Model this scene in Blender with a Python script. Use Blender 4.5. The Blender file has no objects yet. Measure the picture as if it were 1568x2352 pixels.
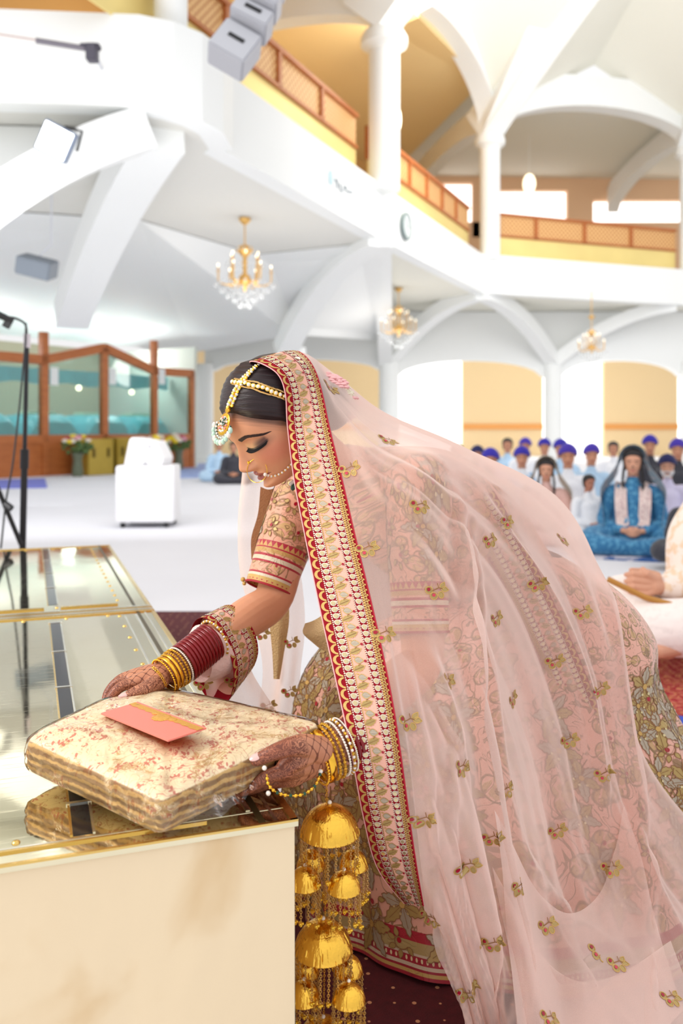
import bpy, bmesh, math, random
import numpy as np
from mathutils import Vector, Matrix
random.seed(7); RNG = np.random.RandomState(7)
C = bpy.context.scene.collection
PI = math.pi
FP = 2000.0; CX = 784.0; HY = 985.0; EYE = 1.0       # focal length in pixels, principal column, horizon row, eye height

def W(px, py, Y):                                     # point seen at (px,py) standing Y metres away
    return Vector(((px-CX)/FP*Y, Y, EYE+(HY-py)/FP*Y))
def Q(px, py, Z):                                     # point seen at (px,py) at height Z
    Y = FP*(Z-EYE)/(HY-py)
    return Vector(((px-CX)/FP*Y, Y, Z))

# ---------------------------------------------------------------- materials
def srgb(r, g, b):
    f = lambda c: (c/255/12.92) if c/255 <= .04045 else ((c/255+.055)/1.055)**2.4
    return (f(r), f(g), f(b), 1)
MATS = {}
def mat(name, col, rough=.6, metal=0, spec=.5, emit=None, es=0, bump=0, bscale=60, sheen=0, var=0, vscale=8, sub=0, coat=0):
    if name in MATS: return MATS[name]
    m = bpy.data.materials.new(name); m.use_nodes = True; MATS[name] = m
    nt = m.node_tree; b = nt.nodes['Principled BSDF']
    c = srgb(*col) if max(col) > 1 else (*col[:3], 1)
    b.inputs['Base Color'].default_value = c
    b.inputs['Roughness'].default_value = rough; b.inputs['Metallic'].default_value = metal
    b.inputs['Specular IOR Level'].default_value = spec
    if sheen: b.inputs['Sheen Weight'].default_value = sheen
    if coat: b.inputs['Coat Weight'].default_value = coat
    if sub:
        b.inputs['Subsurface Weight'].default_value = sub
        b.inputs['Subsurface Radius'].default_value = (.02, .008, .004); b.inputs['Subsurface Scale'].default_value = .3
    if emit:
        b.inputs['Emission Color'].default_value = srgb(*emit); b.inputs['Emission Strength'].default_value = es
    tc = nt.nodes.new('ShaderNodeTexCoord')
    if var:
        n = nt.nodes.new('ShaderNodeTexNoise'); n.inputs['Scale'].default_value = vscale; n.inputs['Detail'].default_value = 4
        nt.links.new(tc.outputs['Object'], n.inputs['Vector'])
        mx = nt.nodes.new('ShaderNodeMix'); mx.data_type = 'RGBA'
        mx.inputs['A'].default_value = tuple(max(0, x*(1-var)) for x in c[:3])+(1,)
        mx.inputs['B'].default_value = tuple(min(1, x*(1+var)) for x in c[:3])+(1,)
        nt.links.new(n.outputs['Fac'], mx.inputs['Factor']); nt.links.new(mx.outputs['Result'], b.inputs['Base Color'])
    if bump:
        n = nt.nodes.new('ShaderNodeTexNoise'); n.inputs['Scale'].default_value = bscale; n.inputs['Detail'].default_value = 3
        nt.links.new(tc.outputs['Object'], n.inputs['Vector'])
        bp = nt.nodes.new('ShaderNodeBump'); bp.inputs['Strength'].default_value = bump; bp.inputs['Distance'].default_value = .01
        nt.links.new(n.outputs['Fac'], bp.inputs['Height']); nt.links.new(bp.outputs['Normal'], b.inputs['Normal'])
    return m

class G:                                              # tiny expression language over shader nodes
    def __init__(s, nt): s.nt = nt
    def val(s, x):
        n = s.nt.nodes.new('ShaderNodeValue'); n.outputs[0].default_value = x; return E(s, n.outputs[0])
    def op(s, o, *a):
        n = s.nt.nodes.new('ShaderNodeMath'); n.operation = o
        for i, x in enumerate(a):
            if isinstance(x, E): s.nt.links.new(x.o, n.inputs[i])
            else: n.inputs[i].default_value = x
        return E(s, n.outputs[0])
    def attr(s, name, out='Vector'):
        n = s.nt.nodes.new('ShaderNodeAttribute'); n.attribute_name = name; return n.outputs[out]
    def tex(s, kind): 
        n = s.nt.nodes.new('ShaderNodeTexCoord'); return n.outputs[kind]
    def xyz(s, vec):
        n = s.nt.nodes.new('ShaderNodeSeparateXYZ'); s.nt.links.new(vec, n.inputs[0]); return [E(s, n.outputs[i]) for i in range(3)]
    def comb(s, x, y, z=0.0):
        n = s.nt.nodes.new('ShaderNodeCombineXYZ')
        for i, v in enumerate((x, y, z)):
            if isinstance(v, E): s.nt.links.new(v.o, n.inputs[i])
            else: n.inputs[i].default_value = v
        return n.outputs[0]
    def noise(s, vec, scale, detail=3, dist=0, out='Fac'):
        n = s.nt.nodes.new('ShaderNodeTexNoise'); n.inputs['Scale'].default_value = scale; n.inputs['Detail'].default_value = detail
        n.inputs['Distortion'].default_value = dist
        s.nt.links.new(vec, n.inputs['Vector']); return E(s, n.outputs[out])
    def voro(s, vec, scale, feature='F1', out='Distance', rnd=1):
        n = s.nt.nodes.new('ShaderNodeTexVoronoi'); n.feature = feature; n.inputs['Scale'].default_value = scale
        n.inputs['Randomness'].default_value = rnd
        s.nt.links.new(vec, n.inputs['Vector']); return E(s, n.outputs[out])
    def step(s, x, a, b):                             # smooth 0 at a .. 1 at b
        n = s.nt.nodes.new('ShaderNodeMapRange'); n.interpolation_type = 'SMOOTHSTEP'
        s.nt.links.new(x.o, n.inputs['Value']); n.inputs['From Min'].default_value = a; n.inputs['From Max'].default_value = b
        return E(s, n.outputs['Result'])
    def mix(s, f, a, b):
        n = s.nt.nodes.new('ShaderNodeMix'); n.data_type = 'RGBA'
        if isinstance(f, E): s.nt.links.new(f.o, n.inputs['Factor'])
        else: n.inputs['Factor'].default_value = f
        for k, x in (('A', a), ('B', b)):
            if isinstance(x, tuple): n.inputs[k].default_value = x
            else: s.nt.links.new(x.o if isinstance(x, E) else x, n.inputs[k])
        return E(s, n.outputs['Result'])
class E:
    def __init__(s, g, o): s.g = g; s.o = o
    def __add__(s, b): return s.g.op('ADD', s, b)
    __radd__ = __add__
    def __sub__(s, b): return s.g.op('SUBTRACT', s, b)
    def __rsub__(s, b): return s.g.op('SUBTRACT', b, s)
    def __mul__(s, b): return s.g.op('MULTIPLY', s, b)
    __rmul__ = __mul__
    def __truediv__(s, b): return s.g.op('DIVIDE', s, b)
    def abs(s): return s.g.op('ABSOLUTE', s)
    def sin(s): return s.g.op('SINE', s)
    def frac(s): return s.g.op('FRACT', s)
    def min(s, b): return s.g.op('MINIMUM', s, b)
    def max(s, b): return s.g.op('MAXIMUM', s, b)
    def sqrt(s): return s.g.op('SQRT', s)
    def lt(s, b): return s.g.op('LESS_THAN', s, b)
    def gt(s, b): return s.g.op('GREATER_THAN', s, b)
def nmat(name, rough=.6, metal=0, spec=.5, sheen=0):
    m = bpy.data.materials.new(name); m.use_nodes = True; MATS[name] = m
    b = m.node_tree.nodes['Principled BSDF']
    b.inputs['Roughness'].default_value = rough; b.inputs['Metallic'].default_value = metal; b.inputs['Specular IOR Level'].default_value = spec
    if sheen: b.inputs['Sheen Weight'].default_value = sheen
    return m, m.node_tree, b, G(m.node_tree)
def setbump(g, b, h, strength=.3, dist=.002):
    bp = g.nt.nodes.new('ShaderNodeBump'); bp.inputs['Strength'].default_value = strength; bp.inputs['Distance'].default_value = dist
    g.nt.links.new(h.o, bp.inputs['Height']); g.nt.links.new(bp.outputs['Normal'], b.inputs['Normal'])

# ---------------------------------------------------------------- mesh building
class MB:
    def __init__(s): s.v = []; s.f = []; s.m = []; s.uv = None
    def add(s, vs, fs, mi=0):
        o = len(s.v); s.v += [tuple(v) for v in vs]
        for f in fs: s.f.append(tuple(i+o for i in f)); s.m.append(mi)
        return s
    def box(s, c, d, rz=0, mi=0, M=None, bev=0):
        x, y, z = (t/2 for t in d)
        if bev:
            bm = bmesh.new(); bmesh.ops.create_cube(bm, size=1)
            for v in bm.verts: v.co = Vector((v.co.x*d[0], v.co.y*d[1], v.co.z*d[2]))
            bmesh.ops.bevel(bm, geom=bm.edges[:], offset=bev, segments=2, affect='EDGES')
            vs = [v.co.copy() for v in bm.verts]; fs = [[v.index for v in f.verts] for f in bm.faces]; bm.free()
        else:
            vs = [Vector((a*x, b*y, e*z)) for a in (-1, 1) for b in (-1, 1) for e in (-1, 1)]
            fs = [(0,1,3,2),(4,6,7,5),(0,4,5,1),(2,3,7,6),(0,2,6,4),(1,5,7,3)]
        R = M if M is not None else Matrix.Rotation(rz, 3, 'Z')
        return s.add([Vector(c)+R@v for v in vs], fs, mi)
    def tube(s, pts, r, n=12, mi=0, cap=True, closed=False, flat=None):
        pts = [Vector(p) for p in pts]; N = len(pts)
        rs = r if hasattr(r, '__len__') else [r]*N
        prev = None; rings = []
        for i, p in enumerate(pts):
            if closed: t = pts[(i+1) % N]-pts[i-1]
            else: t = pts[min(i+1, N-1)]-pts[max(i-1, 0)]
            if t.length < 1e-9: t = Vector((0, 0, 1))
            t.normalize()
            if prev is None:
                a = Vector((0, 0, 1)) if abs(t.z) < .9 else Vector((1, 0, 0)); nrm = a-t*a.dot(t)
            else: nrm = prev-t*prev.dot(t)
            if nrm.length < 1e-6: nrm = t.orthogonal()
            nrm.normalize(); prev = nrm; bn = t.cross(nrm)
            fl = 1 if flat is None else flat
            rings.append([p+nrm*(math.cos(2*PI*k/n)*rs[i]*fl)+bn*(math.sin(2*PI*k/n)*rs[i]) for k in range(n)])
        vs = [v for ring in rings for v in ring]; fs = []
        for i in range(N if closed else N-1):
            j = (i+1) % N
            for k in range(n):
                fs.append((i*n+k, i*n+(k+1) % n, j*n+(k+1) % n, j*n+k))
        if cap and not closed:
            fs.append(tuple(reversed(range(n)))); fs.append(tuple((N-1)*n+k for k in range(n)))
        return s.add(vs, fs, mi)
    def lathe(s, prof, n=24, c=(0, 0, 0), mi=0, M=None, rfun=None):
        c = Vector(c); vs = []; fs = []; P = len(prof)
        for k in range(n):
            a = 2*PI*k/n
            for (r, z) in prof:
                rr = r*(rfun(a, z) if rfun else 1)
                v = Vector((rr*math.cos(a), rr*math.sin(a), z)); vs.append(c+(M@v if M is not None else v))
        for k in range(n):
            for i in range(P-1):
                a, b = k*P+i, ((k+1) % n)*P+i
                fs.append((a, b, b+1, a+1))
        return s.add(vs, fs, mi)
    def ell(s, c, r, n=16, mi=0, M=None):
        m = n//2; vs = []; fs = []; c = Vector(c)
        if not hasattr(r, '__len__'): r = (r, r, r)
        for i in range(1, m):
            for k in range(n):
                a, b = PI*i/m, 2*PI*k/n
                v = Vector((r[0]*math.sin(a)*math.cos(b), r[1]*math.sin(a)*math.sin(b), r[2]*math.cos(a)))
                vs.append(c+(M@v if M is not None else v))
        t = Vector((0, 0, r[2])); vs.append(c+(M@t if M is not None else t)); vs.append(c-(M@t if M is not None else t))
        T, B = len(vs)-2, len(vs)-1
        for i in range(m-2):
            for k in range(n): fs.append((i*n+k, (i+1)*n+k, (i+1)*n+(k+1) % n, i*n+(k+1) % n))
        for k in range(n):
            fs.append((T, k, (k+1) % n)); fs.append((B, (m-2)*n+(k+1) % n, (m-2)*n+k))
        return s.add(vs, fs, mi)
    def prism(s, poly, off, mi=0):                    # planar polygon (3D points) extruded by vector off
        n = len(poly); off = Vector(off); P = [Vector(p) for p in poly]
        fs = [tuple(range(n)), tuple(reversed(range(n, 2*n)))]
        for i in range(n): j = (i+1) % n; fs.append((i, i+n, j+n, j))
        return s.add(P+[p+off for p in P], fs, mi)
    def grid(s, A, mi=0, closeu=False, closev=False):  # A: (R,C,3)
        R, Cc = A.shape[:2]; fs = []
        for i in range(R if closeu else R-1):
            for j in range(Cc if closev else Cc-1):
                i2, j2 = (i+1) % R, (j+1) % Cc
                fs.append((i*Cc+j, i*Cc+j2, i2*Cc+j2, i2*Cc+j))
        return s.add(A.reshape(-1, 3).tolist(), fs, mi)
    def build(s, name, mats, parent=None, smooth=True, recalc=True, angle=None):
        me = bpy.data.meshes.new(name); me.from_pydata([tuple(v) for v in s.v], [], s.f); 
        if not isinstance(mats, (list, tuple)): mats = [mats]
        for m in mats: me.materials.append(m)
        if len(mats) > 1: me.polygons.foreach_set('material_index', s.m)
        if recalc:
            bm = bmesh.new(); bm.from_mesh(me); bmesh.ops.recalc_face_normals(bm, faces=bm.faces); bm.to_mesh(me); bm.free()
        if smooth:
            me.polygons.foreach_set('use_smooth', [True]*len(me.polygons))
            me.set_sharp_from_angle(angle=math.radians(angle or 40))
        me.update()
        o = bpy.data.objects.new(name, me); C.objects.link(o)
        if parent is not None: setpar(o, parent)
        return o
def setpar(o, p):
    o.parent = p; o.matrix_parent_inverse = p.matrix_basis.inverted() if p.parent is None else (p.parent.matrix_basis @ p.matrix_parent_inverse @ p.matrix_basis).inverted()
def tag(o, label, cat=None, group=None, kind=None):
    if label: o['label'] = label
    if cat: o['category'] = cat
    if group: o['group'] = group
    if kind: o['kind'] = kind
    return o
def empty(name, loc, label, cat, group=None, rz=0):
    o = bpy.data.objects.new(name, None); C.objects.link(o); o.location = loc; o.rotation_euler = (0, 0, rz)
    o.empty_display_size = .1
    return tag(o, label, cat, group)
def struct(o): o['kind'] = 'structure'; return o
def kids(o): return [c for c in bpy.data.objects if c.parent == o]
def dup(root, loc, rz=None, label=None, parent=None):
    c = root.copy(); C.objects.link(c)
    if parent is None:
        c.location = loc
        if rz is not None: c.rotation_euler = (0, 0, rz)
        if label: c['label'] = label
    else:
        c.parent = parent; c.matrix_parent_inverse = root.matrix_parent_inverse.copy()
    for ch in kids(root):
        if ch is not c: dup(ch, None, parent=c)
    return c
def fuse(shapes, voxel, smooth=4, factor=.5):         # union of closed shapes -> one continuous mesh (vertices, faces)
    mb = shapes
    me = bpy.data.meshes.new('t'); me.from_pydata([tuple(v) for v in mb.v], [], mb.f)
    bm = bmesh.new(); bm.from_mesh(me); bmesh.ops.recalc_face_normals(bm, faces=bm.faces); bm.to_mesh(me); bm.free()
    o = bpy.data.objects.new('t', me); C.objects.link(o)
    r = o.modifiers.new('r', 'REMESH'); r.mode = 'VOXEL'; r.voxel_size = voxel; r.adaptivity = 0
    if smooth:
        k = o.modifiers.new('s', 'SMOOTH'); k.iterations = smooth; k.factor = factor
    dg = bpy.context.evaluated_depsgraph_get()
    out = bpy.data.meshes.new_from_object(o.evaluated_get(dg))
    bpy.data.objects.remove(o); bpy.data.meshes.remove(me)
    return out
def meshobj(me, name, mats, parent=None):
    me.name = name; me.materials.clear()
    for m in (mats if isinstance(mats, (list, tuple)) else [mats]): me.materials.append(m)
    me.polygons.foreach_set('use_smooth', [True]*len(me.polygons))
    o = bpy.data.objects.new(name, me); C.objects.link(o)
    if parent is not None: setpar(o, parent)
    return o
def smoothpath(pts, n=8):                              # Catmull-Rom through points
    P = np.array([tuple(p) for p in pts], float); P = np.vstack([2*P[0]-P[1], P, 2*P[-1]-P[-2]])
    out = []
    for i in range(1, len(P)-2):
        for k in range(n):
            t = k/n; out.append(cr(P[i-1], P[i], P[i+1], P[i+2], t))
    out.append(P[-2]); return np.array(out)
def cr(a, b, c, d, t): return .5*((2*b)+(-a+c)*t+(2*a-5*b+4*c-d)*t*t+(-a+3*b-3*c+d)*t**3)
class Surf:                                            # bicubic surface through a net of points
    def __init__(s, net, disp=None, closed=False):
        N = np.array(net, float); s.R, s.C = N.shape[:2]; s.disp = disp; s.closed = closed
        N = np.concatenate([2*N[:, :1]-N[:, 1:2], N, 2*N[:, -1:]-N[:, -2:-1]], 1)
        if closed: N = np.concatenate([N[-1:], N, N[:2]], 0)
        else: N = np.concatenate([2*N[:1]-N[1:2], N, 2*N[-1:]-N[-2:-1]], 0)
        s.N = N
    def base(s, r, c):
        r = np.asarray(r, float); c = np.asarray(c, float)
        mr = s.R if s.closed else s.R-1
        i = np.clip(np.floor(r).astype(int), 0, mr-1); j = np.clip(np.floor(c).astype(int), 0, s.C-2)
        t = (r-i)[..., None]; u = (c-j)[..., None]
        rows = [cr(s.N[i+k, j], s.N[i+k, j+1], s.N[i+k, j+2], s.N[i+k, j+3], u) for k in range(4)]
        return cr(*rows, t)
    def pn(s, r, c, e=.02):
        f = s.full
        a, b = f(r+e, c)-f(r-e, c), f(r, c+e)-f(r, c-e)
        n = np.cross(a, b); n /= np.linalg.norm(n, axis=-1, keepdims=True)+1e-12
        return f(r, c), n
    def full(s, r, c):
        p = s.base(r, c)
        if s.disp is None: return p
        e = .02; a, b = s.base(r+e, c)-s.base(r-e, c), s.base(r, c+e)-s.base(r, c-e)
        n = np.cross(a, b); n /= np.linalg.norm(n, axis=-1, keepdims=True)+1e-12
        return p+n*s.disp(r, c)[..., None]
    def sample(s, nr, nc, r0=0, r1=None, c0=0, c1=None):
        r1 = (s.R if s.closed else s.R-1) if r1 is None else r1; c1 = s.C-1 if c1 is None else c1
        rr = np.linspace(r0, r1, nr, endpoint=not (s.closed and r1 == s.R)); cc = np.linspace(c0, c1, nc)
        R_, C_ = np.meshgrid(rr, cc, indexing='ij'); return s.full(R_, C_)
def setuv(o, fn):                                      # uv from vertex index -> (u,v)
    me = o.data; l = me.uv_layers.new(name='UVMap'); li = np.zeros(len(me.loops), int); me.loops.foreach_get('vertex_index', li)
    l.data.foreach_set('uv', fn(li).astype(np.float32).ravel())
def sm(x, a, b):
    t = np.clip((x-a)/(b-a), 0, 1); return t*t*(3-2*t)
WORLD = 1.05; EXPO = 0.17
# ================================================================ THE HALL
white = mat('white_paint', (236, 238, 237), .7, bump=.05, bscale=3)
soffit_m = mat('soffit_paint', (222, 221, 215), .8)
cream = mat('cream_ceiling', (228, 226, 214), .8)
tan = mat('tan_wall', (240, 212, 165), .8)
peach = mat('peach_wall', (232, 192, 155), .8)
amber = mat('amber_wall', (226, 180, 112), .8)
brass_panel = mat('gold_sheet_panel', (236, 214, 140), .45, metal=.35, var=.12, vscale=1.2)
woodm, nt, b, g = nmat('orange_wood', .45)
co = g.tex('Object'); x, y, z = g.xyz(co)
nz = g.noise(g.comb(x*1.0, y*1.0, z*6), 3, 5, .6)
nt.links.new(g.mix(nz, srgb(150, 78, 30), srgb(196, 116, 58)).o, b.inputs['Base Color'])
daym = mat('daylight_pane', (255, 255, 255), .5, emit=(250, 252, 255), es=1.6)

# floor: white sheeting
fm, nt, b, g = nmat('white_floor_sheet', .85)
co = g.tex('Object'); n1 = g.noise(co, .8, 3); n2 = g.noise(co, 3, 3)
nt.links.new(g.mix(n1, srgb(214, 214, 221), srgb(222, 222, 228)).o, b.inputs['Base Color']); setbump(g, b, n2, .25, .02)
fl = MB(); A = np.zeros((2, 2, 3)); A[0, 0] = (-22, -2, 0); A[0, 1] = (-22, 40, 0); A[1, 0] = (26, -2, 0); A[1, 1] = (26, 40, 0)
struct(fl.prism([(-22, -2, 0), (26, -2, 0), (26, 40, 0), (-22, 40, 0)], (0, 0, -.1)).build('floor', fm, smooth=False))

# ---- balcony edge polygon (front face line) at soffit height 4.5, top 5.5
ZB, ZT = 4.5, 5.5
PA = Vector((-1.75, 10.3, 0)); PB = Vector((.67, 15.9, 0)); PC = Vector((3.62, 22.4, 0)); PD = Vector((9.63, 24.56, 0)); PE = Vector((17, 22.5, 0))
LW = Vector((-2.56, 9.42, 0)); LL = Vector((-7.5, 9.0, 0))
def up(p, z): return Vector((p[0], p[1], z))
edge = [LL, LW, Vector((-2.2, 9.45, 0)), Vector((-1.85, 9.62, 0)), Vector((-1.58, 9.9, 0)), Vector((-1.40, 10.3, 0)), Vector((-1.36, 10.95, 0)), Vector((-1.47, 10.95, 0)), PB, PC, PD, PE]
mb = MB()
inner = []                                             # wall of the parapet, 0.3 thick, as one run
for i, p in enumerate(edge):
    d = (edge[min(i+1, len(edge)-1)]-edge[max(i-1, 0)]).normalized(); inner.append(p+Vector((-d.y, d.x, 0))*.3)
for i in range(len(edge)-1):
    a, b_, c, d = edge[i], edge[i+1], inner[i+1], inner[i]
    mb.prism([up(a, ZB), up(b_, ZB), up(c, ZB), up(d, ZB)], (0, 0, ZT-ZB))
o = mb.build('trim_1', white, smooth=False); struct(o)
# soffit slab under the gallery
mb = MB(); mb.prism([up(p, ZB+.02) for p in [LL+Vector((0, .15, 0)), LW+Vector((.1, .15, 0)), Vector((-1.95, 9.8, 0)), Vector((-1.62, 10.4, 0)), Vector((-1.6, 11.05, 0)), PB+Vector((-.08, .1, 0)), Vector((.2, 19, 0)), Vector((-1.7, 17.5, 0)), Vector((-3.4, 14.6, 0)), Vector((-9, 13, 0))]], (0, 0, .25))
struct(mb.build('ceiling', soffit_m, smooth=False))
mb = MB(); mb.prism([up(p, ZB+.02) for p in [PB+Vector((-.08, .12, 0)), PC+Vector((-.1, .15, 0)), PD+Vector((0, .12, 0)), PE+Vector((0, .12, 0)), Vector((17, 33, 0)), Vector((-6, 33, 0)), Vector((-1.0, 21, 0)), Vector((.2, 19, 0))]], (0, 0, .25))
struct(mb.build('ceiling', cream, smooth=False))

# ---- curved ribs
def rib(p, q, w, h, sag, name='trim_2', m=white, n=14, flare=1.0):
    p, q = Vector(p), Vector(q); mb = MB(); vs = []
    d = (q-p); hd = Vector((d.x, d.y, 0)).normalized(); side = Vector((-hd.y, hd.x, 0))
    A = np.zeros((n, 4, 3))
    for i in range(n):
        t = i/(n-1); c = p+d*t+Vector((0, 0, sag*4*t*(1-t))); ww = w*(1+(flare-1)*(1-t))
        tg = (d+Vector((0, 0, sag*4*(1-2*t)))).normalized(); nn = side.cross(tg).normalized()
        if nn.z < 0: nn = -nn
        for k, (a, b2) in enumerate(((-.5, 0), (.5, 0), (.5, 1), (-.5, 1))):
            A[i, k] = c+side*ww*a+nn*h*b2
    mb.grid(A, closev=True); mb.f.append((0, 1, 2, 3)); mb.m.append(0); L = (n-1)*4; mb.f.append((L+3, L+2, L+1, L)); mb.m.append(0)
    o = mb.build(name, m, smooth=True, angle=30); return struct(o)
ct = 2.95
colx = [(-4.12, 26.2), (-1.15, 21.5), (1.42, 26), (6.32, 26), (10.4, 26)]
rib((PC.x, PC.y+.2, 4.35), (1.5, 25.9, 2.9), .4, .35, .35)
rib((PC.x, PC.y+.2, 4.35), (6.25, 25.9, 2.85), .4, .35, .35)
rib((PD.x-.1, PD.y+.2, 4.35), (6.45, 25.9, 2.85), .4, .35, .3)
rib((.72, 16.0, 4.35), (-1.3, 20.6, 2.7), .5, .4, .45)
rib((.72, 16.0, 4.35), (1.3, 25.8, 2.9), .4, .35, .5)
# two large ribs at the left, springing from the rounded balcony corner
rib((-2.12, 10.15, 4.25), (-4.7, 15.2, 2.75), .55, .5, .22, flare=1.1)
rib((-2.2, 9.9, 4.15), (-4.3, 8.3, 2.0), .5, .45, .25, flare=1.0)
# bright wall panel above the left rib
mb = MB(); mb.prism([Q(-200, 262, ZB)+Vector((0, .3, 0)), Vector((-2.15, 10.2, 4.5)), Vector((-2.3, 9.95, 4.35)), Vector((-3.3, 9.3, 3.75)), Vector((-4.6, 8.6, 2.2)), Vector((-5.6, 8.0, 2.0))], (-.12, .25, 0))
struct(mb.build('wall_left', white, smooth=False))
# plain wall closing the vault behind the ribs, left side, with its low arch over the shrine screen
def arch_wall(p, q, zt, zs, rise, thick, name, m=white, n=20, pad=.3):
    p, q = Vector(p), Vector(q); d = (q-p); L = d.length; d.normalize(); nrm = Vector((-d.y, d.x, 0))*thick
    mb = MB()
    for i in range(n):
        t0, t1 = i/n, (i+1)/n
        def zz(t):
            s = (t*L-pad)/(L-2*pad)
            if s <= 0 or s >= 1: return zs
            return zs+rise*math.sqrt(max(0, 1-(2*s-1)**2))
        a, b2 = p+d*L*t0, p+d*L*t1
        mb.prism([up(a, zz(t0)), up(b2, zz(t1)), up(b2, zt), up(a, zt)], nrm)
    return struct(mb.build(name, m, smooth=False))
for i in range(2, len(colx)-1):
    arch_wall((*colx[i], 0), (*colx[i+1], 0), 4.5, 2.55, .5, .4, 'wall_back', pad=.3)
arch_wall((*colx[0], 0), (*colx[2], 0), 4.5, 2.75, .35, .4, 'wall_back', pad=.3)
arch_wall((-12.0, 16.5, 0), (-4.3, 26, 0), 4.5, 2.6, 1.05, .4, 'wall_left', pad=.2, n=26)
arch_wall((10.4, 26, 0), (15, 26, 0), 4.5, 2.55, .5, .4, 'wall_back', pad=.3)
# sloping vault plates between soffit and arches
mb = MB()
def plate(pts, off=(0, .15, .1)): mb.prism(pts, off)
plate([(-9, 13, 4.5), (-3.4, 14.6, 4.5), (-4.3, 25.6, 3.25), (-11.6, 16.8, 3.3)])
plate([(-3.4, 14.6, 4.5), (-1.7, 17.5, 4.5), (-1.2, 21.3, 3.3), (-4.3, 25.6, 3.25)])
plate([(-1.7, 17.5, 4.5), (.65, 16.3, 4.48), (1.3, 25.7, 3.6), (-1.2, 21.3, 3.3)])
struct(mb.build('trim_3', white, smooth=False))

# columns: lower ring of round columns
def column(x, y, z0, z1, r, label, cap=True, base=False):
    mb = MB(); pr = [(0, z0), (r, z0), (r, z1), (0, z1)]
    if cap: pr = [(0, z0), (r, z0), (r, z1-.35), (r*1.25, z1-.28), (r*1.5, z1-.24), (r*1.5, z1-.1), (r*1.3, z1), (0, z1)]
    if base: pr = [(0, z0), (r*1.35, z0), (r*1.35, z0+.18), (r, z0+.2)]+pr[2:]
    mb.lathe(pr, 28, (x, y, 0)); o = mb.build('column', white, angle=30); return tag(o, label, 'column', 'white round columns of the hall')
column(*colx[0], 0, 2.95, .27, 'white round column beside the right end of the wooden shrine screen', cap=False, base=True)
column(*colx[1], 0, 3.0, .27, 'white round column hidden behind the bride\'s veiled head', cap=False, base=True)
column(*colx[2], 0, 3.0, .30, 'white round column behind the bride\'s back, left of the bright window', cap=False)
column(*colx[3], 0, 3.0, .27, 'white round column behind the seated men in blue turbans', cap=False)
column(*colx[4], 0, 3.0, .27, 'white round column at the right edge of the hall', cap=False)
column(.78, 15.95, ZT-.15, 8.25, .285, 'white upper column in the middle of the balcony rail, right of the grey line array', cap=True)
column(3.85, 22.6, ZT-.1, 8.6, .26, 'white upper column at the balcony corner, right of the wall clock', cap=True)
column(9.9, 24.8, ZT-.1, 9.0, .26, 'white upper column at the right edge of the balcony', cap=True)
column(-1.95, 9.95, ZT-.2, 8.0, .19, 'white upper column on the rounded balcony corner, top left', cap=False)

# far outer wall, ground floor: cream wall with bright openings and a wooden dado
Yw = 32.0
def fx(px): return (px-CX)/FP*Yw
mb = MB(); spans = [(430, 915), (1062, 1246), (1386, 1556), (1690, 1900)]
for a, b2 in spans: mb.box(((fx(a)+fx(b2))/2, Yw+.15, 2.3), (fx(b2)-fx(a), .3, 4.6))
struct(mb.build('wall_far', tan, smooth=False))
mb = MB(); mb.box((8, Yw+.4, 2.3), (30, .1, 4.6)); o = mb.build('window_1', daym, smooth=False); struct(o)
mb = MB()
for a, b2 in spans: mb.box(((fx(a)+fx(b2))/2, Yw-.03, 1.08), (fx(b2)-fx(a), .08, .2))
struct(mb.build('trim_4', mat('honey_wood', (232, 160, 84), .5), smooth=False))
# upper far wall of the gallery
mb = MB()
def ux(px): return fx(px)
mb.box((ux(1300), Yw+.15, 7.0), (30, .3, 3.2))
def wallpiece(p0, p1, y0, y1): 
    z0, z1 = EYE+(HY-y1)/FP*Yw, EYE+(HY-y0)/FP*Yw
    mb.box(((ux(p0)+ux(p1))/2, Yw+.15, (z0+z1)/2), (ux(p1)-ux(p0), .3, z1-z0))
wallpiece(1303, 1362, 400, 545); wallpiece(1085, 1125, 400, 545); wallpiece(600, 1010, 300, 545)
wallpiece(1010, 1085, 380, 420); wallpiece(1125, 1303, 380, 437); wallpiece(1362, 1700, 380, 460)
struct(mb.build('wall_far', peach, smooth=False))
mb = MB()
for a, b2, c, d in ((1010, 1085, 420, 545), (1125, 1303, 437, 545), (1362, 1750, 460, 560)):
    z0, z1 = EYE+(HY-d)/FP*Yw, EYE+(HY-c)/FP*Yw
    mb.box(((ux(a)+ux(b2))/2, Yw+.35, (z0+z1)/2), (ux(b2)-ux(a), .06, z1-z0))
struct(mb.build('window_2', daym, smooth=False))
# gallery side wall and gallery ceiling, left (amber)
ab = (PB-PA).normalized(); nb = Vector((-ab.y, ab.x, 0))
w0, w1 = PA+nb*5.2-ab*6, PC+nb*5.2+ab*7
mb = MB(); mb.prism([up(w0, 5.0), up(w1, 5.0), up(w1, 11.5), up(w0, 11.5)], nb*.3)
struct(mb.build('wall_gallery', amber, smooth=False))
mb = MB(); mb.prism([up(PA-ab*5-nb*.2, 9.4), up(PB+nb*.1, 9.4), up(PC, 9.9), up(w1, 9.9), up(w0, 9.4)], (0, 0, .3))
struct(mb.build('ceiling', mat('gallery_ceiling', (232, 205, 150), .8), smooth=False))
mb = MB(); mb.prism([up(PC+Vector((.4, .4, 0)), 10.0), up(PD, 10.1), up(PE, 10.1), (17, 33, 10.1), (-3, 33, 10.4)], (0, 0, .3))
struct(mb.build('ceiling', cream, smooth=False))
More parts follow.
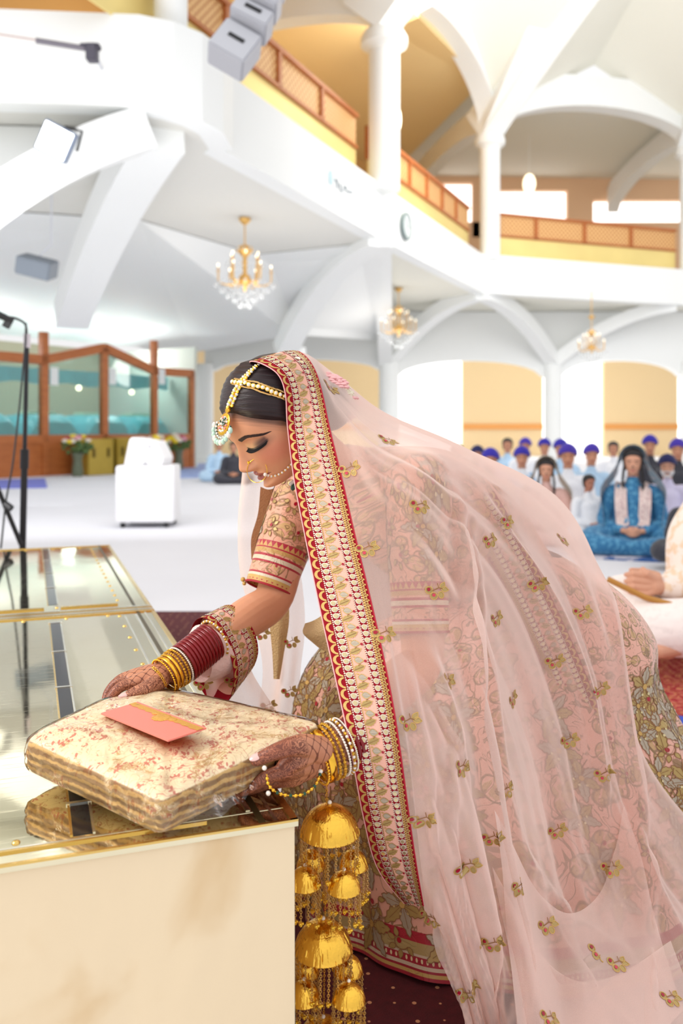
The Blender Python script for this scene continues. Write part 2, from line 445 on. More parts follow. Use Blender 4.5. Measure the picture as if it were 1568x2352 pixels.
# gallery floor
mb = MB(); mb.prism([up(p, 5.0) for p in [LL+Vector((0, .15, 0)), LW+Vector((.1, .15, 0)), Vector((-1.95, 9.8, 0)), Vector((-1.65, 10.9, 0)), PB+Vector((-.1, .1, 0)), PC+Vector((-.15, .15, 0)), PD+Vector((0, .15, 0)), PE+Vector((0, .15, 0)), Vector((17, 33, 0)), Vector((-5, 33, 0)), Vector((-9, 14, 0))]], (0, 0, .2))
struct(mb.build('floor', cream, smooth=False))

# ---- main vault above: folded cream plates rising to the hall's middle, and white ribs
cB = Vector((.78, 15.95, 8.2)); cC = Vector((3.85, 22.6, 8.5)); cD = Vector((9.9, 24.8, 8.9)); cA = Vector((-1.95, 9.95, 8.0))
apex = Vector((9.0, 12.0, 14.5))
mb = MB()
def fold(a, b2, mid_up, inset):
    m_ = (a+b2)/2+Vector((0, 0, mid_up)); 
    mb.prism([a+Vector((0, 0, .6)), m_, apex+Vector((0, 0, 1))], (0, 0, .3)); mb.prism([m_, b2+Vector((0, 0, .6)), apex+Vector((0, 0, 1))], (0, 0, .3))
fold(cB, cC, 2.2, 0); fold(cC, cD, 2.2, 0); fold(cA, cB, 2.2, 0); fold(cD, Vector((17, 22, 8.9)), 2.2, 0)
struct(mb.build('ceiling', cream, smooth=False))
def big_rib(a, b2, w, h, sag): rib(a, b2, w, h, sag, name='trim_5', n=18)
big_rib(cB, apex+Vector((0, 0, .2)), .7, .9, 1.0)
big_rib(cC, apex+Vector((1.6, 0, 0)), .65, .9, 1.0); big_rib(cC, apex+Vector((-1.2, -.5, .6)), .6, .9, .9)
big_rib(cD, apex, .7, .9, 1.2)
# arches between upper columns (pointed-round arch beams)
def arch_beam(a, b2, rise, w, h, name='trim_6'):
    d = b2-a; hd = Vector((d.x, d.y, 0)).normalized(); side = Vector((-hd.y, hd.x, 0)); n = 22; A = np.zeros((n, 4, 3))
    for i in range(n):
        t = i/(n-1); s = math.sqrt(max(0, 1-(2*t-1)**2)); z1 = rise*s; z2 = rise*s+h*(.9+.6*abs(2*t-1)**3)+.1
        c = a+d*t
        for k, (sx, zz) in enumerate(((-.5, z1), (.5, z1), (.5, z2), (-.5, z2))): A[i, k] = c+side*w*sx+Vector((0, 0, zz))
    m2 = MB(); m2.grid(A, closev=True); m2.f += [(0, 1, 2, 3), ((n-1)*4+3, (n-1)*4+2, (n-1)*4+1, (n-1)*4)]; m2.m += [0, 0]
    return struct(m2.build(name, white, angle=30))
arch_beam(cB, cC, 1.45, .5, .9); arch_beam(cC, cD, 1.0, .5, .8); arch_beam(cA, cB, 1.6, .5, .9)
arch_beam(cB, cB+nb*4.6, .6, .4, .5); arch_beam(cC, cC+Vector((-1.5, 7, 0)), .6, .4, .5); arch_beam(cD, cD+Vector((0, 7, 0)), .6, .4, .5)
# ring moulding where ribs meet each upper column
# ---- balcony rail: gold sheet panel below, lattice above
lat, nt, b, g = nmat('wooden_lattice', .5)
u_, v_, _z = g.xyz(g.tex('UV'))
d1 = ((u_+v_)*8).frac(); d2 = ((u_-v_)*8).frac()
ln = ((d1-.5).abs()).max((d2-.5).abs())
nt.links.new(g.mix(g.step(ln, .3, .4), srgb(232, 190, 130), srgb(184, 120, 62)).o, b.inputs['Base Color'])
def rail(a, b2, n, label, x0=.0):
    a, b2 = Vector(a), Vector(b2); d = b2-a; L = d.length; d.normalize(); nn = Vector((-d.y, d.x, 0))
    root = empty('balcony_rail', up(a, ZT), label, 'railing', 'lattice balcony railings')
    rz = math.atan2(d.y, d.x); back = nn*.32
    m1 = MB(); m1.prism([up(a+back, ZT-.02), up(b2+back, ZT-.02), up(b2+back, ZT+.55), up(a+back, ZT+.55)], nn*.02); m1.build('gold_panel', brass_panel, root, smooth=False)
    z0, z1 = ZT+.60, ZT+1.12
    for i in range(n):
        p0, p1 = a+back+d*(L*i/n), a+back+d*(L*(i+1)/n)
        m2 = MB(); m2.prism([up(p0, z0), up(p1, z0), up(p1, z1), up(p0, z1)], nn*.03); o = m2.build('lattice_panel', lat, root, smooth=False)
        me = o.data; uvl = me.uv_layers.new(name='UVMap')
        for lp in me.loops:
            v = me.vertices[lp.vertex_index].co; uvl.data[lp.index].uv = ((v-p0).dot(d), v.z)
        m3 = MB(); m3.box(up(p0, (z0+z1)/2), (.09, .1, z1-z0+.1), rz); m3.build('post', woodm, root, smooth=False)
    m4 = MB(); mid = (a+b2)/2+back; m4.box(up(mid, z1+.03), (L, .12, .07), rz); m4.box(up(mid, z0-.02), (L, .1, .05), rz); m4.build('rail_bar', woodm, root, smooth=False)
rail(PA-ab*1.8, PB-ab*.3, 5, 'lattice wood railing over gold panel, behind the grey line array')
rail(PB+ab*.3, PC-ab*.2, 6, 'lattice wood railing between the two upper columns, above the wall clock')
rail(PC+(PD-PC)*.04, PD, 4, 'lattice wood railing with gold panel on the far right balcony')
# thick projecting sill behind glass at the left balcony is plain white
# ---- objects on the architecture
# wall clock on the parapet
def oriented(fwd, upv=(0, 0, 1)):
    f = Vector(fwd).normalized(); r_ = f.cross(Vector(upv)).normalized(); u2 = r_.cross(f); return Matrix((r_, f, u2)).transposed()   # columns: right, forward, up
wn = -Vector((-(PC-PB).normalized().y, (PC-PB).normalized().x, 0))
blackm = mat('black_plastic', (30, 30, 34), .5); greym = mat('grey_speaker', (190, 192, 200), .5); dgrey = mat('dark_grey_speaker', (112, 120, 130), .6)
cpos = PB+(PC-PB)*.19; cpos = up(cpos, 4.98)+wn*.03
clk = empty('wall_clock', cpos, 'round white clock with grey rim on the white balcony front', 'clock')
R3 = Matrix.Rotation(0, 3, 'Z'); MZ = oriented((0, 0, 1), wn) 
def discM(nrm): 
    q = Vector(nrm).to_track_quat('Z', 'Y'); return q.to_matrix()
DM = discM(wn)
mb = MB(); mb.lathe([(.0, .0), (.27, 0), (.27, .05), (.24, .06), (.235, .03), (0, .03)], 32, cpos, M=DM); mb.build('clock_rim', mat('clock_rim', (120, 135, 135), .4), clk)
mb = MB(); mb.lathe([(0, .035), (.235, .035), (.235, .04), (0, .041)], 32, cpos, M=DM); mb.build('clock_face', mat('clock_face', (205, 212, 212), .5), clk)
mb = MB(); mb.box(cpos+DM@Vector((0, .07, .045)), (.012, .14, .005), M=DM); mb.box(cpos+DM@Vector((.05, -.01, .045)), (.1, .014, .005), M=DM)
for k in range(12): a = k*PI/6; mb.box(cpos+DM@Vector((.2*math.cos(a), .2*math.sin(a), .045)), (.016, .016, .004), M=DM)
mb.build('clock_hands', blackm, clk)
# small lettering on the parapet between the line array and the clock
fn = -nb; base = PA+(PB-PA)*.735
txt = empty('fascia_lettering', up(base, 5.0)+fn*.02, 'small blurred blue-grey lettering on the white balcony front left of the clock', 'lettering')
for nm, off, w_, h_, mcol in (('emblem', -.52, .16, .24, mat('letter_pale_blue', (188, 215, 222), .6)),):
    m2 = MB(); m2.lathe([(0, 0), (.5, 0), (.5, .2), (0, .2)], 20, M=Matrix.Identity(3)); 
    for i, v in enumerate(m2.v): vv = Vector(v); m2.v[i] = tuple(up(base, 5.02)+ab*(off+vv.x*w_)+Vector((0, 0, vv.y*h_))+fn*(.005+vv.z*.05))
    m2.build(nm, mcol, txt)
lm = mat('letter_grey', (150, 158, 165), .6)
for i, (o_, w_, h_, dz) in enumerate(((-.3, .1, .05, .03), (-.27, .03, .14, -.02), (-.14, .03, .12, -.03), (-.08, .1, .03, -.08), (.05, .12, .03, .0), (.08, .03, .08, .01), (.18, .1, .03, -.03), (.32, .14, .025, .0))):
    m2 = MB(); P0 = up(base, 5.0+dz)+ab*o_+fn*.012
    m2.box(P0, (w_, .02, h_), math.atan2(ab.y, ab.x), bev=.004); m2.build('letter', lm, txt)

# line array loudspeaker hanging high
mb = MB(); la = empty('line_array_speaker', (-.62, 6, 4.0), 'pale grey line array loudspeaker hanging in front of the balcony rail', 'loudspeaker')
T = Matrix.Rotation(math.radians(33), 3, 'Y')
cc = W(582, 40, 6.0)
for k, (dz, hh) in enumerate(((-.26, .27), (-.03, .14), (.12, .13), (.27, .13), (.42, .13))):
    m2 = MB(); a = math.radians(30-k*3); Mx = Matrix.Rotation(a, 3, 'Y')@Matrix.Rotation(math.radians(-20), 3, 'X')
    p = cc+Vector((math.sin(a)*dz, 0, math.cos(a)*dz))
    m2.box(p, (.28, .22, hh-.006), M=Mx, bev=.012); o = m2.build('cabinet', greym, la)
    m2 = MB(); m2.box(p+Mx@Vector((.0, -.112, .01)), (.12, .008, .03), M=Mx); m2.build('slot', blackm, la)
m2 = MB(); m2.tube([cc+Vector((.25, 0, .45)), cc+Vector((.3, 0, 5.5))], .012, 8); m2.build('hanging_cable', blackm, la)

# flood light top left
fl_c = W(130, 325, 8.6); flr = empty('flood_light', fl_c, 'square white flood light glowing on a black bracket, upper left', 'lamp')
Mf = Matrix.Rotation(math.radians(-12), 3, 'Y')@Matrix.Rotation(math.radians(-15), 3, 'X')
Mf = Matrix.Rotation(math.radians(28), 3, 'Y')@Matrix.Rotation(math.radians(12), 3, 'X')
m2 = MB(); m2.box(fl_c, (.345, .09, .315), M=Mf, bev=.01); m2.build('housing', mat('lamp_housing', (112, 122, 140), .5), flr)
m2 = MB(); m2.box(fl_c+Mf@Vector((0, -.05, 0)), (.30, .012, .27), M=Mf); m2.build('lamp_glass', mat('flood_glass', (255, 255, 255), .4, emit=(250, 252, 255), es=6), flr)
m2 = MB(); m2.tube([fl_c+Mf@Vector((.0, .06, .16)), fl_c+Mf@Vector((.16, .08, .2)), fl_c+Mf@Vector((.19, .08, 0))], .016, 8); m2.tube([fl_c+Mf@Vector((.0, .06, .16)), fl_c+Vector((0, .9, .4))], .016, 8); m2.build('bracket', blackm, flr)
# camera crane bar, upper left
cr_ = empty('camera_arm', W(150, 110, 8.8), 'dark horizontal camera arm with small head against the white balcony, upper left', 'camera arm')
m2 = MB(); m2.tube([W(-60, 70, 8.2), W(85, 92, 8.6)], .01, 8); m2.build('wire', mat('arm_wire', (190, 170, 165), .5), cr_)
m2 = MB(); m2.tube([W(82, 93, 8.6), W(200, 112, 8.8)], .028, 10); m2.build('bar', mat('arm_grey', (110, 105, 115), .5), cr_)
m2 = MB(); m2.box(W(212, 122, 8.8), (.11, .12, .17), bev=.01); m2.box(W(208, 108, 8.8), (.2, .1, .05), bev=.01); m2.build('camera_head', mat('arm_dark', (75, 72, 84), .5), cr_)
m2 = MB(); m2.tube([W(212, 110, 8.85), up(Vector((-2.6, 9.5, 0)), 4.9)], .015, 8); m2.build('mount', greym, cr_)
# dark speaker box under left rib
sp = empty('hanging_speaker', W(85, 612, 10.5), 'dark grey box loudspeaker hanging under the white rib, far left', 'loudspeaker')
m2 = MB(); m2.box(W(85, 613, 10.5), (.42, .3, .22), M=Matrix.Rotation(math.radians(14), 3, 'Y')@Matrix.Rotation(math.radians(18), 3, 'X'), bev=.015); m2.build('cabinet', dgrey, sp)
m2 = MB(); m2.tube([W(118, 560, 10.6), W(118, 400, 10.8)], .01, 6); m2.tube([W(90, 590, 10.6), W(118, 560, 10.6)], .01, 6); m2.build('bracket', greym, sp)
# pendants
pm = mat('pendant_glass', (255, 246, 225), .4, emit=(255, 240, 205), es=2.2)
for px, py, Y, rx, rz_, lb in ((908, 275, 19, .12, .33, 'glowing oval pendant lamp half behind the middle upper column'), (1215, 422, 27, .19, .3, 'glowing oval pendant lamp in front of the far gallery window')):
    p = W(px, py, Y); r_ = empty('pendant_lamp', p, lb, 'lamp', 'oval pendant lamps of the gallery')
    m2 = MB(); m2.ell(p, (rx, rx, rz_), 20); m2.build('lamp_shade', pm, r_)
    m2 = MB(); m2.tube([p+Vector((0, 0, rz_)), (p.x, p.y, 10.1)], .008, 6); m2.build('cord', white, r_)

# chandeliers
goldc = mat('chandelier_gold', (225, 180, 105), .3, metal=.6)
cry = mat('crystal', (245, 248, 250), .08, spec=.9)
cry.node_tree.nodes['Principled BSDF'].inputs['Transmission Weight'].default_value = .6
bulb = mat('candle_bulb', (255, 245, 225), .4, emit=(255, 235, 200), es=2.5)
def chandelier(loc, label):
    root = empty('chandelier', loc, label, 'chandelier', 'crystal chandeliers under the balcony')
    L = Vector(loc)
    m2 = MB(); m2.lathe([(0, 0), (.1, 0), (.1, -.03), (.05, -.09), (.012, -.11), (.012, -.42), (.05, -.44), (.13, -.48), (.14, -.54), (.06, -.62), (.02, -.68), (.02, -.9), (.09, -.96), (.11, -1.04), (.05, -1.12), (.02, -1.2), (0, -1.22)], 20, L); m2.build('stem', goldc, root)
    for k in range(12):
        a = 2*PI*k/12+.2; low = k % 2 == 0; R_ = .44 if low else .24; z0 = -1.02 if low else -.95; zt = -.9 if low else -.7
        dr = Vector((math.cos(a), math.sin(a), 0))
        pts = smoothpath([L+dr*.05+Vector((0, 0, z0)), L+dr*R_*.5+Vector((0, 0, z0-.09)), L+dr*R_*.95+Vector((0, 0, z0-.05)), L+dr*R_+Vector((0, 0, zt))], 5)
        m2 = MB(); m2.tube(pts, .013, 7); m2.lathe([(0, 0), (.035, .01), (.03, .02), (.012, .02), (.012, .08), (0, .08)], 10, L+dr*R_+Vector((0, 0, zt))); am = m2.build('arm', goldc, root)
        m2 = MB(); m2.ell(L+dr*R_+Vector((0, 0, zt+.11)), (.012, .012, .03), 8); m2.build('bulb', bulb, am)
    m2 = MB()
    for ring, (R_, z_, n_) in enumerate(((.5, -1.12, 26), (.4, -1.2, 22), (.3, -1.3, 18), (.2, -1.38, 12), (.1, -1.45, 8), (.3, -.78, 14), (.16, -.52, 10))):
        for k in range(n_):
            a = 2*PI*k/n_+ring; m2.ell(L+Vector((R_*math.cos(a), R_*math.sin(a), z_+random.uniform(-.02, .02))), (.02, .02, .03), 6)
    o = m2.build('crystal_drops', cry, root); o['kind'] = 'stuff'
    return root
ch1 = chandelier(Q(562, 502, 4.5), 'largest and nearest gold crystal chandelier, left above the bride\'s head')
ch1.location = Q(562, 502, 4.5)
dup(ch1, Q(915, 662, 4.5), label='middle crystal chandelier, hanging between the two ribs right of centre')
c3_ = dup(ch1, W(1358, 726, 22.3), label='smallest and farthest crystal chandelier, above the seated crowd at right')
c3_.scale = (.8, .8, .8)
m2 = MB(); m2.tube([W(1358, 726, 22.3), (W(1358, 726, 22.3).x, 22.3, 4.52)], .012, 8); o = m2.build('ceiling_rod', goldc, None); setpar(o, c3_); o.matrix_parent_inverse = Matrix.Diagonal((1.25, 1.25, 1.25, 1))@Matrix.Translation(-W(1358, 726, 22.3))

# ---- shrine screen: wood frame with glass, left
S0 = W(-60, 1106, 0.1); 
s_a = Vector((-7.25, 17.0, 0)); s_b = Vector((-3.85, 22.2, 0)); sd = (s_b-s_a); SL = sd.length; sd.normalize(); sn = Vector((-sd.y, sd.x, 0))
def ray_hit(px):                                       # distance along the screen seen at column px
    k = (px-CX)/FP; # X = k*Y
    t = (k*s_a.y-s_a.x)/(sd.x-k*sd.y); return t
def zat(t, py): Y = (s_a+sd*t).y; return EYE+(HY-py)/FP*Y
screen = empty('shrine_screen', s_a, 'long orange-wood screen with tall glass panes and a gabled centre at left', 'screen')
def bar(t0, z0, t1, z1, w, name='frame_bar', dep=.14):
    p, q = s_a+sd*t0, s_a+sd*t1; a = Vector((t1-t0, z1-z0)).normalized(); n2 = Vector((-a.y, a.x))*w/2
    pts = [(t0+n2.x, z0+n2.y), (t1+n2.x, z1+n2.y), (t1-n2.x, z1-n2.y), (t0-n2.x, z0-n2.y)]
    m2 = MB(); m2.prism([up(s_a+sd*t, z) for t, z in pts], sn*dep); return m2.build(name, woodm, screen, smooth=False)
tp = [ray_hit(x) for x in (-60, 105, 243, 358, 444)]
z_sill, z_top0 = .72, 2.45
zg = zat(tp[2], 790)-.08; zs1 = zat(tp[1], 826); zs3 = zat(tp[3], 852); zs4 = zat(tp[4], 858)
bar(tp[0], zs1+.0, tp[1], zs1, .2); bar(tp[1], zs1, tp[2], zg, .2); bar(tp[2], zg, tp[3], zs3, .2); bar(tp[3], zs3, tp[4], zs4, .2)
bar(tp[1], 0, tp[1], zat(tp[1], 762), .16, 'post'); bar(tp[2], 0, tp[2], zg, .16, 'post'); bar(tp[3], 0, tp[3], zat(tp[3], 782), .14, 'post'); bar(tp[4], 0, tp[4], zs4+.08, .14, 'post')
bar(tp[0], .78, tp[4], .78, .18, 'sill')
m2 = MB(); m2.prism([up(s_a+sd*tp[0]+sn*.03, 0), up(s_a+sd*tp[4]+sn*.03, 0), up(s_a+sd*tp[4]+sn*.03, .75), up(s_a+sd*tp[0]+sn*.03, .75)], sn*.1); m2.build('plinth_panel', woodm, screen, smooth=False)
gl = bpy.data.materials.new('pane_glass'); gl.use_nodes = True; nt = gl.node_tree; b = nt.nodes['Principled BSDF']
tr = nt.nodes.new('ShaderNodeBsdfTransparent'); mxs = nt.nodes.new('ShaderNodeMixShader'); b.inputs['Roughness'].default_value = .03; b.inputs['Base Color'].default_value = srgb(150, 170, 165); b.inputs['Metallic'].default_value = 0
glo = nt.nodes.new('ShaderNodeBsdfGlossy'); glo.inputs['Roughness'].default_value = .03; mxs.inputs[0].default_value = .10
nt.links.new(tr.outputs[0], mxs.inputs[1]); nt.links.new(glo.outputs[0], mxs.inputs[2]); nt.links.new(mxs.outputs[0], nt.nodes['Material Output'].inputs['Surface']); tr.inputs[0].default_value = srgb(225, 238, 235)
def pane(ts):
    m2 = MB(); m2.prism([up(s_a+sd*t+sn*.06, z) for t, z in ts], sn*.012); m2.build('glass_pane', gl, screen, smooth=False)
pane([(tp[0], .85), (tp[1], .85), (tp[1], zs1), (tp[0], zs1)]); pane([(tp[1], .85), (tp[2], .85), (tp[2], zg), (tp[1], zs1)])
pane([(tp[2], .85), (tp[3], .85), (tp[3], zs3), (tp[2], zg)]); pane([(tp[3], .85), (tp[4], .85), (tp[4], zs4), (tp[3], zs3)])
for t in (tp[1]+.12, tp[2]+.1, tp[3]+.1):             # pale notices taped inside the glass
    zc = zat(t, 865); m2 = MB(); m2.prism([up(s_a+sd*(t+a)-sn*.0, zc+b2) for a, b2 in ((0, -.18), (.2, -.18), (.2, .2), (0, .2))], -sn*.01); m2.build('notice', mat('notice_paper', (222, 226, 226), .6), screen, smooth=False)
# room behind the glass: olive-beige back wall, teal canopy, teal draped beds
bw0, bw1 = s_a+sn*3.6-sd*1, s_b+sn*3.6+sd*.3
m2 = MB(); m2.prism([up(bw0, 0), up(bw1, 0), up(bw1, 3.2), up(bw0, 3.2)], sn*.2); struct(m2.build('wall_alcove', mat('alcove_wall', (186, 178, 152), .8), smooth=False))
tealm = mat('teal_satin', (40, 190, 206), .35, sheen=.4, bump=.6, bscale=5, var=.25, vscale=3)
tealp = mat('teal_valance', (100, 205, 222), .6, bump=.5, bscale=4)
for i, (t0, t1, lb) in enumerate(((tp[0], tp[1], 'leftmost'), (tp[1]+.15, tp[2]-.1, 'second'), (tp[2]+.1, tp[3]-.1, 'third'), (tp[3]+.05, tp[4]-.05, 'rightmost'))):
    r_ = empty('draped_bed', up(s_a+sd*(t0+t1)/2+sn*1.6, 0), f'{lb} teal satin covered bed behind the glass of the wooden screen', 'bed', 'teal covered beds behind the screen')
    nU, nV = 24, 30; A = np.zeros((nU, nV, 3)); w_ = (t1-t0)*.5
    for a in range(nU):
        for b_ in range(nV):
            u, v = 2*a/(nU-1)-1, 2*b_/(nV-1)-1
            h = 1.32-.42*max(0, abs(u)-.55)**1.5*3-.30*max(0, abs(v)-.6)**1.5*3+.012*math.sin(9*u+5*v)
            p = s_a+sd*((t0+t1)/2+u*w_)+sn*(1.5+v*.8); A[a, b_] = (p.x, p.y, max(.1, h if abs(u) < 1 and abs(v) < 1 else .1))
    m2 = MB(); m2.grid(A); o = m2.build('bed_cover', tealm, r_)
    m2 = MB(); p = s_a+sd*((t0+t1)/2)+sn*1.4; m2.box(up(p, 1.36), (w_*1.1, .5, .07), math.atan2(sd.y, sd.x), bev=.03); m2.build('cloth_fold', mat('pale_cover', (205, 226, 200), .5), r_)
m2 = MB(); n_ = 60; A = np.zeros((n_, 2, 3))
for i in range(n_):
    t = tp[0]+(tp[4]-tp[0])*i/(n_-1); p = s_a+sd*t+sn*(.9+.03*math.sin(i*1.7))
    A[i, 0] = (p.x, p.y, 2.35); A[i, 1] = (p.x, p.y, 2.02+.03*math.sin(i*.5))
m2.grid(A); o = m2.build('valance', tealp); tag(o, 'turquoise cloth valance strung along the top behind the glass screen', 'valance')
m2 = MB(); m2.prism([up(s_b+sd*.15, 0), up(s_b+sd*.15+sn*3.8, 0), up(s_b+sd*.15+sn*3.8, 3.1), up(s_b+sd*.15, 3.1)], sd*.1); struct(m2.build('wall_alcove', mat('alcove_side', (206, 210, 200), .8), smooth=False))
# lamp reflections in the panes, put in as small glowing balls behind them
for px, py, w in ((205, 890, 'left'), (326, 900, 'right')):
    p = s_a+sd*ray_hit(px)+sn*.35; z = zat(ray_hit(px), py)
    m2 = MB(); m2.ell(up(p, z), .06, 14); o = m2.build('lamp_reflection', mat('reflection_glow', (255, 245, 225), .4, emit=(255, 232, 195), es=5)); tag(o, f'small glowing ball standing in for a lamp reflected in the glass, {w} of the pair', 'lamp', 'glowing balls for lamp reflections in the glass')

# brass chests and vases in front of the screen
goldbox = mat('brass_chest', (178, 152, 62), .35, metal=.45, var=.1)
def at_screen(px, off): 
    t = ray_hit(px); return s_a+sd*t-sn*off
for px0, px1, hb, lb in ((150, 215, .78, 'olive brass chest left, beside the yellow flowers'), (218, 275, .8, 'olive brass chest right, partly behind the white box')):
    p = at_screen((px0+px1)/2, .45); wdt = abs(ray_hit(px1)-ray_hit(px0))*.92
    r_ = empty('brass_chest', up(p, 0), lb, 'chest', 'brass chests before the screen'); rz = math.atan2(sd.y, sd.x)
    m2 = MB(); m2.box(up(p, hb/2), (wdt, .5, hb), rz, bev=.02); m2.build('body', goldbox, r_)
    for k in (-.28, .28):
        m2 = MB(); m2.box(up(p+sd*k*wdt-sn*.26, hb*.62), (.07, .03, .2), rz, bev=.01); m2.build('latch', mat('latch_dark', (110, 92, 40), .4, metal=.6), r_)
vasem = mat('vase_glass', (96, 104, 84), .25)
fcols = [mat('flower_yellow', (240, 214, 40), .6), mat('flower_white', (240, 230, 215), .6), mat('flower_pink', (226, 160, 180), .6), mat('flower_red', (190, 70, 90), .6), mat('flower_leaf', (74, 100, 48), .6)]
def bouquet(px, off, lb, sc=1.0):
    p = at_screen(px, off); r_ = empty('flower_vase', up(p, 0), lb, 'flower vase', 'bouquets before the screen')
    m2 = MB(); m2.lathe([(0, 0), (.1, 0), (.12, .1), (.09, .35), (.13, .5), (.11, .5), (0, .2)], 20, up(p, 0)); m2.build('vase', vasem, r_)
    m2 = MB(); 
    for k in range(46): a = random.uniform(0, 2*PI); r0 = random.uniform(.05, .3); m2.ell(up(p, 0)+Vector((r0*math.cos(a), r0*math.sin(a)*.7, .5+random.uniform(0, .22))), (.05, .03, .05), 6)
    m2.build('leaves', fcols[4], r_)
    for k in range(22):
        a = random.uniform(0, 2*PI); r0 = .27*math.sqrt(random.random()); h = .64+.2*(1-(r0/.3)**2)+random.uniform(-.03, .04)
        c = up(p, 0)+Vector((r0*math.cos(a), r0*math.sin(a)-.03, h)); m2 = MB(); m2.ell(c, (.06, .06, .045), 8)
        for j in range(5): b_ = 2*PI*j/5; m2.ell(c+Vector((.045*math.cos(b_), .045*math.sin(b_), .01)), (.03, .03, .02), 6)
        m2.build('blossom', fcols[[0, 0, 1, 2, 1, 3][k % 6]], r_)
bouquet(124, .75, 'mixed bouquet with yellow blossoms in a vase, left of the brass chests')
bouquet(386, .35, 'mixed pink and white bouquet in a vase, right behind the white speaker')
bouquet(266, 1.3, 'pale bouquet in a vase, left behind the white speaker')
# blue carpets by the screen
bluec = mat('blue_carpet', (112, 118, 196), .9, bump=.3, bscale=20)
def rug(pts, name, m, lb, z=.012, cat='rug'):
    m2 = MB(); m2.prism([(p[0], p[1], .001) for p in pts], (0, 0, z)); return tag(m2.build(name, m, smooth=False), lb, cat)
def Fl(px, py): return Q(px, py, 0)
rug([Fl(-80, 1124), Fl(108, 1121), Fl(103, 1102), Fl(-80, 1108)], 'floor_mat', bluec, 'violet-blue mat on the white floor below the left end of the wooden screen', z=.03)
rug([Fl(400, 1099), Fl(455, 1098), Fl(545, 1070), Fl(560, 1062), Fl(450, 1066), Fl(400, 1082)], 'floor_mat', mat('pale_blue_carpet', (150, 168, 216), .9), 'pale blue mat on the floor right of the white speaker box')

# white box plinth with monitor speaker
wb = W(328, 1213, 8.75); wb.z = 0
pl = empty('speaker_plinth', wb, 'plain white box plinth on small castors standing on the white floor', 'plinth', rz=0)
wbm = mat('white_laminate', (222, 221, 224), .5)
Rz = math.radians(4)
m2 = MB(); m2.box(wb+Vector((0, .28, .342)), (.58, .56, .57), Rz, bev=.012); m2.build('box', wbm, pl)
for sx in (-1, 1):
    for sy in (-1, 1):
        m2 = MB(); c = wb+Vector((sx*.22, .28+sy*.2, .03)); m2.lathe([(0, -.02), (.03, -.02), (.03, .02), (0, .02)], 14, c, M=Matrix.Rotation(PI/2, 3, 'Y')); m2.tube([c, c+Vector((0, 0, .04))], .01, 6); m2.build('castor', blackm, pl)
sx = W(322, 1070, 8.9); 
mon = empty('monitor_speaker', (sx.x, 9.02, .66), 'white wedge monitor loudspeaker tilted on top of the white plinth', 'loudspeaker')
def mw(px, py, Y=8.85): return W(px, py, Y)
prof = [(284, 1068), (372, 1069), (376, 1052), (358, 1014), (303, 1004), (296, 1010)]
m2 = MB(); m2.prism([mw(*p) for p in prof], (0.03, .36, 0)); o = m2.build('cabinet', wbm, mon, smooth=False)
bv = o.modifiers.new('b', 'BEVEL'); bv.width = .015; bv.segments = 3
m2 = MB()
for p in ((343, 1025), (333, 1063)): m2.ell(mw(p[0], p[1], 8.84), (.018, .012, .012), 10)
m2.build('knob', mat('knob_grey', (150, 150, 155), .5), mon)

# microphone stand, left, behind the table
ms = empty('microphone_stand', W(50, 1700, 4.35)*1, 'black microphone stand with boom and cable rising behind the brass table', 'microphone stand')
bx = W(60, 985, 4.35); bxp = Vector((bx.x, 4.35, 0)); ms.location = bxp
blk = mat('stand_black', (38, 38, 42), .35, metal=.4)
top = W(62, 790, 4.35); ms_b = Vector((top.x-.03, 4.35, .04))
m2 = MB(); m2.tube([ms_b, ms_b+(top-ms_b)*.58], .017, 10); m2.tube([ms_b+(top-ms_b)*.55, ms_b+(top-ms_b)*.62], .022, 10); m2.tube([ms_b+(top-ms_b)*.6, top], .011, 10); m2.build('pole', blk, ms)
m2 = MB(); m2.tube([top+Vector((0, 0, -.02)), top+Vector((0, 0, .05))], .018, 10); m2.build('clamp', mat('chrome', (215, 205, 210), .15, metal=1), ms)
m2 = MB(); m2.tube(smoothpath([top+Vector((0, 0, .04)), W(58, 745, 4.35), W(40, 733, 4.35), W(20, 728, 4.33)], 6), .006, 8); m2.build('gooseneck', blk, ms)
m2 = MB(); m2.tube([W(30, 738, 4.33), W(-20, 715, 4.3)], [.014, .022], 12); m2.box(W(18, 742, 4.33), (.03, .03, .05), M=Matrix.Rotation(.5, 3, 'Y')); m2.build('microphone', blackm, ms)
for a in (200, 320, 80):
    a = math.radians(a); m2 = MB(); m2.tube([ms_b+Vector((0, 0, .28)), ms_b+Vector((.3*math.cos(a), .3*math.sin(a), -.02))], .009, 8); m2.build('leg', blk, ms)
m2 = MB(); m2.tube([W(-10, 1110, 4.25), W(48, 1250, 4.3)], .012, 8); m2.tube([W(12, 1158, 4.25), W(26, 1168, 4.24)], .018, 8); m2.build('boom_arm', blk, ms)
m2 = MB(); m2.tube(smoothpath([W(60, 742, 4.33), W(57, 800, 4.3), W(48, 900, 4.3), W(30, 1060, 4.28), W(14, 1150, 4.26), W(2, 1260, 4.2)], 8), .005, 6); m2.build('cable', blackm, ms)
# ================================================================ BRASS TABLE
ZTOP = .4825
NC = Vector((-.057, 1.15, 0)); tu = Vector((-.337, .9415, 0)).normalized(); tw = Vector((-tu.y, tu.x, 0))   # along the right edge; to the left
def T(a, b, z=ZTOP): return Vector((NC.x+tu.x*a+tw.x*b, NC.y+tu.y*a+tw.y*b, z))
trz = math.atan2(tw.y, tw.x)
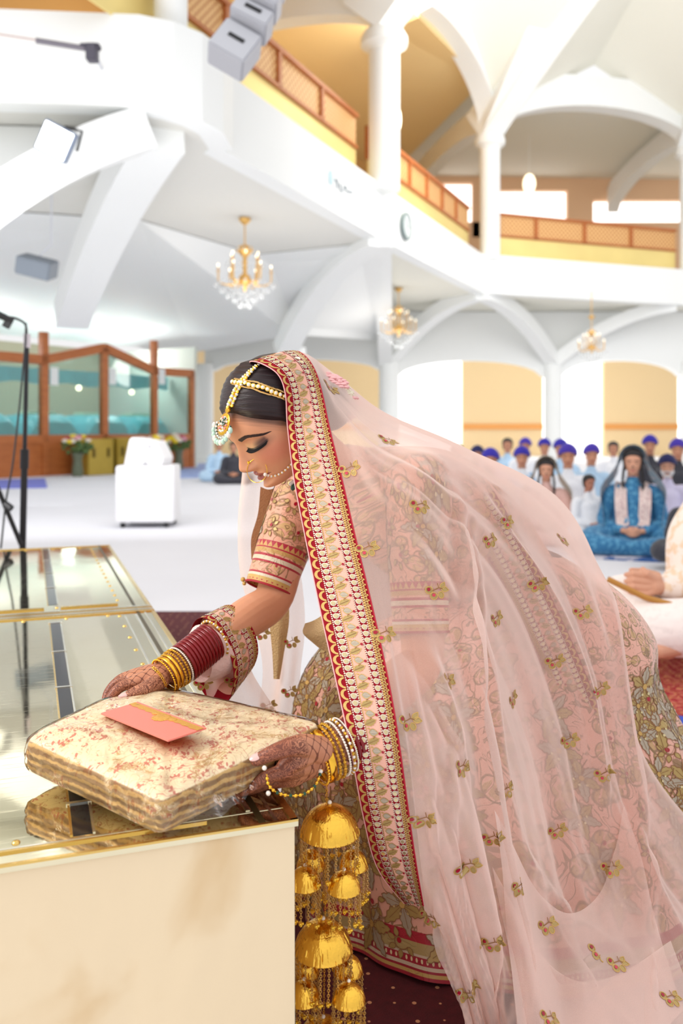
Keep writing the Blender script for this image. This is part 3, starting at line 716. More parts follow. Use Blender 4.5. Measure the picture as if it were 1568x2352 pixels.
# scratched mirror brass
brm, nt, b, g = nmat('mirror_brass', .06, 1.0)
co = g.tex('Object'); x, y, z = g.xyz(co)
rot = nt.nodes.new('ShaderNodeVectorRotate'); rot.rotation_type = 'Z_AXIS'; rot.inputs['Angle'].default_value = -trz; nt.links.new(co, rot.inputs['Vector'])
rx, ry, rz_ = g.xyz(rot.outputs[0])
scr = g.noise(g.comb(rx*14, ry*220, 0.0), 1, 3); cl = g.noise(co, 5, 4)
nt.links.new(g.mix(cl, srgb(226, 215, 176), srgb(238, 229, 198)).o, b.inputs['Base Color'])
r1 = g.step(scr, .55, .8)*.22+.035+g.step(cl, .45, .7)*.05
nt.links.new(r1.o, b.inputs['Roughness'])
setbump(g, b, g.noise(co, 9, 2)*.5+scr*.06, .05, .004)
goldbar = mat('gold_trim', (226, 190, 110), .22, metal=1, bump=.05, bscale=80)
silv = mat('pale_metal', (232, 228, 215), .2, metal=1)
inlay = mat('black_inlay', (22, 20, 24), .12)
grv = mat('groove_dark', (86, 72, 40), .4, metal=.8)
tb = empty('brass_table', T(0, 0, 0), 'low gold-topped table with mirror-polished brass surface and cream cloth front', 'table')
LB, LA = 2.0, 2.88
m2 = MB(); m2.prism([T(0, 0, ZTOP-.007), T(LA, 0, ZTOP-.007), T(LA, LB, ZTOP-.007), T(0, LB, ZTOP-.007)], (0, 0, .007)); m2.build('tabletop', brm, tb, smooth=False)
clo, nt, b, g = nmat('cream_table_cloth', .75, sheen=.2)
co = g.tex('Object'); x, y, z = g.xyz(co)
st = g.step(g.noise(co, 5, 4, .5), .52, .74); 
nt.links.new(g.mix(st*.6, srgb(238, 216, 180), srgb(206, 166, 106)).o, b.inputs['Base Color']); setbump(g, b, g.noise(g.comb(x*3, y*3, z*1.2), 3, 3), .3, .02)
m2 = MB(); nA = 60
def facegrid(p, q, nrm):
    A = np.zeros((nA, 16, 3))
    for i in range(nA):
        for j in range(16):
            t, h = i/(nA-1), j/15; zz = (ZTOP-.0072)*(1-h); o_ = .0015*math.sin(t*31+h)*h+.002*math.sin(t*11+2*h)*h
            c = p+(q-p)*t+nrm*o_; A[i, j] = (c.x, c.y, zz)
    m2.grid(A)
facegrid(T(.004, .004, 0), T(.004, LB, 0), -tu)
facegrid(T(.004, .004, 0), T(LA-.004, .004, 0), -tw)
m2.build('cloth_skirting', clo, tb)
m2 = MB(); m2.prism([T(.03, .03, .01), T(LA-.02, .03, .01), T(LA-.02, LB, .01), T(.03, LB, .01)], (0, 0, ZTOP-.024)); m2.build('table_body', mat('table_core', (205, 180, 140), .7), tb, smooth=False)
def rod(a0, b0, a1, b1, w, h, m, name='trim_rod', z=ZTOP):
    p, q = T(a0, b0, z), T(a1, b1, z); d = (q-p); mm = MB(); mm.box((p+q)/2+Vector((0, 0, h/2-.0005)), (d.length, w, h), math.atan2(d.y, d.x)); return mm.build(name, m, tb, smooth=False)
# edge rails
rod(.002, 0, .002, LB, .005, .003, goldbar, 'edge_rail'); rod(.036, .115, .036, LB, .004, .003, goldbar); rod(.046, .0, .046, LB, .003, .001, silv)
rod(.0, .005, LA, .005, .01, .003, goldbar, 'edge_rail'); rod(0.0, .028, 1.42, .028, .004, .002, silv); rod(0, .046, LA, .046, .009, .0012, grv, 'groove'); rod(.05, .056, 1.38, .056, .006, .002, silv)
rod(LA-.006, 0, LA-.006, LB, .010, .004, goldbar, 'edge_rail')
for a, m in ((1.412, goldbar), (1.435, silv), (1.458, goldbar), (1.48, silv)): rod(a, 0, a, LB, .012, .004, m, 'cross_bar')
rod(1.53, .09, 1.53, .25, .012, .006, goldbar, 'cross_bar'); rod(1.53, .295, 1.53, LB, .012, .006, goldbar, 'cross_bar')
rod(1.36, .086, .25, .086, .004, .0015, silv)
# black inlay strips with silver dividers, two runs
for a0, a1, divs in ((.055, 1.335, (1.017, .722, .43, .15)), (1.59, 2.84, (2.50, 2.186, 1.879))):
    rod(a0, .27, a1, .27, .024, .0012, inlay, 'inlay_strip'); rod(a0, .256, a1, .256, .003, .002, silv); rod(a0, .284, a1, .284, .003, .002, goldbar)
    rod(a1, .27, a1+.012, .27, .036, .003, silv, 'divider')
    for d in divs: rod(d, .27, d+.007, .27, .034, .003, silv, 'divider')
m2 = MB()
riv = []
for a in np.arange(.2, 1.4, .13): riv.append((a, .10))
for a in np.arange(1.6, 2.86, .085): riv.append((a, .085))
for b_ in np.arange(.13, 1.0, .11): riv += [(1.385, b_), (1.545, b_+.02), (LA-.05, b_)]
for b_ in np.arange(.35, 1.0, .2): riv += [(.06, b_)]
for a, b_ in riv:
    mm = MB(); mm.lathe([(.0055, 0), (.0045, .002), (.002, .0032), (0, .0035)], 10, T(a, b_)); mm.build('rivet', goldbar, tb)
# ================================================================ WRAPPED FABRIC PACKAGE
Lc, Nn, Rc, Fc = (Vector((-.462, 1.262, 0)), Vector((-.226, 1.086, 0)), Vector((-.026, 1.283, 0)), Vector((-.308, 1.498, 0)))
zt = {'L': .549, 'N': .533, 'R': .568, 'F': .556}; zb = {'L': .506, 'N': .490, 'R': .528, 'F': .490}
def quad(u, v, zd):                                     # u 0..1 L->R side, v 0..1 near->far ; bilinear over N,R / L,F
    p = Nn*(1-u)*(1-v)+Rc*u*(1-v)+Lc*(1-u)*v+Fc*u*v
    z = zd['N']*(1-u)*(1-v)+zd['R']*u*(1-v)+zd['L']*(1-u)*v+zd['F']*u*v
    return Vector((p.x, p.y, z))
def bulge(U, V): return .017*max(0, 1-(2*min(1, max(0, U))-1)**2)*float(sm(np.array(V), .25, 1.0))
def pk(grow=0, groove=.004, nP=240, nS=34, wr=0):
    A = np.zeros((nS+18, nP, 3)); per = []
    for k in range(nP):                                 # rounded-square perimeter in (u,v)
        a = 2*PI*k/nP; cx_, sy_ = math.cos(a), math.sin(a); e = .085
        per.append((.5+.5*np.sign(cx_)*abs(cx_)**e, .5+.5*np.sign(sy_)*abs(sy_)**e))
    ctr = (.5, .5)
    rng = np.random.RandomState(3)
    for k, (u, v) in enumerate(per):
        for i in range(nS+18):
            if i < nS:
                h = i/(nS-1); ins = groove*8*(.5+.5*math.cos(h*2*PI*3.0))*.18+.03*(1-math.sqrt(max(0, 1-(2*h-1)**2))) if h > 0 else .03
                ins += .006*math.sin(k*.21+i*.5)*math.sin(h*PI)
                s = 1-ins+grow; U, V = .5+(u-.5)*s, .5+(v-.5)*s
                p0, p1 = quad(U, V, zb), quad(U, V, zt); p1.z += bulge(U, V); p = p0+(p1-p0)*h
            else:
                q = (i-nS+1)/18; s = (1-.03)*(1-q)+grow*(1-q); U, V = .5+(u-.5)*s, .5+(v-.5)*s
                p = quad(U, V, zt); p.z += bulge(U, V); dm = (1-(2*U-1)**2)*(1-(2*V-1)**2)
                p.z += .012*max(0, dm)**.6+.0018*math.sin(U*19+V*7)*min(1, q*5)
            if i < 3: p.z = p.z
            A[i, k] = p
    if wr:
        for i in range(nS+18):
            for k in range(nP):
                x, y, z = A[i, k]; w_ = math.sin(x*85+y*40)*math.sin(y*70-x*30)+.6*math.sin(x*210+z*90+y*30)
                A[i, k, 2] += wr*w_*(.4 if i > nS else .2)+wr*.8*(i >= nS-2); A[i, k, 0] += wr*w_*.4*(i < nS)
    return A
pkm, nt, b, g = nmat('floral_fabric', .55, sheen=.3)
co = g.tex('Object'); x, y, z = g.xyz(co)
n1 = g.noise(co, 18, 3, .8); n2 = g.noise(co, 42, 3, 1.5)
gold_p = g.step(n1, .54, .62)*g.step(n2, .42, .5)*g.step(((n2*9).frac()-.5).abs(), .10, .2)
fl_ = None
for ax_, bx_, off_ in ((.8, .6, 0.0), (-.6, .8, 3.3), (.2, -1.0, 7.1)):
    vc = g.comb((x*ax_+y*bx_)*62+off_, (x*-bx_+y*ax_)*150, z*40); vv_ = g.voro(vc, 1, 'F1', rnd=.9); pt = g.step(vv_, .34, .26); fl_ = pt if fl_ is None else fl_.max(pt)
fl_ = fl_*g.step(g.noise(co, 44, 2), .50, .56)
vine = g.step(((g.noise(co, 26, 2, .4)*9).frac()-.5).abs(), .06, .02)
c1 = g.mix(gold_p*.75, srgb(255, 234, 196), srgb(200, 152, 82)); cv = g.step(((g.noise(co, 34, 2, .6)*8).frac()-.5).abs(), .10, .05); c1 = g.mix(vine*.5, c1, srgb(196, 152, 84)); c1 = g.mix(cv*g.step(g.noise(co, 16, 2), .46, .54)*.6, c1, srgb(214, 120, 100)); c1 = g.mix(fl_*.85, c1, srgb(206, 104, 88))
side = g.step(z+x*-.05, .546, .538)
zig = (((x*60+y*60).sin()*.15+n1*1.6+n2*.5+z*95).frac()-.5).abs()
c2 = g.mix(g.step(zig, .12, .3), srgb(212, 166, 86), srgb(140, 94, 32)); 
nrm = nt.nodes.new('ShaderNodeNewGeometry'); nz_ = g.xyz(nrm.outputs['Normal'])[2]
sidef = g.step(nz_.abs(), .8, .5)*g.step(n1, .70, .52)
nt.links.new(g.mix(sidef*.85, c1, c2).o, b.inputs['Base Color']); setbump(g, b, n2+vine*.3, .4, .0015)
pkg = empty('wrapped_fabric', quad(.5, .5, zb), 'folded cream floral fabric in clear plastic held over the brass table', 'fabric')
A = pk(); m2 = MB(); m2.grid(A, closev=True); m2.f.append(tuple(range(A.shape[1]))); m2.m.append(0); m2.build('folded_cloth', pkm, pkg, angle=50)
plm = bpy.data.materials.new('clear_plastic'); plm.use_nodes = True; nt = plm.node_tree; nt.nodes.remove(nt.nodes['Principled BSDF']); g = G(nt)
tr = nt.nodes.new('ShaderNodeBsdfTransparent'); tr.inputs[0].default_value = (.985, .98, .97, 1); gs = nt.nodes.new('ShaderNodeBsdfGlossy'); gs.inputs['Roughness'].default_value = .06
co = g.tex('Object'); bp = nt.nodes.new('ShaderNodeBump'); bp.inputs['Strength'].default_value = .9; bp.inputs['Distance'].default_value = .006
h = g.noise(co, 14, 3, 1.2)+g.noise(co, 48, 2, .6)*.25; nt.links.new(h.o, bp.inputs['Height']); nt.links.new(bp.outputs[0], gs.inputs['Normal'])
fr = nt.nodes.new('ShaderNodeFresnel'); fr.inputs[0].default_value = 1.30; nt.links.new(bp.outputs[0], fr.inputs['Normal'])
mx = nt.nodes.new('ShaderNodeMixShader'); nt.links.new(fr.outputs[0], mx.inputs[0]); nt.links.new(tr.outputs[0], mx.inputs[1]); nt.links.new(gs.outputs[0], mx.inputs[2]); nt.links.new(mx.outputs[0], nt.nodes['Material Output'].inputs['Surface'])
A = pk(grow=.012, groove=0, wr=.0028); m2 = MB(); m2.grid(A, closev=True)
m2.build('plastic_wrap', plm, pkg, angle=180)
# loose plastic flap along the near right side
A = np.zeros((26, 8, 3))
for i in range(26):
    t = i/25; e = quad(t*.8, 0, zb); out = Vector((.7, -.7, 0))
    for j in range(8):
        s = j/7; p = e+out*(s*.03*math.sin(PI*min(1, t*1.1+.15)))+Vector((0, 0, .006+.012*(1-s)+.003*math.sin(t*40+s*4))); A[i, j] = (p.x, p.y, max(p.z, ZTOP+.002))
m2 = MB(); m2.grid(A); m2.build('plastic_flap', plm, pkg, angle=180)
# coral envelope on top
ec = [Q(232, 1641, .574), Q(316, 1615, .577), Q(474, 1675, .579), Q(386, 1704, .577)]
envm, nt, b, g = nmat('coral_paper', .5)
b.inputs['Base Color'].default_value = srgb(234, 128, 112)
env = empty('gift_envelope', sum(ec, Vector())/4, 'flat coral envelope with gold printed band lying on the wrapped fabric', 'envelope')
m2 = MB(); m2.prism(ec, (0, 0, .0022)); m2.build('paper', envm, env, smooth=False)
goldfoil = mat('gold_foil', (232, 176, 84), .35, metal=.5, bump=.3, bscale=400)
def ev(u, v): return ec[0]*(1-u)*(1-v)+ec[1]*(1-u)*v+ec[3]*u*(1-v)+ec[2]*u*v+Vector((0, 0, .0027))
m2 = MB(); A = np.zeros((40, 2, 3))
for i in range(40):
    u = i/39; A[i, 0] = ev(u, .74+.02*math.sin(u*60)); A[i, 1] = ev(u, .93)
m2.grid(A)
for k in range(9):
    a = 2*PI*k/9; m2.ell(ev(.52+.06*math.cos(a), .72+.14*math.sin(a)), (.006, .006, .0012), 8)
m2.ell(ev(.52, .74), (.013, .011, .0016), 12); m2.ell(ev(.40, .80), (.007, .006, .0014), 10); m2.ell(ev(.64, .80), (.007, .006, .0014), 10)
m2.build('gold_band', goldfoil, env)
# ================================================================ RUGS
mar, nt, b, g = nmat('maroon_carpet', .95)
co = g.tex('Object'); x, y, z = g.xyz(co)
vd = g.voro(co, 24, 'F1', rnd=.2); dots = g.step(vd, .11, .08)
nt.links.new(g.mix(dots, g.mix(g.noise(co, 60, 2), srgb(64, 12, 20), srgb(92, 22, 32)), srgb(206, 150, 112)).o, b.inputs['Base Color']); setbump(g, b, g.noise(co, 300, 2), .4, .003)
rug([(.0, 1.0), (1.3, 1.0), (1.3, 2.25), (.1, 2.3), (-.35, 2.2)], 'maroon_runner', mar, 'dark maroon carpet with small pale dots under the bride\'s skirt', z=.006)
rug([Fl(340, 1407), Fl(500, 1407), Fl(560, 1500), Fl(405, 1500)], 'maroon_mat', mar, 'maroon mat on the white floor just beyond the table\'s right edge', z=.006)
red, nt, b, g = nmat('red_patterned_rug', .95)
co = g.tex('Object'); n1 = g.noise(co, 9, 3, 2.0); ln = g.step(((n1*7).frac()-.5).abs(), .16, .08); v2 = g.step(g.voro(co, 26, 'F1', rnd=.3), .34, .26)
nt.links.new(g.mix(v2*.6, g.mix(ln*.65, srgb(150, 22, 34), srgb(214, 160, 96)), srgb(196, 110, 90)).o, b.inputs['Base Color'])
rug([Fl(1395, 1478), Fl(1720, 1460), Fl(1720, 1668), Fl(1490, 1640)], 'red_rug', red, 'red and gold patterned rug under the seated man in cream at right', z=.008)
blu, nt, b, g = nmat('blue_fan_rug', .95)
co = g.tex('Object'); x, y, z = g.xyz(co); v2 = g.step(g.voro(g.comb(x*1, y*2.2, 0.0), 11, 'F1', rnd=.25), .26, .2)
nt.links.new(g.mix(v2, srgb(52, 78, 178), srgb(228, 196, 160)).o, b.inputs['Base Color'])
rug([Fl(1480, 1636), Fl(1720, 1668), Fl(1720, 1760), Fl(1480, 1712)], 'blue_rug', blu, 'bright blue rug with pale petal marks behind the bride\'s skirt at right', z=.006)
rug([Fl(1480, 1712), Fl(1760, 1775), Fl(1760, 1800), Fl(1480, 1740)], 'yellow_strip', mat('yellow_braid', (226, 204, 140), .9), 'pale yellow braided strip along the blue rug at the right edge', z=.006)
bc, nt, b, g = nmat('blue_blossom_cloth', .9)
co = g.tex('Object'); n1 = g.step(g.noise(co, 6, 2, 1.0), .5, .56)
nt.links.new(g.mix(n1, srgb(40, 86, 150), srgb(206, 200, 210)).o, b.inputs['Base Color'])
rug([Fl(1340, 1250), Fl(1600, 1272), Fl(1590, 1296), Fl(1350, 1284)], 'blue_blossom_rug', bc, 'blue rug with pale blossoms in front of the woman in a blue dress', z=.008)
rug([Fl(1320, 1196), Fl(1640, 1215), Fl(1600, 1271), Fl(1340, 1249)], 'beige_rug', mat('beige_rug', (222, 196, 178), .9, var=.1), 'plain beige rug beneath the woman in a blue dress', z=.008)
# ================================================================ HEAD SHAPE (local: x face, y left, z up)
def spline(xs, ys):
    xs, ys = np.array(xs, float), np.array(ys, float)
    def f(x):
        x = np.asarray(x, float); i = np.clip(np.searchsorted(xs, x)-1, 0, len(xs)-2)
        h = xs[i+1]-xs[i]; t = np.clip((x-xs[i])/h, 0, 1)
        d = np.gradient(ys, xs); return (2*t**3-3*t**2+1)*ys[i]+(t**3-2*t**2+t)*h*d[i]+(-2*t**3+3*t**2)*ys[i+1]+(t**3-t**2)*h*d[i+1]
    return f
Fz = spline([-.104, -.100, -.09, -.075, -.06, -.04, -.02, .0, .015, .03, .05, .075, .095, .110, .118], [.045, .060, .0725, .0715, .0735, .0755, .0765, .0775, .080, .0840, .0800, .066, .046, .020, -.005])
Bz = spline([-.104, -.095, -.08, -.06, -.04, -.02, .0, .03, .06, .085, .105, .118], [.035, .005, -.02, -.045, -.062, -.078, -.088, -.095, -.089, -.073, -.045, -.005])
Wz = spline([-.104, -.098, -.085, -.065, -.045, -.02, .0, .03, .06, .085, .105, .118], [.008, .024, .040, .052, .060, .066, .069, .073, .073, .063, .038, .0])
def gs2(y, z, y0, z0, sy, sz): return np.exp(-((y-y0)/sy)**2-((z-z0)/sz)**2)
def head_grid(nz=150, nt=200, male=0):
    zs = -.104+.222*(.5-.5*np.cos(np.linspace(0, PI, nz))); th = np.linspace(0, 2*PI, nt, endpoint=False)
    Z, TH = np.meshgrid(zs, th, indexing='ij')
    F, B, Wd = Fz(Z), Bz(Z), Wz(Z); wj = np.clip((Z+.10)/.12, 0, 1); wj = wj*wj*(3-2*wj); xc = (F*.35+B*.65)*(1-wj)+(F+B)/2*wj; 
    ct, st = np.cos(TH), np.sin(TH)
    e = np.where(ct > 0, .92, 1.0)
    X = np.where(ct > 0, xc+(F-xc)*np.abs(ct)**e, xc-(xc-B)*np.abs(ct)**e)
    Y = Wd*np.sign(st)*np.abs(st)**.92
    fr = np.clip(ct, 0, 1)**.5
    y, z = np.abs(Y), Z
    d = np.zeros_like(X)
    nose_w = np.interp(z, [-.046, -.036, -.028, -.01, .012, .02], [.013, .0135, .0115, .0085, .008, .010])
    nose_a = np.interp(z, [-.048, -.044, -.038, -.031, -.025, -.012, .0, .012, .022], [0, .012, .023, .0275, .025, .016, .009, .004, .0])
    d += nose_a*np.exp(-(y/nose_w)**2.4)
    d += .008*gs2(y, z, .014, -.037, .0065, .008)               # nostril wings
    d -= .0095*gs2(y, z, .035, .006, .016, .012)                # eye sockets
    d += .0080*gs2(y, z, .036, .002, .0125, .0095)             # eyeball under lid
    d += .0035*gs2(y, z, .030, .020, .024, .006)                # brow ridge
    d += .0045*gs2(y, z, .040, -.026, .018, .018)               # cheek
    lw = np.clip(1-(y/.026)**2, 0, 1)
    d += .0085*lw**.8*np.exp(-((z+.0555+.0012*np.cos(y*240))/.0050)**2)     # upper lip
    d += .0095*lw*np.exp(-((z+.0690)/.0058)**2)                 # lower lip
    d -= .0050*np.clip(1-(y/.029)**2, 0, 1)*np.exp(-((z+.0622)/.0020)**2)
    d -= .0030*gs2(y, z, .0, -.049, .004, .004)
    d -= .0035*gs2(y, z, 0, -.0795, .02, .005)
    d += .0060*gs2(y, z, 0, -.0915, .017, .0095)                # chin
    d -= .0022*gs2(y, z, .028, -.061, .003, .005)
    X = X+d*fr
    P = np.stack([X, Y, Z], -1)
    return P
def head_shape(mb, M, scale=1.0, nz=150, nt=200, chin=1.0):
    P = head_grid(nz, nt); P[..., 2] = np.where(P[..., 2] < -.045, -.045+(P[..., 2]+.045)*chin, P[..., 2]); P = P*scale
    P = P@np.array(M.to_3x3()).T+np.array(M.translation)
    mb.grid(P[1:-1], closev=True); n = nt; o = len(mb.v)-(nz-2)*n
    mb.f.append(tuple(range(o, o+n))); mb.m.append(0); mb.f.append(tuple(range(o+(nz-3)*n, o+(nz-2)*n))); mb.m.append(0)
def frame(f, upv, org):
    f = Vector(f).normalized(); l = Vector(upv).cross(f).normalized(); u = f.cross(l)
    M = Matrix((f, l, u)).transposed().to_4x4(); M.translation = Vector(org); return M
def capsule(mb, pts, rs, n=20, flat=None):              # closed rounded tapering tube
    pts = [Vector(p) for p in pts]; P = [pts[0]]; R = [rs[0]*.02]
    d0 = (pts[0]-pts[1]).normalized(); d1 = (pts[-1]-pts[-2]).normalized()
    P, R = [], []
    for a in (80, 55, 30): a = math.radians(a); P.append(pts[0]+d0*rs[0]*math.sin(a)); R.append(rs[0]*math.cos(a))
    P += pts; R += list(rs)
    for a in (30, 55, 80): a = math.radians(a); P.append(pts[-1]+d1*rs[-1]*math.sin(a)); R.append(rs[-1]*math.cos(a))
    mb.tube(P, R, n, flat=flat)
def softlimb(mb, pts, rs, n=20, k=5, flat=None):
    q = smoothpath(pts, k); r = smoothpath([(a, 0, 0) for a in rs], k)[:, 0]; capsule(mb, q, r, n, flat)
# ================================================================ BRIDE
bride = empty('person', (.25, 1.7, 0), 'bride in pale pink embroidered skirt and sheer veil, bending to hold the wrapped fabric', 'person')
HS = .97; CHIN = .86
pit, yaw = math.radians(33), math.radians(27)
hf = Vector((-math.cos(pit)*math.cos(yaw), -math.sin(yaw)*math.cos(pit), -math.sin(pit)))
HM = frame(hf, (0, 0, 1), W(631, 979, 1.58))
def H(x, y, z):
    if z < -.045: z = -.045+(z+.045)*CHIN
    return HM@Vector((x*HS, y*HS, z*HS))
sh = MB()
head_shape(sh, HM, HS, 190, 260, chin=CHIN)
shL, elL, wrL = W(955, 1125, 1.53), W(968, 1515, 1.46), W(772, 1718, 1.285)
shR, elR, wrR = W(700, 1120, 1.76), W(625, 1378, 1.68), W(398, 1540, 1.475)
smid = (shL+shR)/2+Vector((.03, .02, -.005))
softlimb(sh, [H(-.035, 0, -.035), H(-.045, 0, -.09), smid+Vector((-.035, 0, .0)), smid+Vector((.03, 0, -.03))], [.050, .046, .058, .07], 24)
pel = Vector((.37, 1.86, .62))
softlimb(sh, [smid+Vector((.02, 0, -.03)), smid+Vector((.12, .03, -.06)), smid+Vector((.24, .1, -.13)), pel], [.10, .125, .10, .125], 28)
softlimb(sh, [smid, shL, shL+(elL-shL)*.25, shL+(elL-shL)*.7, elL, elL+(wrL-elL)*.3, elL+(wrL-elL)*.75, wrL], [.06, .050, .045, .040, .036, .038, .029, .0245], 22)
softlimb(sh, [smid, shR, shR+(elR-shR)*.25, shR+(elR-shR)*.7, elR, elR+(wrR-elR)*.3, elR+(wrR-elR)*.75, wrR], [.06, .050, .045, .041, .037, .038, .029, .024], 22)
for s, kx in ((-1, .30), (1, .34)):
    softlimb(sh, [pel+Vector((0, s*.08, -.03)), Vector((kx-.04, 1.80+s*.10, .40)), Vector((kx+.14, 1.9+s*.1, .10))], [.11, .07, .045], 16)
    capsule(sh, [Vector((kx+.14, 1.9+s*.1, .05)), Vector((kx-.04, 1.88+s*.1, .03))], [.045, .03], 12)
def P3(l): return [W(*p) for p in l]
# far hand (resting over the far edge of the package)
kn = [W(310, 1568, 1.43), W(303, 1557, 1.452), W(306, 1551, 1.472), W(316, 1549, 1.49)]
for k in kn: capsule(sh, [wrR, wrR+(k-wrR)*.5, k], [.019, .0165, .0112], 14)
for i in range(3): capsule(sh, [wrR+(kn[i]-wrR)*.4, (kn[i]+kn[i+1])/2], [.015, .010], 12)
fing = [[(310, 1568, 1.43), (280, 1576, 1.42), (258, 1596, 1.41), (247, 1616, 1.402)], [(303, 1557, 1.452), (270, 1567, 1.447), (249, 1590, 1.44), (241, 1613, 1.43)],
        [(306, 1551, 1.472), (276, 1561, 1.472), (256, 1583, 1.467), (248, 1605, 1.46)], [(316, 1549, 1.49), (290, 1559, 1.492), (273, 1578, 1.49), (265, 1596, 1.487)]]
for f in fing: softlimb(sh, P3(f), [.0105, .0092, .0082, .0066], 12, 4)
softlimb(sh, P3([(370, 1562, 1.445), (335, 1582, 1.41), (306, 1594, 1.397), (283, 1605, 1.39)]), [.015, .0125, .0105, .0075], 12, 4)
# near hand (gripping the near right corner, thumb on top)
knL = [W(652, 1772, 1.205), W(655, 1785, 1.228), W(662, 1788, 1.25), W(672, 1788, 1.27)]
wl = wrL+Vector((-.012, -.01, -.002))
for k in knL: capsule(sh, [wl, wl+(k-wl)*.5, k], [.022, .019, .0125], 14)
for i in range(3): capsule(sh, [wl+(knL[i]-wl)*.4, (knL[i]+knL[i+1])/2], [.018, .011], 12)
for f in ([(652, 1772, 1.205), (612, 1786, 1.197), (582, 1803, 1.195), (556, 1818, 1.198)], [(655, 1785, 1.228), (612, 1797, 1.222), (578, 1810, 1.220), (552, 1819, 1.222)],
          [(662, 1788, 1.25), (620, 1798, 1.25), (590, 1808, 1.25), (566, 1814, 1.25)], [(672, 1788, 1.27), (638, 1795, 1.275), (612, 1802, 1.275), (592, 1806, 1.275)]):
    softlimb(sh, P3(f), [.0115, .010, .009, .0072], 12, 4)
softlimb(sh, P3([(735, 1722, 1.235), (692, 1712, 1.205), (640, 1724, 1.185), (588, 1746, 1.178)]), [.019, .0155, .0118, .0085], 14, 5)
capsule(sh, P3([(700, 1730, 1.22), (655, 1762, 1.205)]), [.018, .013], 12)
bme = fuse(sh, .0019, 5, .5)
nv = len(bme.vertices); co_v = np.zeros(nv*3); bme.vertices.foreach_get('co', co_v); co_v = co_v.reshape(-1, 3)
HMi = np.array(HM.inverted()); hl = (co_v@HMi[:3, :3].T+HMi[:3, 3])/HS
hl[:, 2] = np.where(hl[:, 2] < -.045, -.045+(hl[:, 2]+.045)/CHIN, hl[:, 2])
def addattr(me, name, arr, t='FLOAT_VECTOR'):
    a = me.attributes.new(name, t, 'POINT'); a.data.foreach_set('vector' if t == 'FLOAT_VECTOR' else 'value', np.asarray(arr, np.float32).ravel())
addattr(bme, 'hl', hl)
def handcoords(w, k, nrm):
    w = np.array(w); d = np.array(k)-w; d /= np.linalg.norm(d); n_ = np.array(nrm, float); n_ -= d*n_.dot(d); n_ /= np.linalg.norm(n_); s_ = np.cross(n_, d)
    r = co_v-w; return np.stack([r@d, r@s_, r@n_], -1)
h1, h2 = handcoords(wrL, (knL[0]+knL[2])/2, (-.3, -1, .6)), handcoords(wrR, (kn[0]+kn[2])/2, (0, -.5, 1))
m1 = (np.abs(h1[:, 0]-.06) < .12)&(np.linalg.norm(h1[:, 1:], axis=1) < .09)&(h1[:, 0] > -.03); m2_ = (h2[:, 0] > -.03)&(h2[:, 0] < .25)&(np.linalg.norm(h2[:, 1:], axis=1) < .10)
hc = np.where(m1[:, None], h1, h2); hm = (m1|m2_).astype(float)*np.clip((hc[:, 0]+.03)/.01, 0, 1)
addattr(bme, 'hc', hc); addattr(bme, 'hm', hm, 'FLOAT')
skin, nt, b, g = nmat('bride_skin', .42, spec=.45)
b.inputs['Subsurface Weight'].default_value = .12; b.inputs['Subsurface Radius'].default_value = (.012, .005, .003); b.inputs['Subsurface Scale'].default_value = .5
x, y, z = g.xyz(g.attr('hl')); ya = y.abs()
base = g.mix(g.noise(g.tex('Object'), 25, 3), srgb(210, 145, 108), srgb(219, 156, 121))
headm = g.step((x*x+y*y+z*z).sqrt(), .17, .15)
blush = g.step((((ya-.052)*(ya-.052)+(z+.026)*(z+.026))).sqrt(), .034, .004)*headm*x.gt(.0)
base = g.mix(blush*.45, base, srgb(206, 104, 82))
# eye make-up
dy = ya-.038; arc = z+.0050-dy*dy*14
inlid = g.step(dy.abs(), .0205, .0165)*headm*x.gt(.03)
shim = g.step(arc, -.001, .001)*g.step(arc, .014, .006)*inlid
base = g.mix(shim*.8, base, g.mix(g.step(ya, .034, .050), srgb(226, 176, 128), srgb(74, 44, 44)))
lash = g.step(arc.abs(), .0036, .0014)*inlid
base = g.mix(lash*.95, base, srgb(24, 16, 18))
smoke = g.step(((dy-.011)*(dy-.011)+(z-.001)*(z-.001)).sqrt(), .017, .003)*headm*x.gt(.03)
base = g.mix(smoke*.6, base, srgb(74, 44, 42))
# brow tint and soft baby hair at the hairline
tb_ = (ya-.021)*(1/.039); bz_ = z-.0195-(tb_*2.2).sin()*.0045+g.step(tb_, .35, 1.15)*.013
brm_ = g.step(bz_.abs()-(1-tb_)*.0018, .0013, .0001)*g.step(tb_, -.03, .05)*g.step(tb_, 1.02, .85)*x.gt(.02)*headm
base = g.mix(brm_*.8, base, srgb(64, 38, 34))
hlz = z-.070+(.072-x)*.80+ya*.16; hno = g.noise(g.comb(x*14, y*20, z*200-x*160), 1, 2)
base = g.mix(g.step(hlz+hno*.016-.008, -.016, .008)*headm*x.gt(-.01)*.8, base, srgb(48, 30, 30))
# lips
q = 1-(ya*ya)*(1/.0275**2)
zz = z+.0622
lipm = g.step(q*.0128-zz, -.0004, .0008)*g.step(zz+q*.0145, -.0004, .0008)*x.gt(.045)*headm*q.gt(0)
base = g.mix(lipm*.9, base, srgb(164, 82, 76))
seam = g.step((zz+.0002).abs(), .0011, .0004)*g.step(ya, .031, .028)*x.gt(.045)*headm
base = g.mix(seam*.8, base, srgb(92, 36, 36))
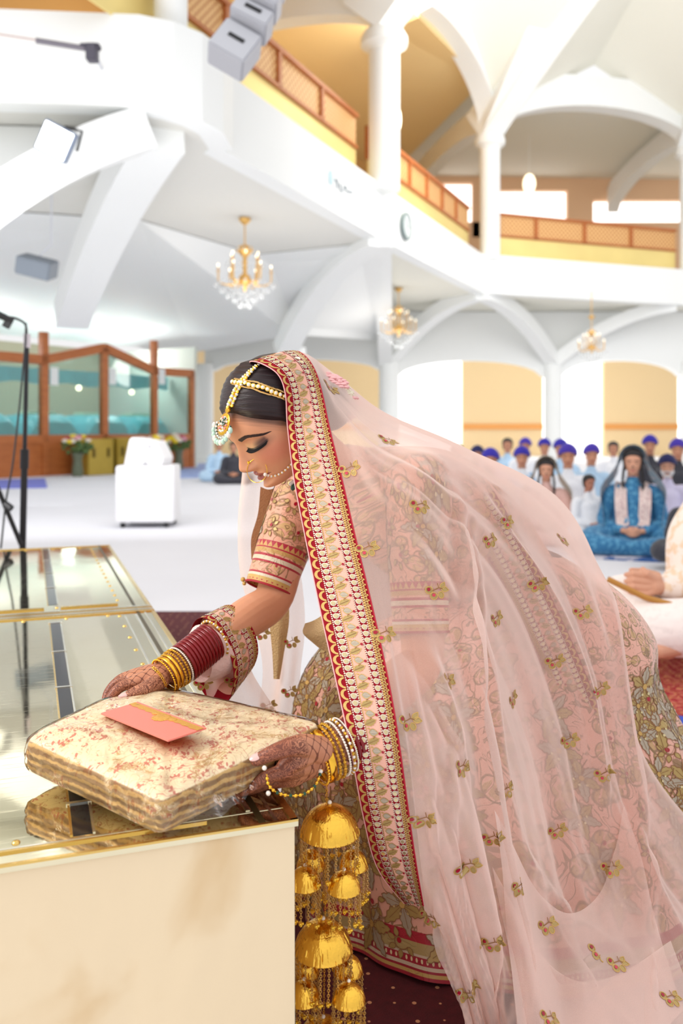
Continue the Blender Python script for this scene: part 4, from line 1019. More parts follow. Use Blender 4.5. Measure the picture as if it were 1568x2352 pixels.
# henna
hx, hy_, hz_ = g.xyz(g.attr('hc')); hmk = E(g, g.attr('hm', 'Fac'))
d1 = (((hx+hy_)*62).frac()-.5).abs(); d2 = (((hx-hy_)*62).frac()-.5).abs()
latt = g.step(d1.max(d2), .43, .47).max(g.step(((.5-d1)*(.5-d1)+(.5-d2)*(.5-d2)).sqrt(), .20, .14))
nn_ = g.noise(g.attr('hc'), 80, 2, 1.0); scroll = g.step(((nn_*9).frac()-.5).abs(), .18, .25)
inner = g.step(hx, .012, .018)*g.step(hx, .082, .076)*g.step((hy_).abs(), .03, .026)
pat = latt*inner+scroll*(1-inner)
hbase = g.mix(g.step(hx, .08, .11)*.45+.38, base, srgb(146, 76, 52))
hen = g.mix(pat*.85, hbase, srgb(92, 36, 24))
base = g.mix(hmk*.95, base, hen)
nt.links.new(base.o, b.inputs['Base Color'])
setbump(g, b, g.noise(g.tex('Object'), 500, 2), .08, .001)
nt.links.new((lipm*-.12+.44).o, b.inputs['Roughness'])
bride_body = meshobj(bme, 'body', skin, bride)
# finger nails
nail = mat('nail_polish', (226, 178, 170), .2, coat=.4)
for tip, prv in (((588, 1746, 1.178), (640, 1724, 1.185)), ((283, 1605, 1.39), (306, 1594, 1.397))):
    a_, b_ = W(*tip), W(*prv); d = (a_-b_).normalized(); n_ = (Vector((0, -.55, .85))-d*d.dot(Vector((0, -.55, .85)))).normalized(); s_ = n_.cross(d)
    mm = MB(); mm.ell(a_+n_*.0068-d*.001, (.0095, .0058, .0022), 14, M=Matrix((d, s_, n_)).transposed()); mm.build('nail', nail, bride)
# ---------------- hair
hairm, nt, b, g = nmat('dark_hair', .42, spec=.35)
x, y, z = g.xyz(g.attr('hl'))
ns = g.noise(g.comb(x*10, y*30, z*320-x*250), 1, 3, .3)
nt.links.new(g.mix(ns, srgb(14, 9, 12), srgb(56, 38, 40)).o, b.inputs['Base Color']); setbump(g, b, ns, .7, .0015)
Ph = head_grid(120, 240); x_, y_, z_ = Ph[..., 0], Ph[..., 1], Ph[..., 2]
wav = .0015*np.sin(y_*160+x_*90)
f_ = z_-(.070-.80*(.072-x_)-.16*np.abs(y_))+wav
w_ = sm(-x_, -.01, .045); f_ = f_*(1-w_)+(z_+.062)*w_
ctr = np.array([-.0, 0, .01]); dirv = Ph-ctr; dirv /= np.linalg.norm(dirv, axis=-1, keepdims=True)
vol = .006+.010*sm(z_, .02, .10)*sm(x_, .07, .01)+.010*sm(-x_, .0, .09)
push = -.004+(.004+vol)*sm(f_, -.001, .022)
strand = .0006*np.sin(z_*520-x_*400+2*np.sin(y_*50))
Ph2 = Ph+dirv*(push+strand*(push > 0.002))[..., None]
hw = Ph2*HS@np.array(HM.to_3x3()).T+np.array(HM.translation)
mm = MB(); mm.grid(hw[1:-1], closev=True); mm.f.append(tuple(range((120-3)*240, (120-2)*240))); mm.m.append(0)
keep = (push[1:-1] > -.0038).ravel(); mm2 = [(f, m) for f, m in zip(mm.f, mm.m) if any(keep[i] for i in f)]; mm.f = [t[0] for t in mm2]; mm.m = [0]*len(mm.f)
hair = mm.build('hair', hairm, bride, angle=180); addattr(hair.data, 'hl', Ph2[1:-1])
mm = MB(); mm.ell(H(-.112, 0, -.022), (.048, .056, .052), 28, M=HM.to_3x3()); bun = mm.build('hair_bun', hairm, bride)
bvv = np.array([tuple(v.co) for v in bun.data.vertices]); addattr(bun.data, 'hl', (bvv@HMi[:3, :3].T+HMi[:3, 3])/HS)
petm = [mat('blossom_pink', (232, 176, 176), .7), mat('blossom_cream', (232, 222, 200), .7)]
for k in range(34):
    a, e = random.uniform(0, 2*PI), random.uniform(-.9, 1.0)
    dv = Vector((-.6-abs(math.cos(e))*.4*random.random(), math.sin(a)*1.0, math.cos(a)*1.0)).normalized()
    c = H(-.112+dv.x*.049, dv.y*.059, -.022+dv.z*.055); mm = MB(); R_ = (HM.to_3x3()@dv).to_track_quat('Z', 'Y').to_matrix(); r_ = .009 if k % 3 else .014
    for j in range(6): t = 2*PI*j/6; mm.ell(c+R_@Vector((r_*math.cos(t), r_*math.sin(t), .002)), (r_*.62, r_*.62, r_*.3), 8)
    mm.ell(c+R_@Vector((0, 0, .004)), (r_*.4, r_*.4, r_*.4), 8); mm.build('hair_flower', petm[0 if k % 3 == 0 else 1], bride)
# brows and lashes as fine hairs
from mathutils.bvhtree import BVHTree
def bvh_of(objs):
    vs, fs = [], []
    for o in objs:
        k = len(vs); vs += [v.co.copy() for v in o.data.vertices]; fs += [[i+k for i in p.vertices] for p in o.data.polygons]
    return BVHTree.FromPolygons(vs, fs)
skb = bvh_of([bride_body])
def onface(y, z, off=0.0):
    o = H(.16, y, z); d = (H(0, y, z)-o).normalized(); loc, n, i, ds = skb.ray_cast(o, d); 
    return (loc+n*off, n) if loc is not None else (H(.08, y, z), hf)
rng = random.Random(5)
browm = mat('brow_hair', (52, 32, 30), .6)
for s in (1, -1):
    mm = MB()
    for k in range(520):
        t = rng.random(); yy = .021+.037*t; zc = .0195+.0045*math.sin(t*2.2)-.013*sm(np.array(t), .35, 1.15); th = .0040*(1-t)**.6+.0005; z0 = zc+rng.uniform(-.5, .5)*th*1.6
        p, n = onface(s*yy, z0, .0003); q, _ = onface(s*(yy+.0045+.002*t), z0+.0018-.0025*t, .0007); mm.tube([p, (p+q)/2+n*.0004, q], [.00032, .0003, .0001], 4)
    mm.build('eyebrow', browm, bride)
    mm = MB()
    for k in range(70):
        t = k/69; yy = .0205+.035*t; dyy = yy-.038; z0 = -.0050+dyy*dyy*14-.0008; p, n = onface(s*yy, z0, .0002)
        dn = (HM.to_3x3()@Vector((.75, s*(t-.35)*.9, -.42))).normalized(); L = .0075+.004*t
        mm.tube([p, p+dn*L*.5, p+dn*L+Vector((0, 0, .0014))], [.00045, .00035, .0001], 4)
    mm.build('eyelashes', mat('lash', (14, 10, 12), .6), bride)
# ---------------- surface helpers for embroidery
def ellp(cx, cy, a, b2, rot=0, n=10):
    t = np.linspace(0, 2*PI, n, endpoint=False); X, Y = a*np.cos(t), b2*np.sin(t); c, s = math.cos(rot), math.sin(rot)
    return np.stack([cx+X*c-Y*s, cy+X*s+Y*c], -1)
def leafp(x0, y0, L, w, rot, n=6, ser=0):
    t = np.linspace(0, 1, n+1); up_ = w*np.sin(PI*t**.8); up_[1:-1] += ser*w*(np.arange(1, n) % 2-.5)
    X = np.concatenate([t*L, t[::-1][1:-1]*L]); Y = np.concatenate([up_, -up_[::-1][1:-1]]); c, s = math.cos(rot), math.sin(rot)
    return np.stack([x0+X*c-Y*s, y0+X*s+Y*c], -1)
def strokep(pts, w, closed=False):                       # list of quads along a polyline
    P = np.array(pts, float); out = []; N = len(P)
    for i in range(N if closed else N-1):
        a, b2 = P[i], P[(i+1) % N]; d = b2-a; L = np.hypot(*d)+1e-9; n_ = np.array([-d[1], d[0]])/L*w/2; e = d/L*w*.2
        out.append(np.array([a-e+n_, b2+e+n_, b2+e-n_, a-e-n_]))
    return out
class Decals:
    def __init__(s): s.p = []
    def add(s, poly, m, h=1.0): s.p.append((np.asarray(poly), m, h))
    def outline(s, poly, w, m, h=1.3):
        for q in strokep(poly, w, True): s.p.append((q, m, h))
    def line(s, pts, w, m, h=1.0):
        for q in strokep(pts, w): s.p.append((q, m, h))
    def build(s, name, mats, surfmap, parent, off=.0006):
        allp = np.concatenate([p for p, _, _ in s.p]); hh = np.concatenate([np.full(len(p), h) for p, _, h in s.p])
        pos, nrm = surfmap(allp[:, 0], allp[:, 1]); V = pos+nrm*(off*hh)[:, None]
        mb = MB(); mb.v = V.tolist(); k = 0
        for p, m, _ in s.p: mb.f.append(tuple(range(k, k+len(p)))); mb.m.append(m); k += len(p)
        return mb.build(name, mats, parent, smooth=False, recalc=False)
thread = [mat('gold_thread', (204, 164, 92), .38, metal=.35, bump=.3, bscale=900), mat('silver_thread', (226, 208, 188), .4, metal=.2), mat('olive_gold_thread', (178, 150, 92), .42, metal=.3),
          mat('grey_thread', (176, 162, 142), .42, metal=.25), mat('ruby_bead', (160, 10, 38), .25), mat('mirror_bead', (214, 196, 150), .15, metal=.7), mat('brown_thread', (142, 98, 56), .6), mat('berry_pink', (200, 60, 80), .6)]
GO, SI, OL, GR, RU, MI, BR, PK = range(8)
def border_pattern(L, Wd):
    D = Decals()
    for s in np.arange(.005, L, .0175):                  # scallops
        for a0, m, r, w in ((0, GO, .0062, .0038),):
            t = np.linspace(-PI/2, PI/2, 9); c = s
            o_ = [(c+.0086*math.sin(q), Wd*.155-.0095*math.cos(q)*1.05) for q in t]; i_ = [(c+.0060*math.sin(q), Wd*.155-.0052*math.cos(q)) for q in t]
            for i in range(8): D.add([o_[i], o_[i+1], i_[i+1], i_[i]], GO, 1.2)
    for w0 in (.185, .335, .635, .79):                   # dotted lines
        for s in np.arange(0, L, .0034): D.add(ellp(s, Wd*w0, .0013, .0011, 0, 5), SI, 1.5)
    for w0 in (.205, .315, .655, .77):
        for s in np.arange(.0, L, .0105): D.line([(s, Wd*w0-.001), (s+.0035, Wd*w0+.0008)], .0009, SI)
    for w0 in (.26, .713):                               # mirror rings
        for s in np.arange(.004, L, .0105):
            D.add(ellp(s, Wd*w0, .0046, .0046, 0, 10), SI, 1.0); D.add(ellp(s, Wd*w0, .0032, .0032, 0, 8), MI, 2.0)
    for k, s in enumerate(np.arange(.008, L, .0265)):    # leaf and bud
        c = Wd*.485
        lf = leafp(s-.002, c-.0098, .0180, .0046, 1.95, 9, .30); D.add(lf, OL, 1.0); D.outline(lf, .0007, GO); D.line([(s-.002, c-.0098), (s-.0072, c+.004)], .0006, BR, 1.8)
        bd = leafp(s+.0085, c-.0070, .0135, .0050, 1.45, 8); D.add(bd, GR, 1.0); D.outline(bd, .0009, GO); D.line([(s+.0085, c-.0050), (s+.0098, c+.004)], .0006, SI, 1.8); D.line([(s+.0068, c-.003), (s+.0078, c+.003)], .0005, SI, 1.8)
        D.add(ellp(s+.0112, c+.0083, .0021, .0021, 0, 8), RU, 2.0)
        D.line([(s-.0132, c-.0100), (s-.005, c-.0108), (s+.004, c-.0098), (s+.0133, c-.0102)], .0010, GO)
        D.add(ellp(s-.0098, c-.001, .0016, .0024, .4, 6), BR, 1.2); D.line([(s-.0075, c-.009), (s-.0095, c-.003)], .0008, GO); D.add(ellp(s+.0035, c-.0065, .0013, .0020, 0, 6), GO, 1.2)
    for s in np.arange(0, L, .0042):                     # gold lattice
        D.add(ellp(s, Wd*.825, .0018, .0024, 0, 6), GO, 1.2); D.add(ellp(s+.002, Wd*.862, .0016, .0020, 0, 5), OL, 1.2)
    for s in np.arange(.003, L, .0088):                  # trefoils
        c = Wd*.905
        for a, b2 in ((0, .0032), (.0026, -.0002), (-.0026, -.0002)): D.add(ellp(s+a, c+b2, .0017, .0017, 0, 6), GO, 1.5)
        D.line([(s, c+.002), (s, Wd*.87)], .0009, GO)
    return D
bordm, nt, b, g = nmat('border_cloth', .75, spec=.2)
u_, v_, _z = g.xyz(g.tex('UV'))
pinkband = g.step(v_, .345, .35)*g.step(v_, .625, .62)
wv = g.noise(g.tex('Object'), 700, 1)
nt.links.new(g.mix(pinkband, srgb(146, 4, 26), g.mix(wv, srgb(230, 170, 150), srgb(240, 186, 166))).o, b.inputs['Base Color']); setbump(g, b, wv, .25, .0006)
def border_on(surf, r0, r1, c0, c1, parent, n=260, name='veil_border', flip=False, off=.0008, base=True):
    rr = np.linspace(r0, r1, 600); mid = surf.full(rr, np.full(600, (c0+c1)/2)); seg = np.linalg.norm(np.diff(mid, axis=0), axis=1); cum = np.concatenate([[0], np.cumsum(seg)]); L = cum[-1]
    Wd = np.median(np.linalg.norm(surf.full(rr, np.full(600, float(c1)))-surf.full(rr, np.full(600, float(c0))), axis=1))
    def smap(s, w):
        r = np.interp(s, cum, rr); c = c0+(c1-c0)*np.clip(w/Wd, 0, 1); p, nn = surf.pn(r, c)
        return p, nn*(-1 if flip else 1)
    o = None
    if base:
        ss = np.linspace(0, L, n); ww = np.linspace(0, Wd, 14); S, Wg = np.meshgrid(ss, ww, indexing='ij'); p, nn = smap(S.ravel(), Wg.ravel())
        A = (p+nn*.0003).reshape(n, 14, 3); mm = MB(); mm.grid(A); o = mm.build(name, bordm, parent, recalc=False, angle=180)
        uv = np.stack([S.ravel(), (Wg/Wd).ravel()], -1); setuv(o, lambda li: uv[li])
    D = border_pattern(L, Wd); e = D.build('embroidery', thread, smap, o or parent, off)
    return o, smap, L, Wd
# ---------------- brocade cloth materials
def brocade(name, scale, c0, c1, c2, dens=.5):
    m, nt, b, g = nmat(name, .5, sheen=.25)
    uv = g.tex('UV'); u_, v_, w_ = g.xyz(uv)
    wrp = g.noise(uv, scale*.30, 2, .5); co2 = g.comb(u_+(wrp-.5)*.045, v_+(g.noise(uv, scale*.33, 2, .2)-.5)*.045)
    a = g.noise(co2, scale*.55, 2, 1.2); line = g.step(((a*7).frac()-.5).abs(), .11, .05)
    f = g.voro(co2, scale*.7, 'F1'); ed = g.voro(co2, scale*1.6, 'DISTANCE_TO_EDGE'); petal = g.step(f, .48, .38); pl = g.step(ed, .05, .10)
    ring = g.step((f-.44).abs(), .05, .02); dot = g.step(f, .10, .06)
    fl = petal*pl
    fine = g.noise(uv, scale*14, 2)
    c = g.mix(fl*.8, c0, g.mix(fine, c1, tuple(min(1, t*1.35) for t in c1[:3])+(1,))); c = g.mix(line*.8, c, c2); c = g.mix(ring*.8, c, c2); c = g.mix(dot, c, srgb(170, 26, 50))
    return m, nt, b, g, c, u_, v_, fl*.6+line*.3+fine*.15
def bands(g, v_, c, rows):                               # coloured woven bands at given distances along v
    for lo, hi, col in rows: c = g.mix(g.step(v_, lo-.0006, lo)*g.step(v_, hi+.0006, hi), c, col)
    return c
skm, nt, b, g, c, u_, v_, hgt = brocade('skirt_brocade', 26, srgb(226, 168, 148), srgb(170, 138, 84), srgb(128, 98, 56))
fr1 = ((u_*110).frac()-.5).abs()
dots_ = g.step((fr1*fr1*.00008*4+(v_-.028)*(v_-.028)).sqrt(), .0042, .003)
c = bands(g, v_, c, [(0, .006, srgb(160, 22, 44)), (.006, .012, srgb(196, 160, 92)), (.012, .016, srgb(160, 22, 44)), (.016, .022, srgb(206, 186, 160)), (.022, .034, srgb(166, 24, 46)), (.034, .038, srgb(206, 186, 160)), (.038, .056, srgb(176, 150, 96)), (.056, .072, srgb(172, 24, 46))])
c = g.mix(dots_, c, srgb(226, 204, 160)); nt.links.new(c.o, b.inputs['Base Color']); setbump(g, b, hgt, .5, .002)
# ---------------- skirt
def ring(cx_, cy_, cz, rx, ry, tilt=0, n=16):
    out = []
    for k in range(n):
        a = 2*PI*k/n; out.append((cx_+rx*math.cos(a), cy_+ry*math.sin(a), cz+tilt*math.cos(a)))
    return out
rings = [ring(.33, 1.79, .77, .12, .12, -.03), ring(.38, 1.83, .71, .20, .16, -.05), ring(.36, 1.86, .60, .30, .22, -.04), ring(.30, 1.88, .47, .375, .27, -.01), ring(.325, 1.91, .32, .43, .32), ring(.35, 1.94, .17, .47, .37), ring(.37, 1.975, .015, .50, .465)]
net = [[rings[c][k] for c in range(7)] for k in range(16)]
def sdisp(r, c):
    a = sm(c, .8, 6); return a*(.013*np.sin(r*2*PI/16*13)+.008*np.sin(r*2*PI/16*7+1.3+c*.2)+.004*np.sin(r*2*PI/16*29+c))
SK = Surf(net, sdisp, closed=True)
A = SK.sample(400, 90); mm = MB(); mm.grid(A, closeu=True)
skirt = mm.build('skirt', skm, bride, recalc=True, angle=180)
cir = np.linspace(0, 2.7, 400); hv = np.concatenate([[0], np.cumsum(np.linalg.norm(np.diff(A[200], axis=0), axis=1))]); hv = hv[-1]-hv
uvs = np.stack([np.repeat(cir, 90), np.tile(hv, 400)], -1); setuv(skirt, lambda li: uvs[li])
# raised floral embroidery on the skirt
def skmap(cr_, cc_, ang=0):
    r0, c0 = np.array([cr_]), np.array([cc_]); e = .05; Jr = (SK.base(r0+e, c0)-SK.base(r0-e, c0))[0]/(2*e); Jc = (SK.base(r0, c0+e)-SK.base(r0, c0-e))[0]/(2*e)
    sr, sc_ = np.linalg.norm(Jr), np.linalg.norm(Jc); ctr_ = np.array(SK.base(np.array([0., 8.]), np.array([cc_, cc_])).mean(0))
    def f(a, b2):
        ca, sa = math.cos(ang), math.sin(ang); A_, B_ = a*ca-b2*sa, a*sa+b2*ca
        p, nn = SK.pn((r0+A_/sr) % 16, np.clip(c0+B_/sc_, 0, 5.99)); out = np.sum(nn*(p-ctr_), axis=1, keepdims=True); return p, np.where(out < 0, -nn, nn)
    return f
def rosette(D, s):
    for k in range(6):
        a = PI/2+(k-2.5)*1.02; L_ = .034*s*(1.25 if k in (2, 3) else 1); p = leafp(.004*math.cos(a), .004*math.sin(a), L_, .0095*s, a, 8, .25); D.add(p, OL if k % 2 else GR, 1); D.outline(p, .0012*s, BR, 1.6)
        D.line([(0, 0), (L_*.8*math.cos(a), L_*.8*math.sin(a))], .0008*s, BR, 1.8)
    D.add(ellp(0, 0, .005*s, .005*s), GO, 2); D.add(ellp(.0, .014*s, .0025*s, .0025*s), MI, 2.5); D.add(ellp(.012*s, .008*s, .0022*s, .0022*s), MI, 2.5); D.add(ellp(-.012*s, .008*s, .0022*s, .0022*s), MI, 2.5)
    D.line([(0, -.0), (-.004*s, -.02*s), (.002*s, -.04*s)], .002*s, BR, 1.2)
def vine(D, s):
    th = np.linspace(0, 4.6, 16); sp = [(.016*s*math.exp(-.28*t)*math.cos(t), .016*s*math.exp(-.28*t)*math.sin(t)) for t in th]; D.line(sp, .0016*s, BR, 1.3); D.add(ellp(0, 0, .004*s, .004*s), RU, 1.6)
    for k in range(5):
        t = th[k*3]; p = leafp(sp[k*3][0], sp[k*3][1], .014*s, .0042*s, t+.4, 6); D.add(p, OL, 1.0); D.outline(p, .0009*s, BR, 1.5)
rg = random.Random(11); k = 0; placed = []
for cc_ in np.arange(2.7, 5.62, .29):
    st_ = .40
    for rr_ in np.arange(7.0, 11.2, st_): placed.append((cc_, rr_, 1.12))
for cc_ in np.arange(3.0, 5.5, .42):
    for rr_ in np.arange(11.4, 14.2, .66): placed.append((cc_, rr_, 1.0))
for cc_ in np.arange(2.7, 5.6, .33):
    for rr_ in np.arange(14.3, 16.6, .44): placed.append((cc_, rr_, 1.1))
for cc_, rr_, sc2 in placed:
    D = Decals(); (rosette if (k*7 % 5) < 3 else vine)(D, sc2*rg.uniform(.85, 1.15)); k += 1
    D.build('floral_motif', thread, skmap((rr_+rg.uniform(-.10, .10)) % 16, cc_+rg.uniform(-.08, .08), rg.uniform(-.7, .7)), skirt, .0011)
# brocade underside band of the second veil edge crossing the skirt
path = [(1095,1150,1.60),(1160,1260,1.60),(1225,1390,1.61),(1290,1530,1.63),(1340,1660,1.64),(1375,1790,1.63)]
Cp = smoothpath([tuple(W(*p)) for p in path], 3); net2 = []
for i in range(len(Cp)):
    t = Cp[min(i+1, len(Cp)-1)]-Cp[max(i-1, 0)]; t /= np.linalg.norm(t); s_ = np.cross(t, [0, -1, 0]); s_ /= np.linalg.norm(s_)
    net2.append([tuple(Cp[i]+s_*a) for a in (-.036, -.012, .012, .036)])
S2 = Surf(net2); _p, _n = S2.pn(np.array([5.]), np.array([1.5])); ib_ = border_on(S2, 0, len(Cp)-1, 0, 3, bride, n=120, name='inner_border', flip=_n[0][1] > 0)
# ---------------- blouse
blm, nt, b, g, c, u_, v_, hgt = brocade('blouse_brocade', 40, srgb(222, 160, 132), srgb(184, 150, 92), srgb(136, 100, 56))
# v_ = metres up from the sleeve hem
c = bands(g, v_, c, [(0, .007, srgb(170, 18, 42)), (.007, .013, srgb(200, 160, 84)), (.013, .018, srgb(216, 200, 176)), (.018, .021, srgb(170, 18, 42)), (.040, .044, srgb(170, 18, 42)), (.044, .052, srgb(214, 196, 168)), (.052, .056, srgb(170, 18, 42)), (.060, .068, srgb(194, 150, 84)), (.068, .082, srgb(172, 18, 44))])
tri = ((u_*95).frac()-.5).abs(); zz_ = g.step(v_-.070-tri*.016, .0, .0008)*g.step(v_, .082, .081)
c = g.mix(g.step(v_-.070, 0, .001)*g.step(v_-.070-tri*.022, .001, 0.)*.9, c, srgb(206, 164, 92))
sc_ = g.step(v_-.0035-tri*.011, .001, 0.)*g.step(v_, .001, .002); c = g.mix(sc_*.9, c, srgb(206, 164, 92))
nt.links.new(c.o, b.inputs['Base Color']); setbump(g, b, hgt, .6, .002)
def sleeve(path, rs, nm='sleeve'):
    Cp = smoothpath(path, 10); R_ = smoothpath([(r, 0, 0) for r in rs], 10)[:, 0]; N = len(Cp); n = 40; mb = MB(); mb.tube(Cp.tolist(), R_.tolist(), n, cap=False)
    V = np.array(mb.v).reshape(N, n, 3); cum = np.concatenate([[0], np.cumsum(np.linalg.norm(np.diff(Cp, axis=0), axis=1))]); fromhem = cum[-1]-cum
    for i in range(N): V[i] += (V[i]-Cp[i])*(.02*np.sin(np.arange(n)*2*PI/n*3+i*.25))[:, None]*(fromhem[i] > .09)
    mb.v = V.reshape(-1, 3).tolist(); o = mb.build(nm, blm, bride, angle=180)
    uv = np.stack([np.tile(np.arange(n)/n*2*PI*.047, N), np.repeat(fromhem, n)], -1); setuv(o, lambda li: uv[li]); return o, V
hemR = W(618, 1352, 1.69); hemL = W(966, 1452, 1.475)
slR, VR = sleeve([tuple(W(760, 1090, 1.73)), tuple(shR+Vector((.01, 0, .005))), tuple(shR+(hemR-shR)*.33), tuple(shR+(hemR-shR)*.7), tuple(hemR)], [.06, .061, .057, .052, .0475])
slL, VL = sleeve([tuple(smid+Vector((.02, -.03, 0))), tuple(shL+Vector((0, 0, .004))), tuple(shL+(hemL-shL)*.33), tuple(shL+(hemL-shL)*.7), tuple(hemL)], [.065, .060, .054, .050, .0475])
mm = MB()                                                # hem piping, tassel beads and bodice
for V in (VR, VL): mm = MB(); mm.tube(V[-1].tolist(), .0022, 6, closed=True); mm.build('sleeve_hem', mat('hem_ruby', (168, 20, 42), .6), bride)
for V in (VR,):
    mm = MB(); lo = V[-1][np.argmin(V[-1][:, 0])]; mm.ell(Vector(lo)+Vector((-.006, -.004, .004)), .0048, 10); mm.ell(Vector(lo)+Vector((-.003, -.008, -.003)), .004, 10); mm.build('sleeve_bead', thread[GO], bride)
sb = MB(); softlimb(sb, [smid+Vector((-.04, 0, .012)), smid+Vector((.03, 0, -.02)), smid+Vector((.12, .03, -.06)), smid+Vector((.22, .09, -.12))], [.078, .115, .138, .118], 30)
softlimb(sb, [smid, shL], [.08, .058], 20); softlimb(sb, [smid, shR], [.08, .058], 20)
bmesh_b = fuse(sb, .004, 6); bod = meshobj(bmesh_b, 'blouse', blm, bride)
vv = np.array([tuple(v.co) for v in bmesh_b.vertices]); uvb = np.stack([vv[:, 0]+vv[:, 1]*.6, vv[:, 2]+vv[:, 1]*.4+.3], -1); setuv(bod, lambda li: uvb[li])
# raised embroidery on the far sleeve
def slmap(V, k0, i0, ang=0):
    n = V.shape[1]; N = V.shape[0]
    def f(a, b2):
        ca, sa = math.cos(ang), math.sin(ang); A_, B_ = a*ca-b2*sa, a*sa+b2*ca
        ki = k0+A_/(2*PI*.05)*n; ii = np.clip(i0+B_/.0065, 0, N-1.001); p = []; nn = []
        for x1, y1 in zip(ki, ii):
            i1 = int(y1); t = y1-i1; k1 = int(math.floor(x1)); s_ = x1-k1; q = lambda I, K: V[I, K % n]
            pt = (q(i1, k1)*(1-s_)+q(i1, k1+1)*s_)*(1-t)+(q(i1+1, k1)*(1-s_)+q(i1+1, k1+1)*s_)*t; ct = V[i1].mean(0); d = pt-ct; p.append(pt); nn.append(d/np.linalg.norm(d))
        return np.array(p), np.array(nn)
    return f
Nr = VR.shape[0]
for V, sl in ((VR, slR), (VL, slL)):
    for i0 in (12, 18, 24):
        for k0 in np.arange(0, 40, 6.5):
            if i0 > V.shape[0]-13: continue
            D = Decals(); (rosette if int(k0+i0) % 2 else vine)(D, .72); D.build('sleeve_motif', thread, slmap(V, k0+(i0 % 4)*1.4, i0, rg.uniform(-1, 1)), sl, .0013)
# ---------------- veil
def clampf(p):
    px, py, Y = p; v = W(px, py, Y)
    if v.z < .014: v = Q(px, py, .014)
    return tuple(v)
veil_px = [
 [(585,850,1.74),(680,826,1.74),(775,875,1.82),(900,965,1.9),(1090,1050,2.0),(1310,1190,2.15),(1400,1420,2.25),(1470,1760,2.3),(1620,2060,2.2)],
 [(574,831,1.66),(682,807,1.66),(770,860,1.68),(880,946,1.68),(1060,1025,1.76),(1290,1155,1.88),(1404,1400,1.95),(1490,1760,1.97),(1830,2140,1.85)],
 [(600,835,1.58),(705,822,1.60),(765,880,1.60),(865,975,1.56),(1040,1060,1.62),(1270,1220,1.76),(1380,1480,1.80),(1470,1850,1.78),(1800,2330,1.72)],
 [(638,860,1.535),(725,855,1.55),(770,915,1.54),(860,1010,1.50),(1010,1100,1.53),(1230,1290,1.66),(1340,1560,1.70),(1420,1920,1.68),(1740,2480,1.60)],
 [(655,905,1.515),(740,905,1.52),(785,960,1.50),(860,1040,1.46),(990,1130,1.46),(1180,1350,1.58),(1290,1640,1.62),(1370,2010,1.59),(1640,2560,1.52)],
 [(660,980,1.50),(757,985,1.49),(800,1030,1.47),(870,1090,1.43),(985,1180,1.43),(1130,1400,1.50),(1230,1700,1.56),(1310,2080,1.53),(1530,2620,1.48)],
 [(675,1100,1.475),(785,1100,1.455),(835,1130,1.44),(895,1180,1.42),(980,1260,1.41),(1090,1460,1.42),(1180,1740,1.48),(1250,2110,1.48),(1420,2640,1.45)],
 [(700,1230,1.43),(815,1230,1.41),(865,1260,1.40),(920,1310,1.39),(985,1380,1.38),(1060,1550,1.38),(1130,1800,1.42),(1195,2150,1.43),(1320,2640,1.42)],
 [(735,1400,1.37),(855,1395,1.355),(895,1430,1.35),(940,1480,1.35),(985,1540,1.34),(1040,1680,1.34),(1090,1880,1.37),(1150,2170,1.385),(1240,2560,1.40)],
 [(775,1580,1.305),(895,1580,1.295),(925,1610,1.30),(960,1650,1.30),(990,1700,1.305),(1030,1810,1.31),(1070,1970,1.33),(1120,2190,1.36),(1170,2430,1.38)],
 [(805,1720,1.275),(918,1720,1.27),(945,1750,1.275),(970,1785,1.28),(995,1830,1.29),(1025,1920,1.30),(1055,2040,1.33),(1095,2220,1.35),(1135,2400,1.37)],
 [(835,1880,1.30),(940,1880,1.285),(960,1900,1.29),(980,1925,1.30),(1000,1960,1.305),(1022,2030,1.32),(1045,2120,1.335),(1080,2250,1.35),(1110,2385,1.365)],
 [(870,2000,1.335),(958,2000,1.31),(970,2012,1.31),(985,2030,1.315),(1000,2055,1.32),(1015,2105,1.33),(1035,2170,1.34),(1065,2270,1.35),(1090,2375,1.36)],
 [(948,2098,1.40),(977,2106,1.36),(983,2110,1.355),(990,2118,1.35),(1000,2130,1.35),(1010,2160,1.35),(1025,2210,1.35),(1050,2280,1.355),(1085,2365,1.36)]]
def vdisp(r, c):
    a = sm(c, 1.3, 4.5)*sm(r, 1.2, 2.2)
    d = .011*np.sin(r*2.3+c*.55)+.003*np.sin(r*5.1-c*.7+1)+.0008*np.sin(r*13+c*1.3)
    w = .0016*np.sin(c*22+r*9)*np.sin(r*13-c*5)*sm(c, 5, 8)
    return a*(d*(.45+.16*np.maximum(c-1, 0))+w)+.0015*np.sin(c*PI)*(c < 1.01)
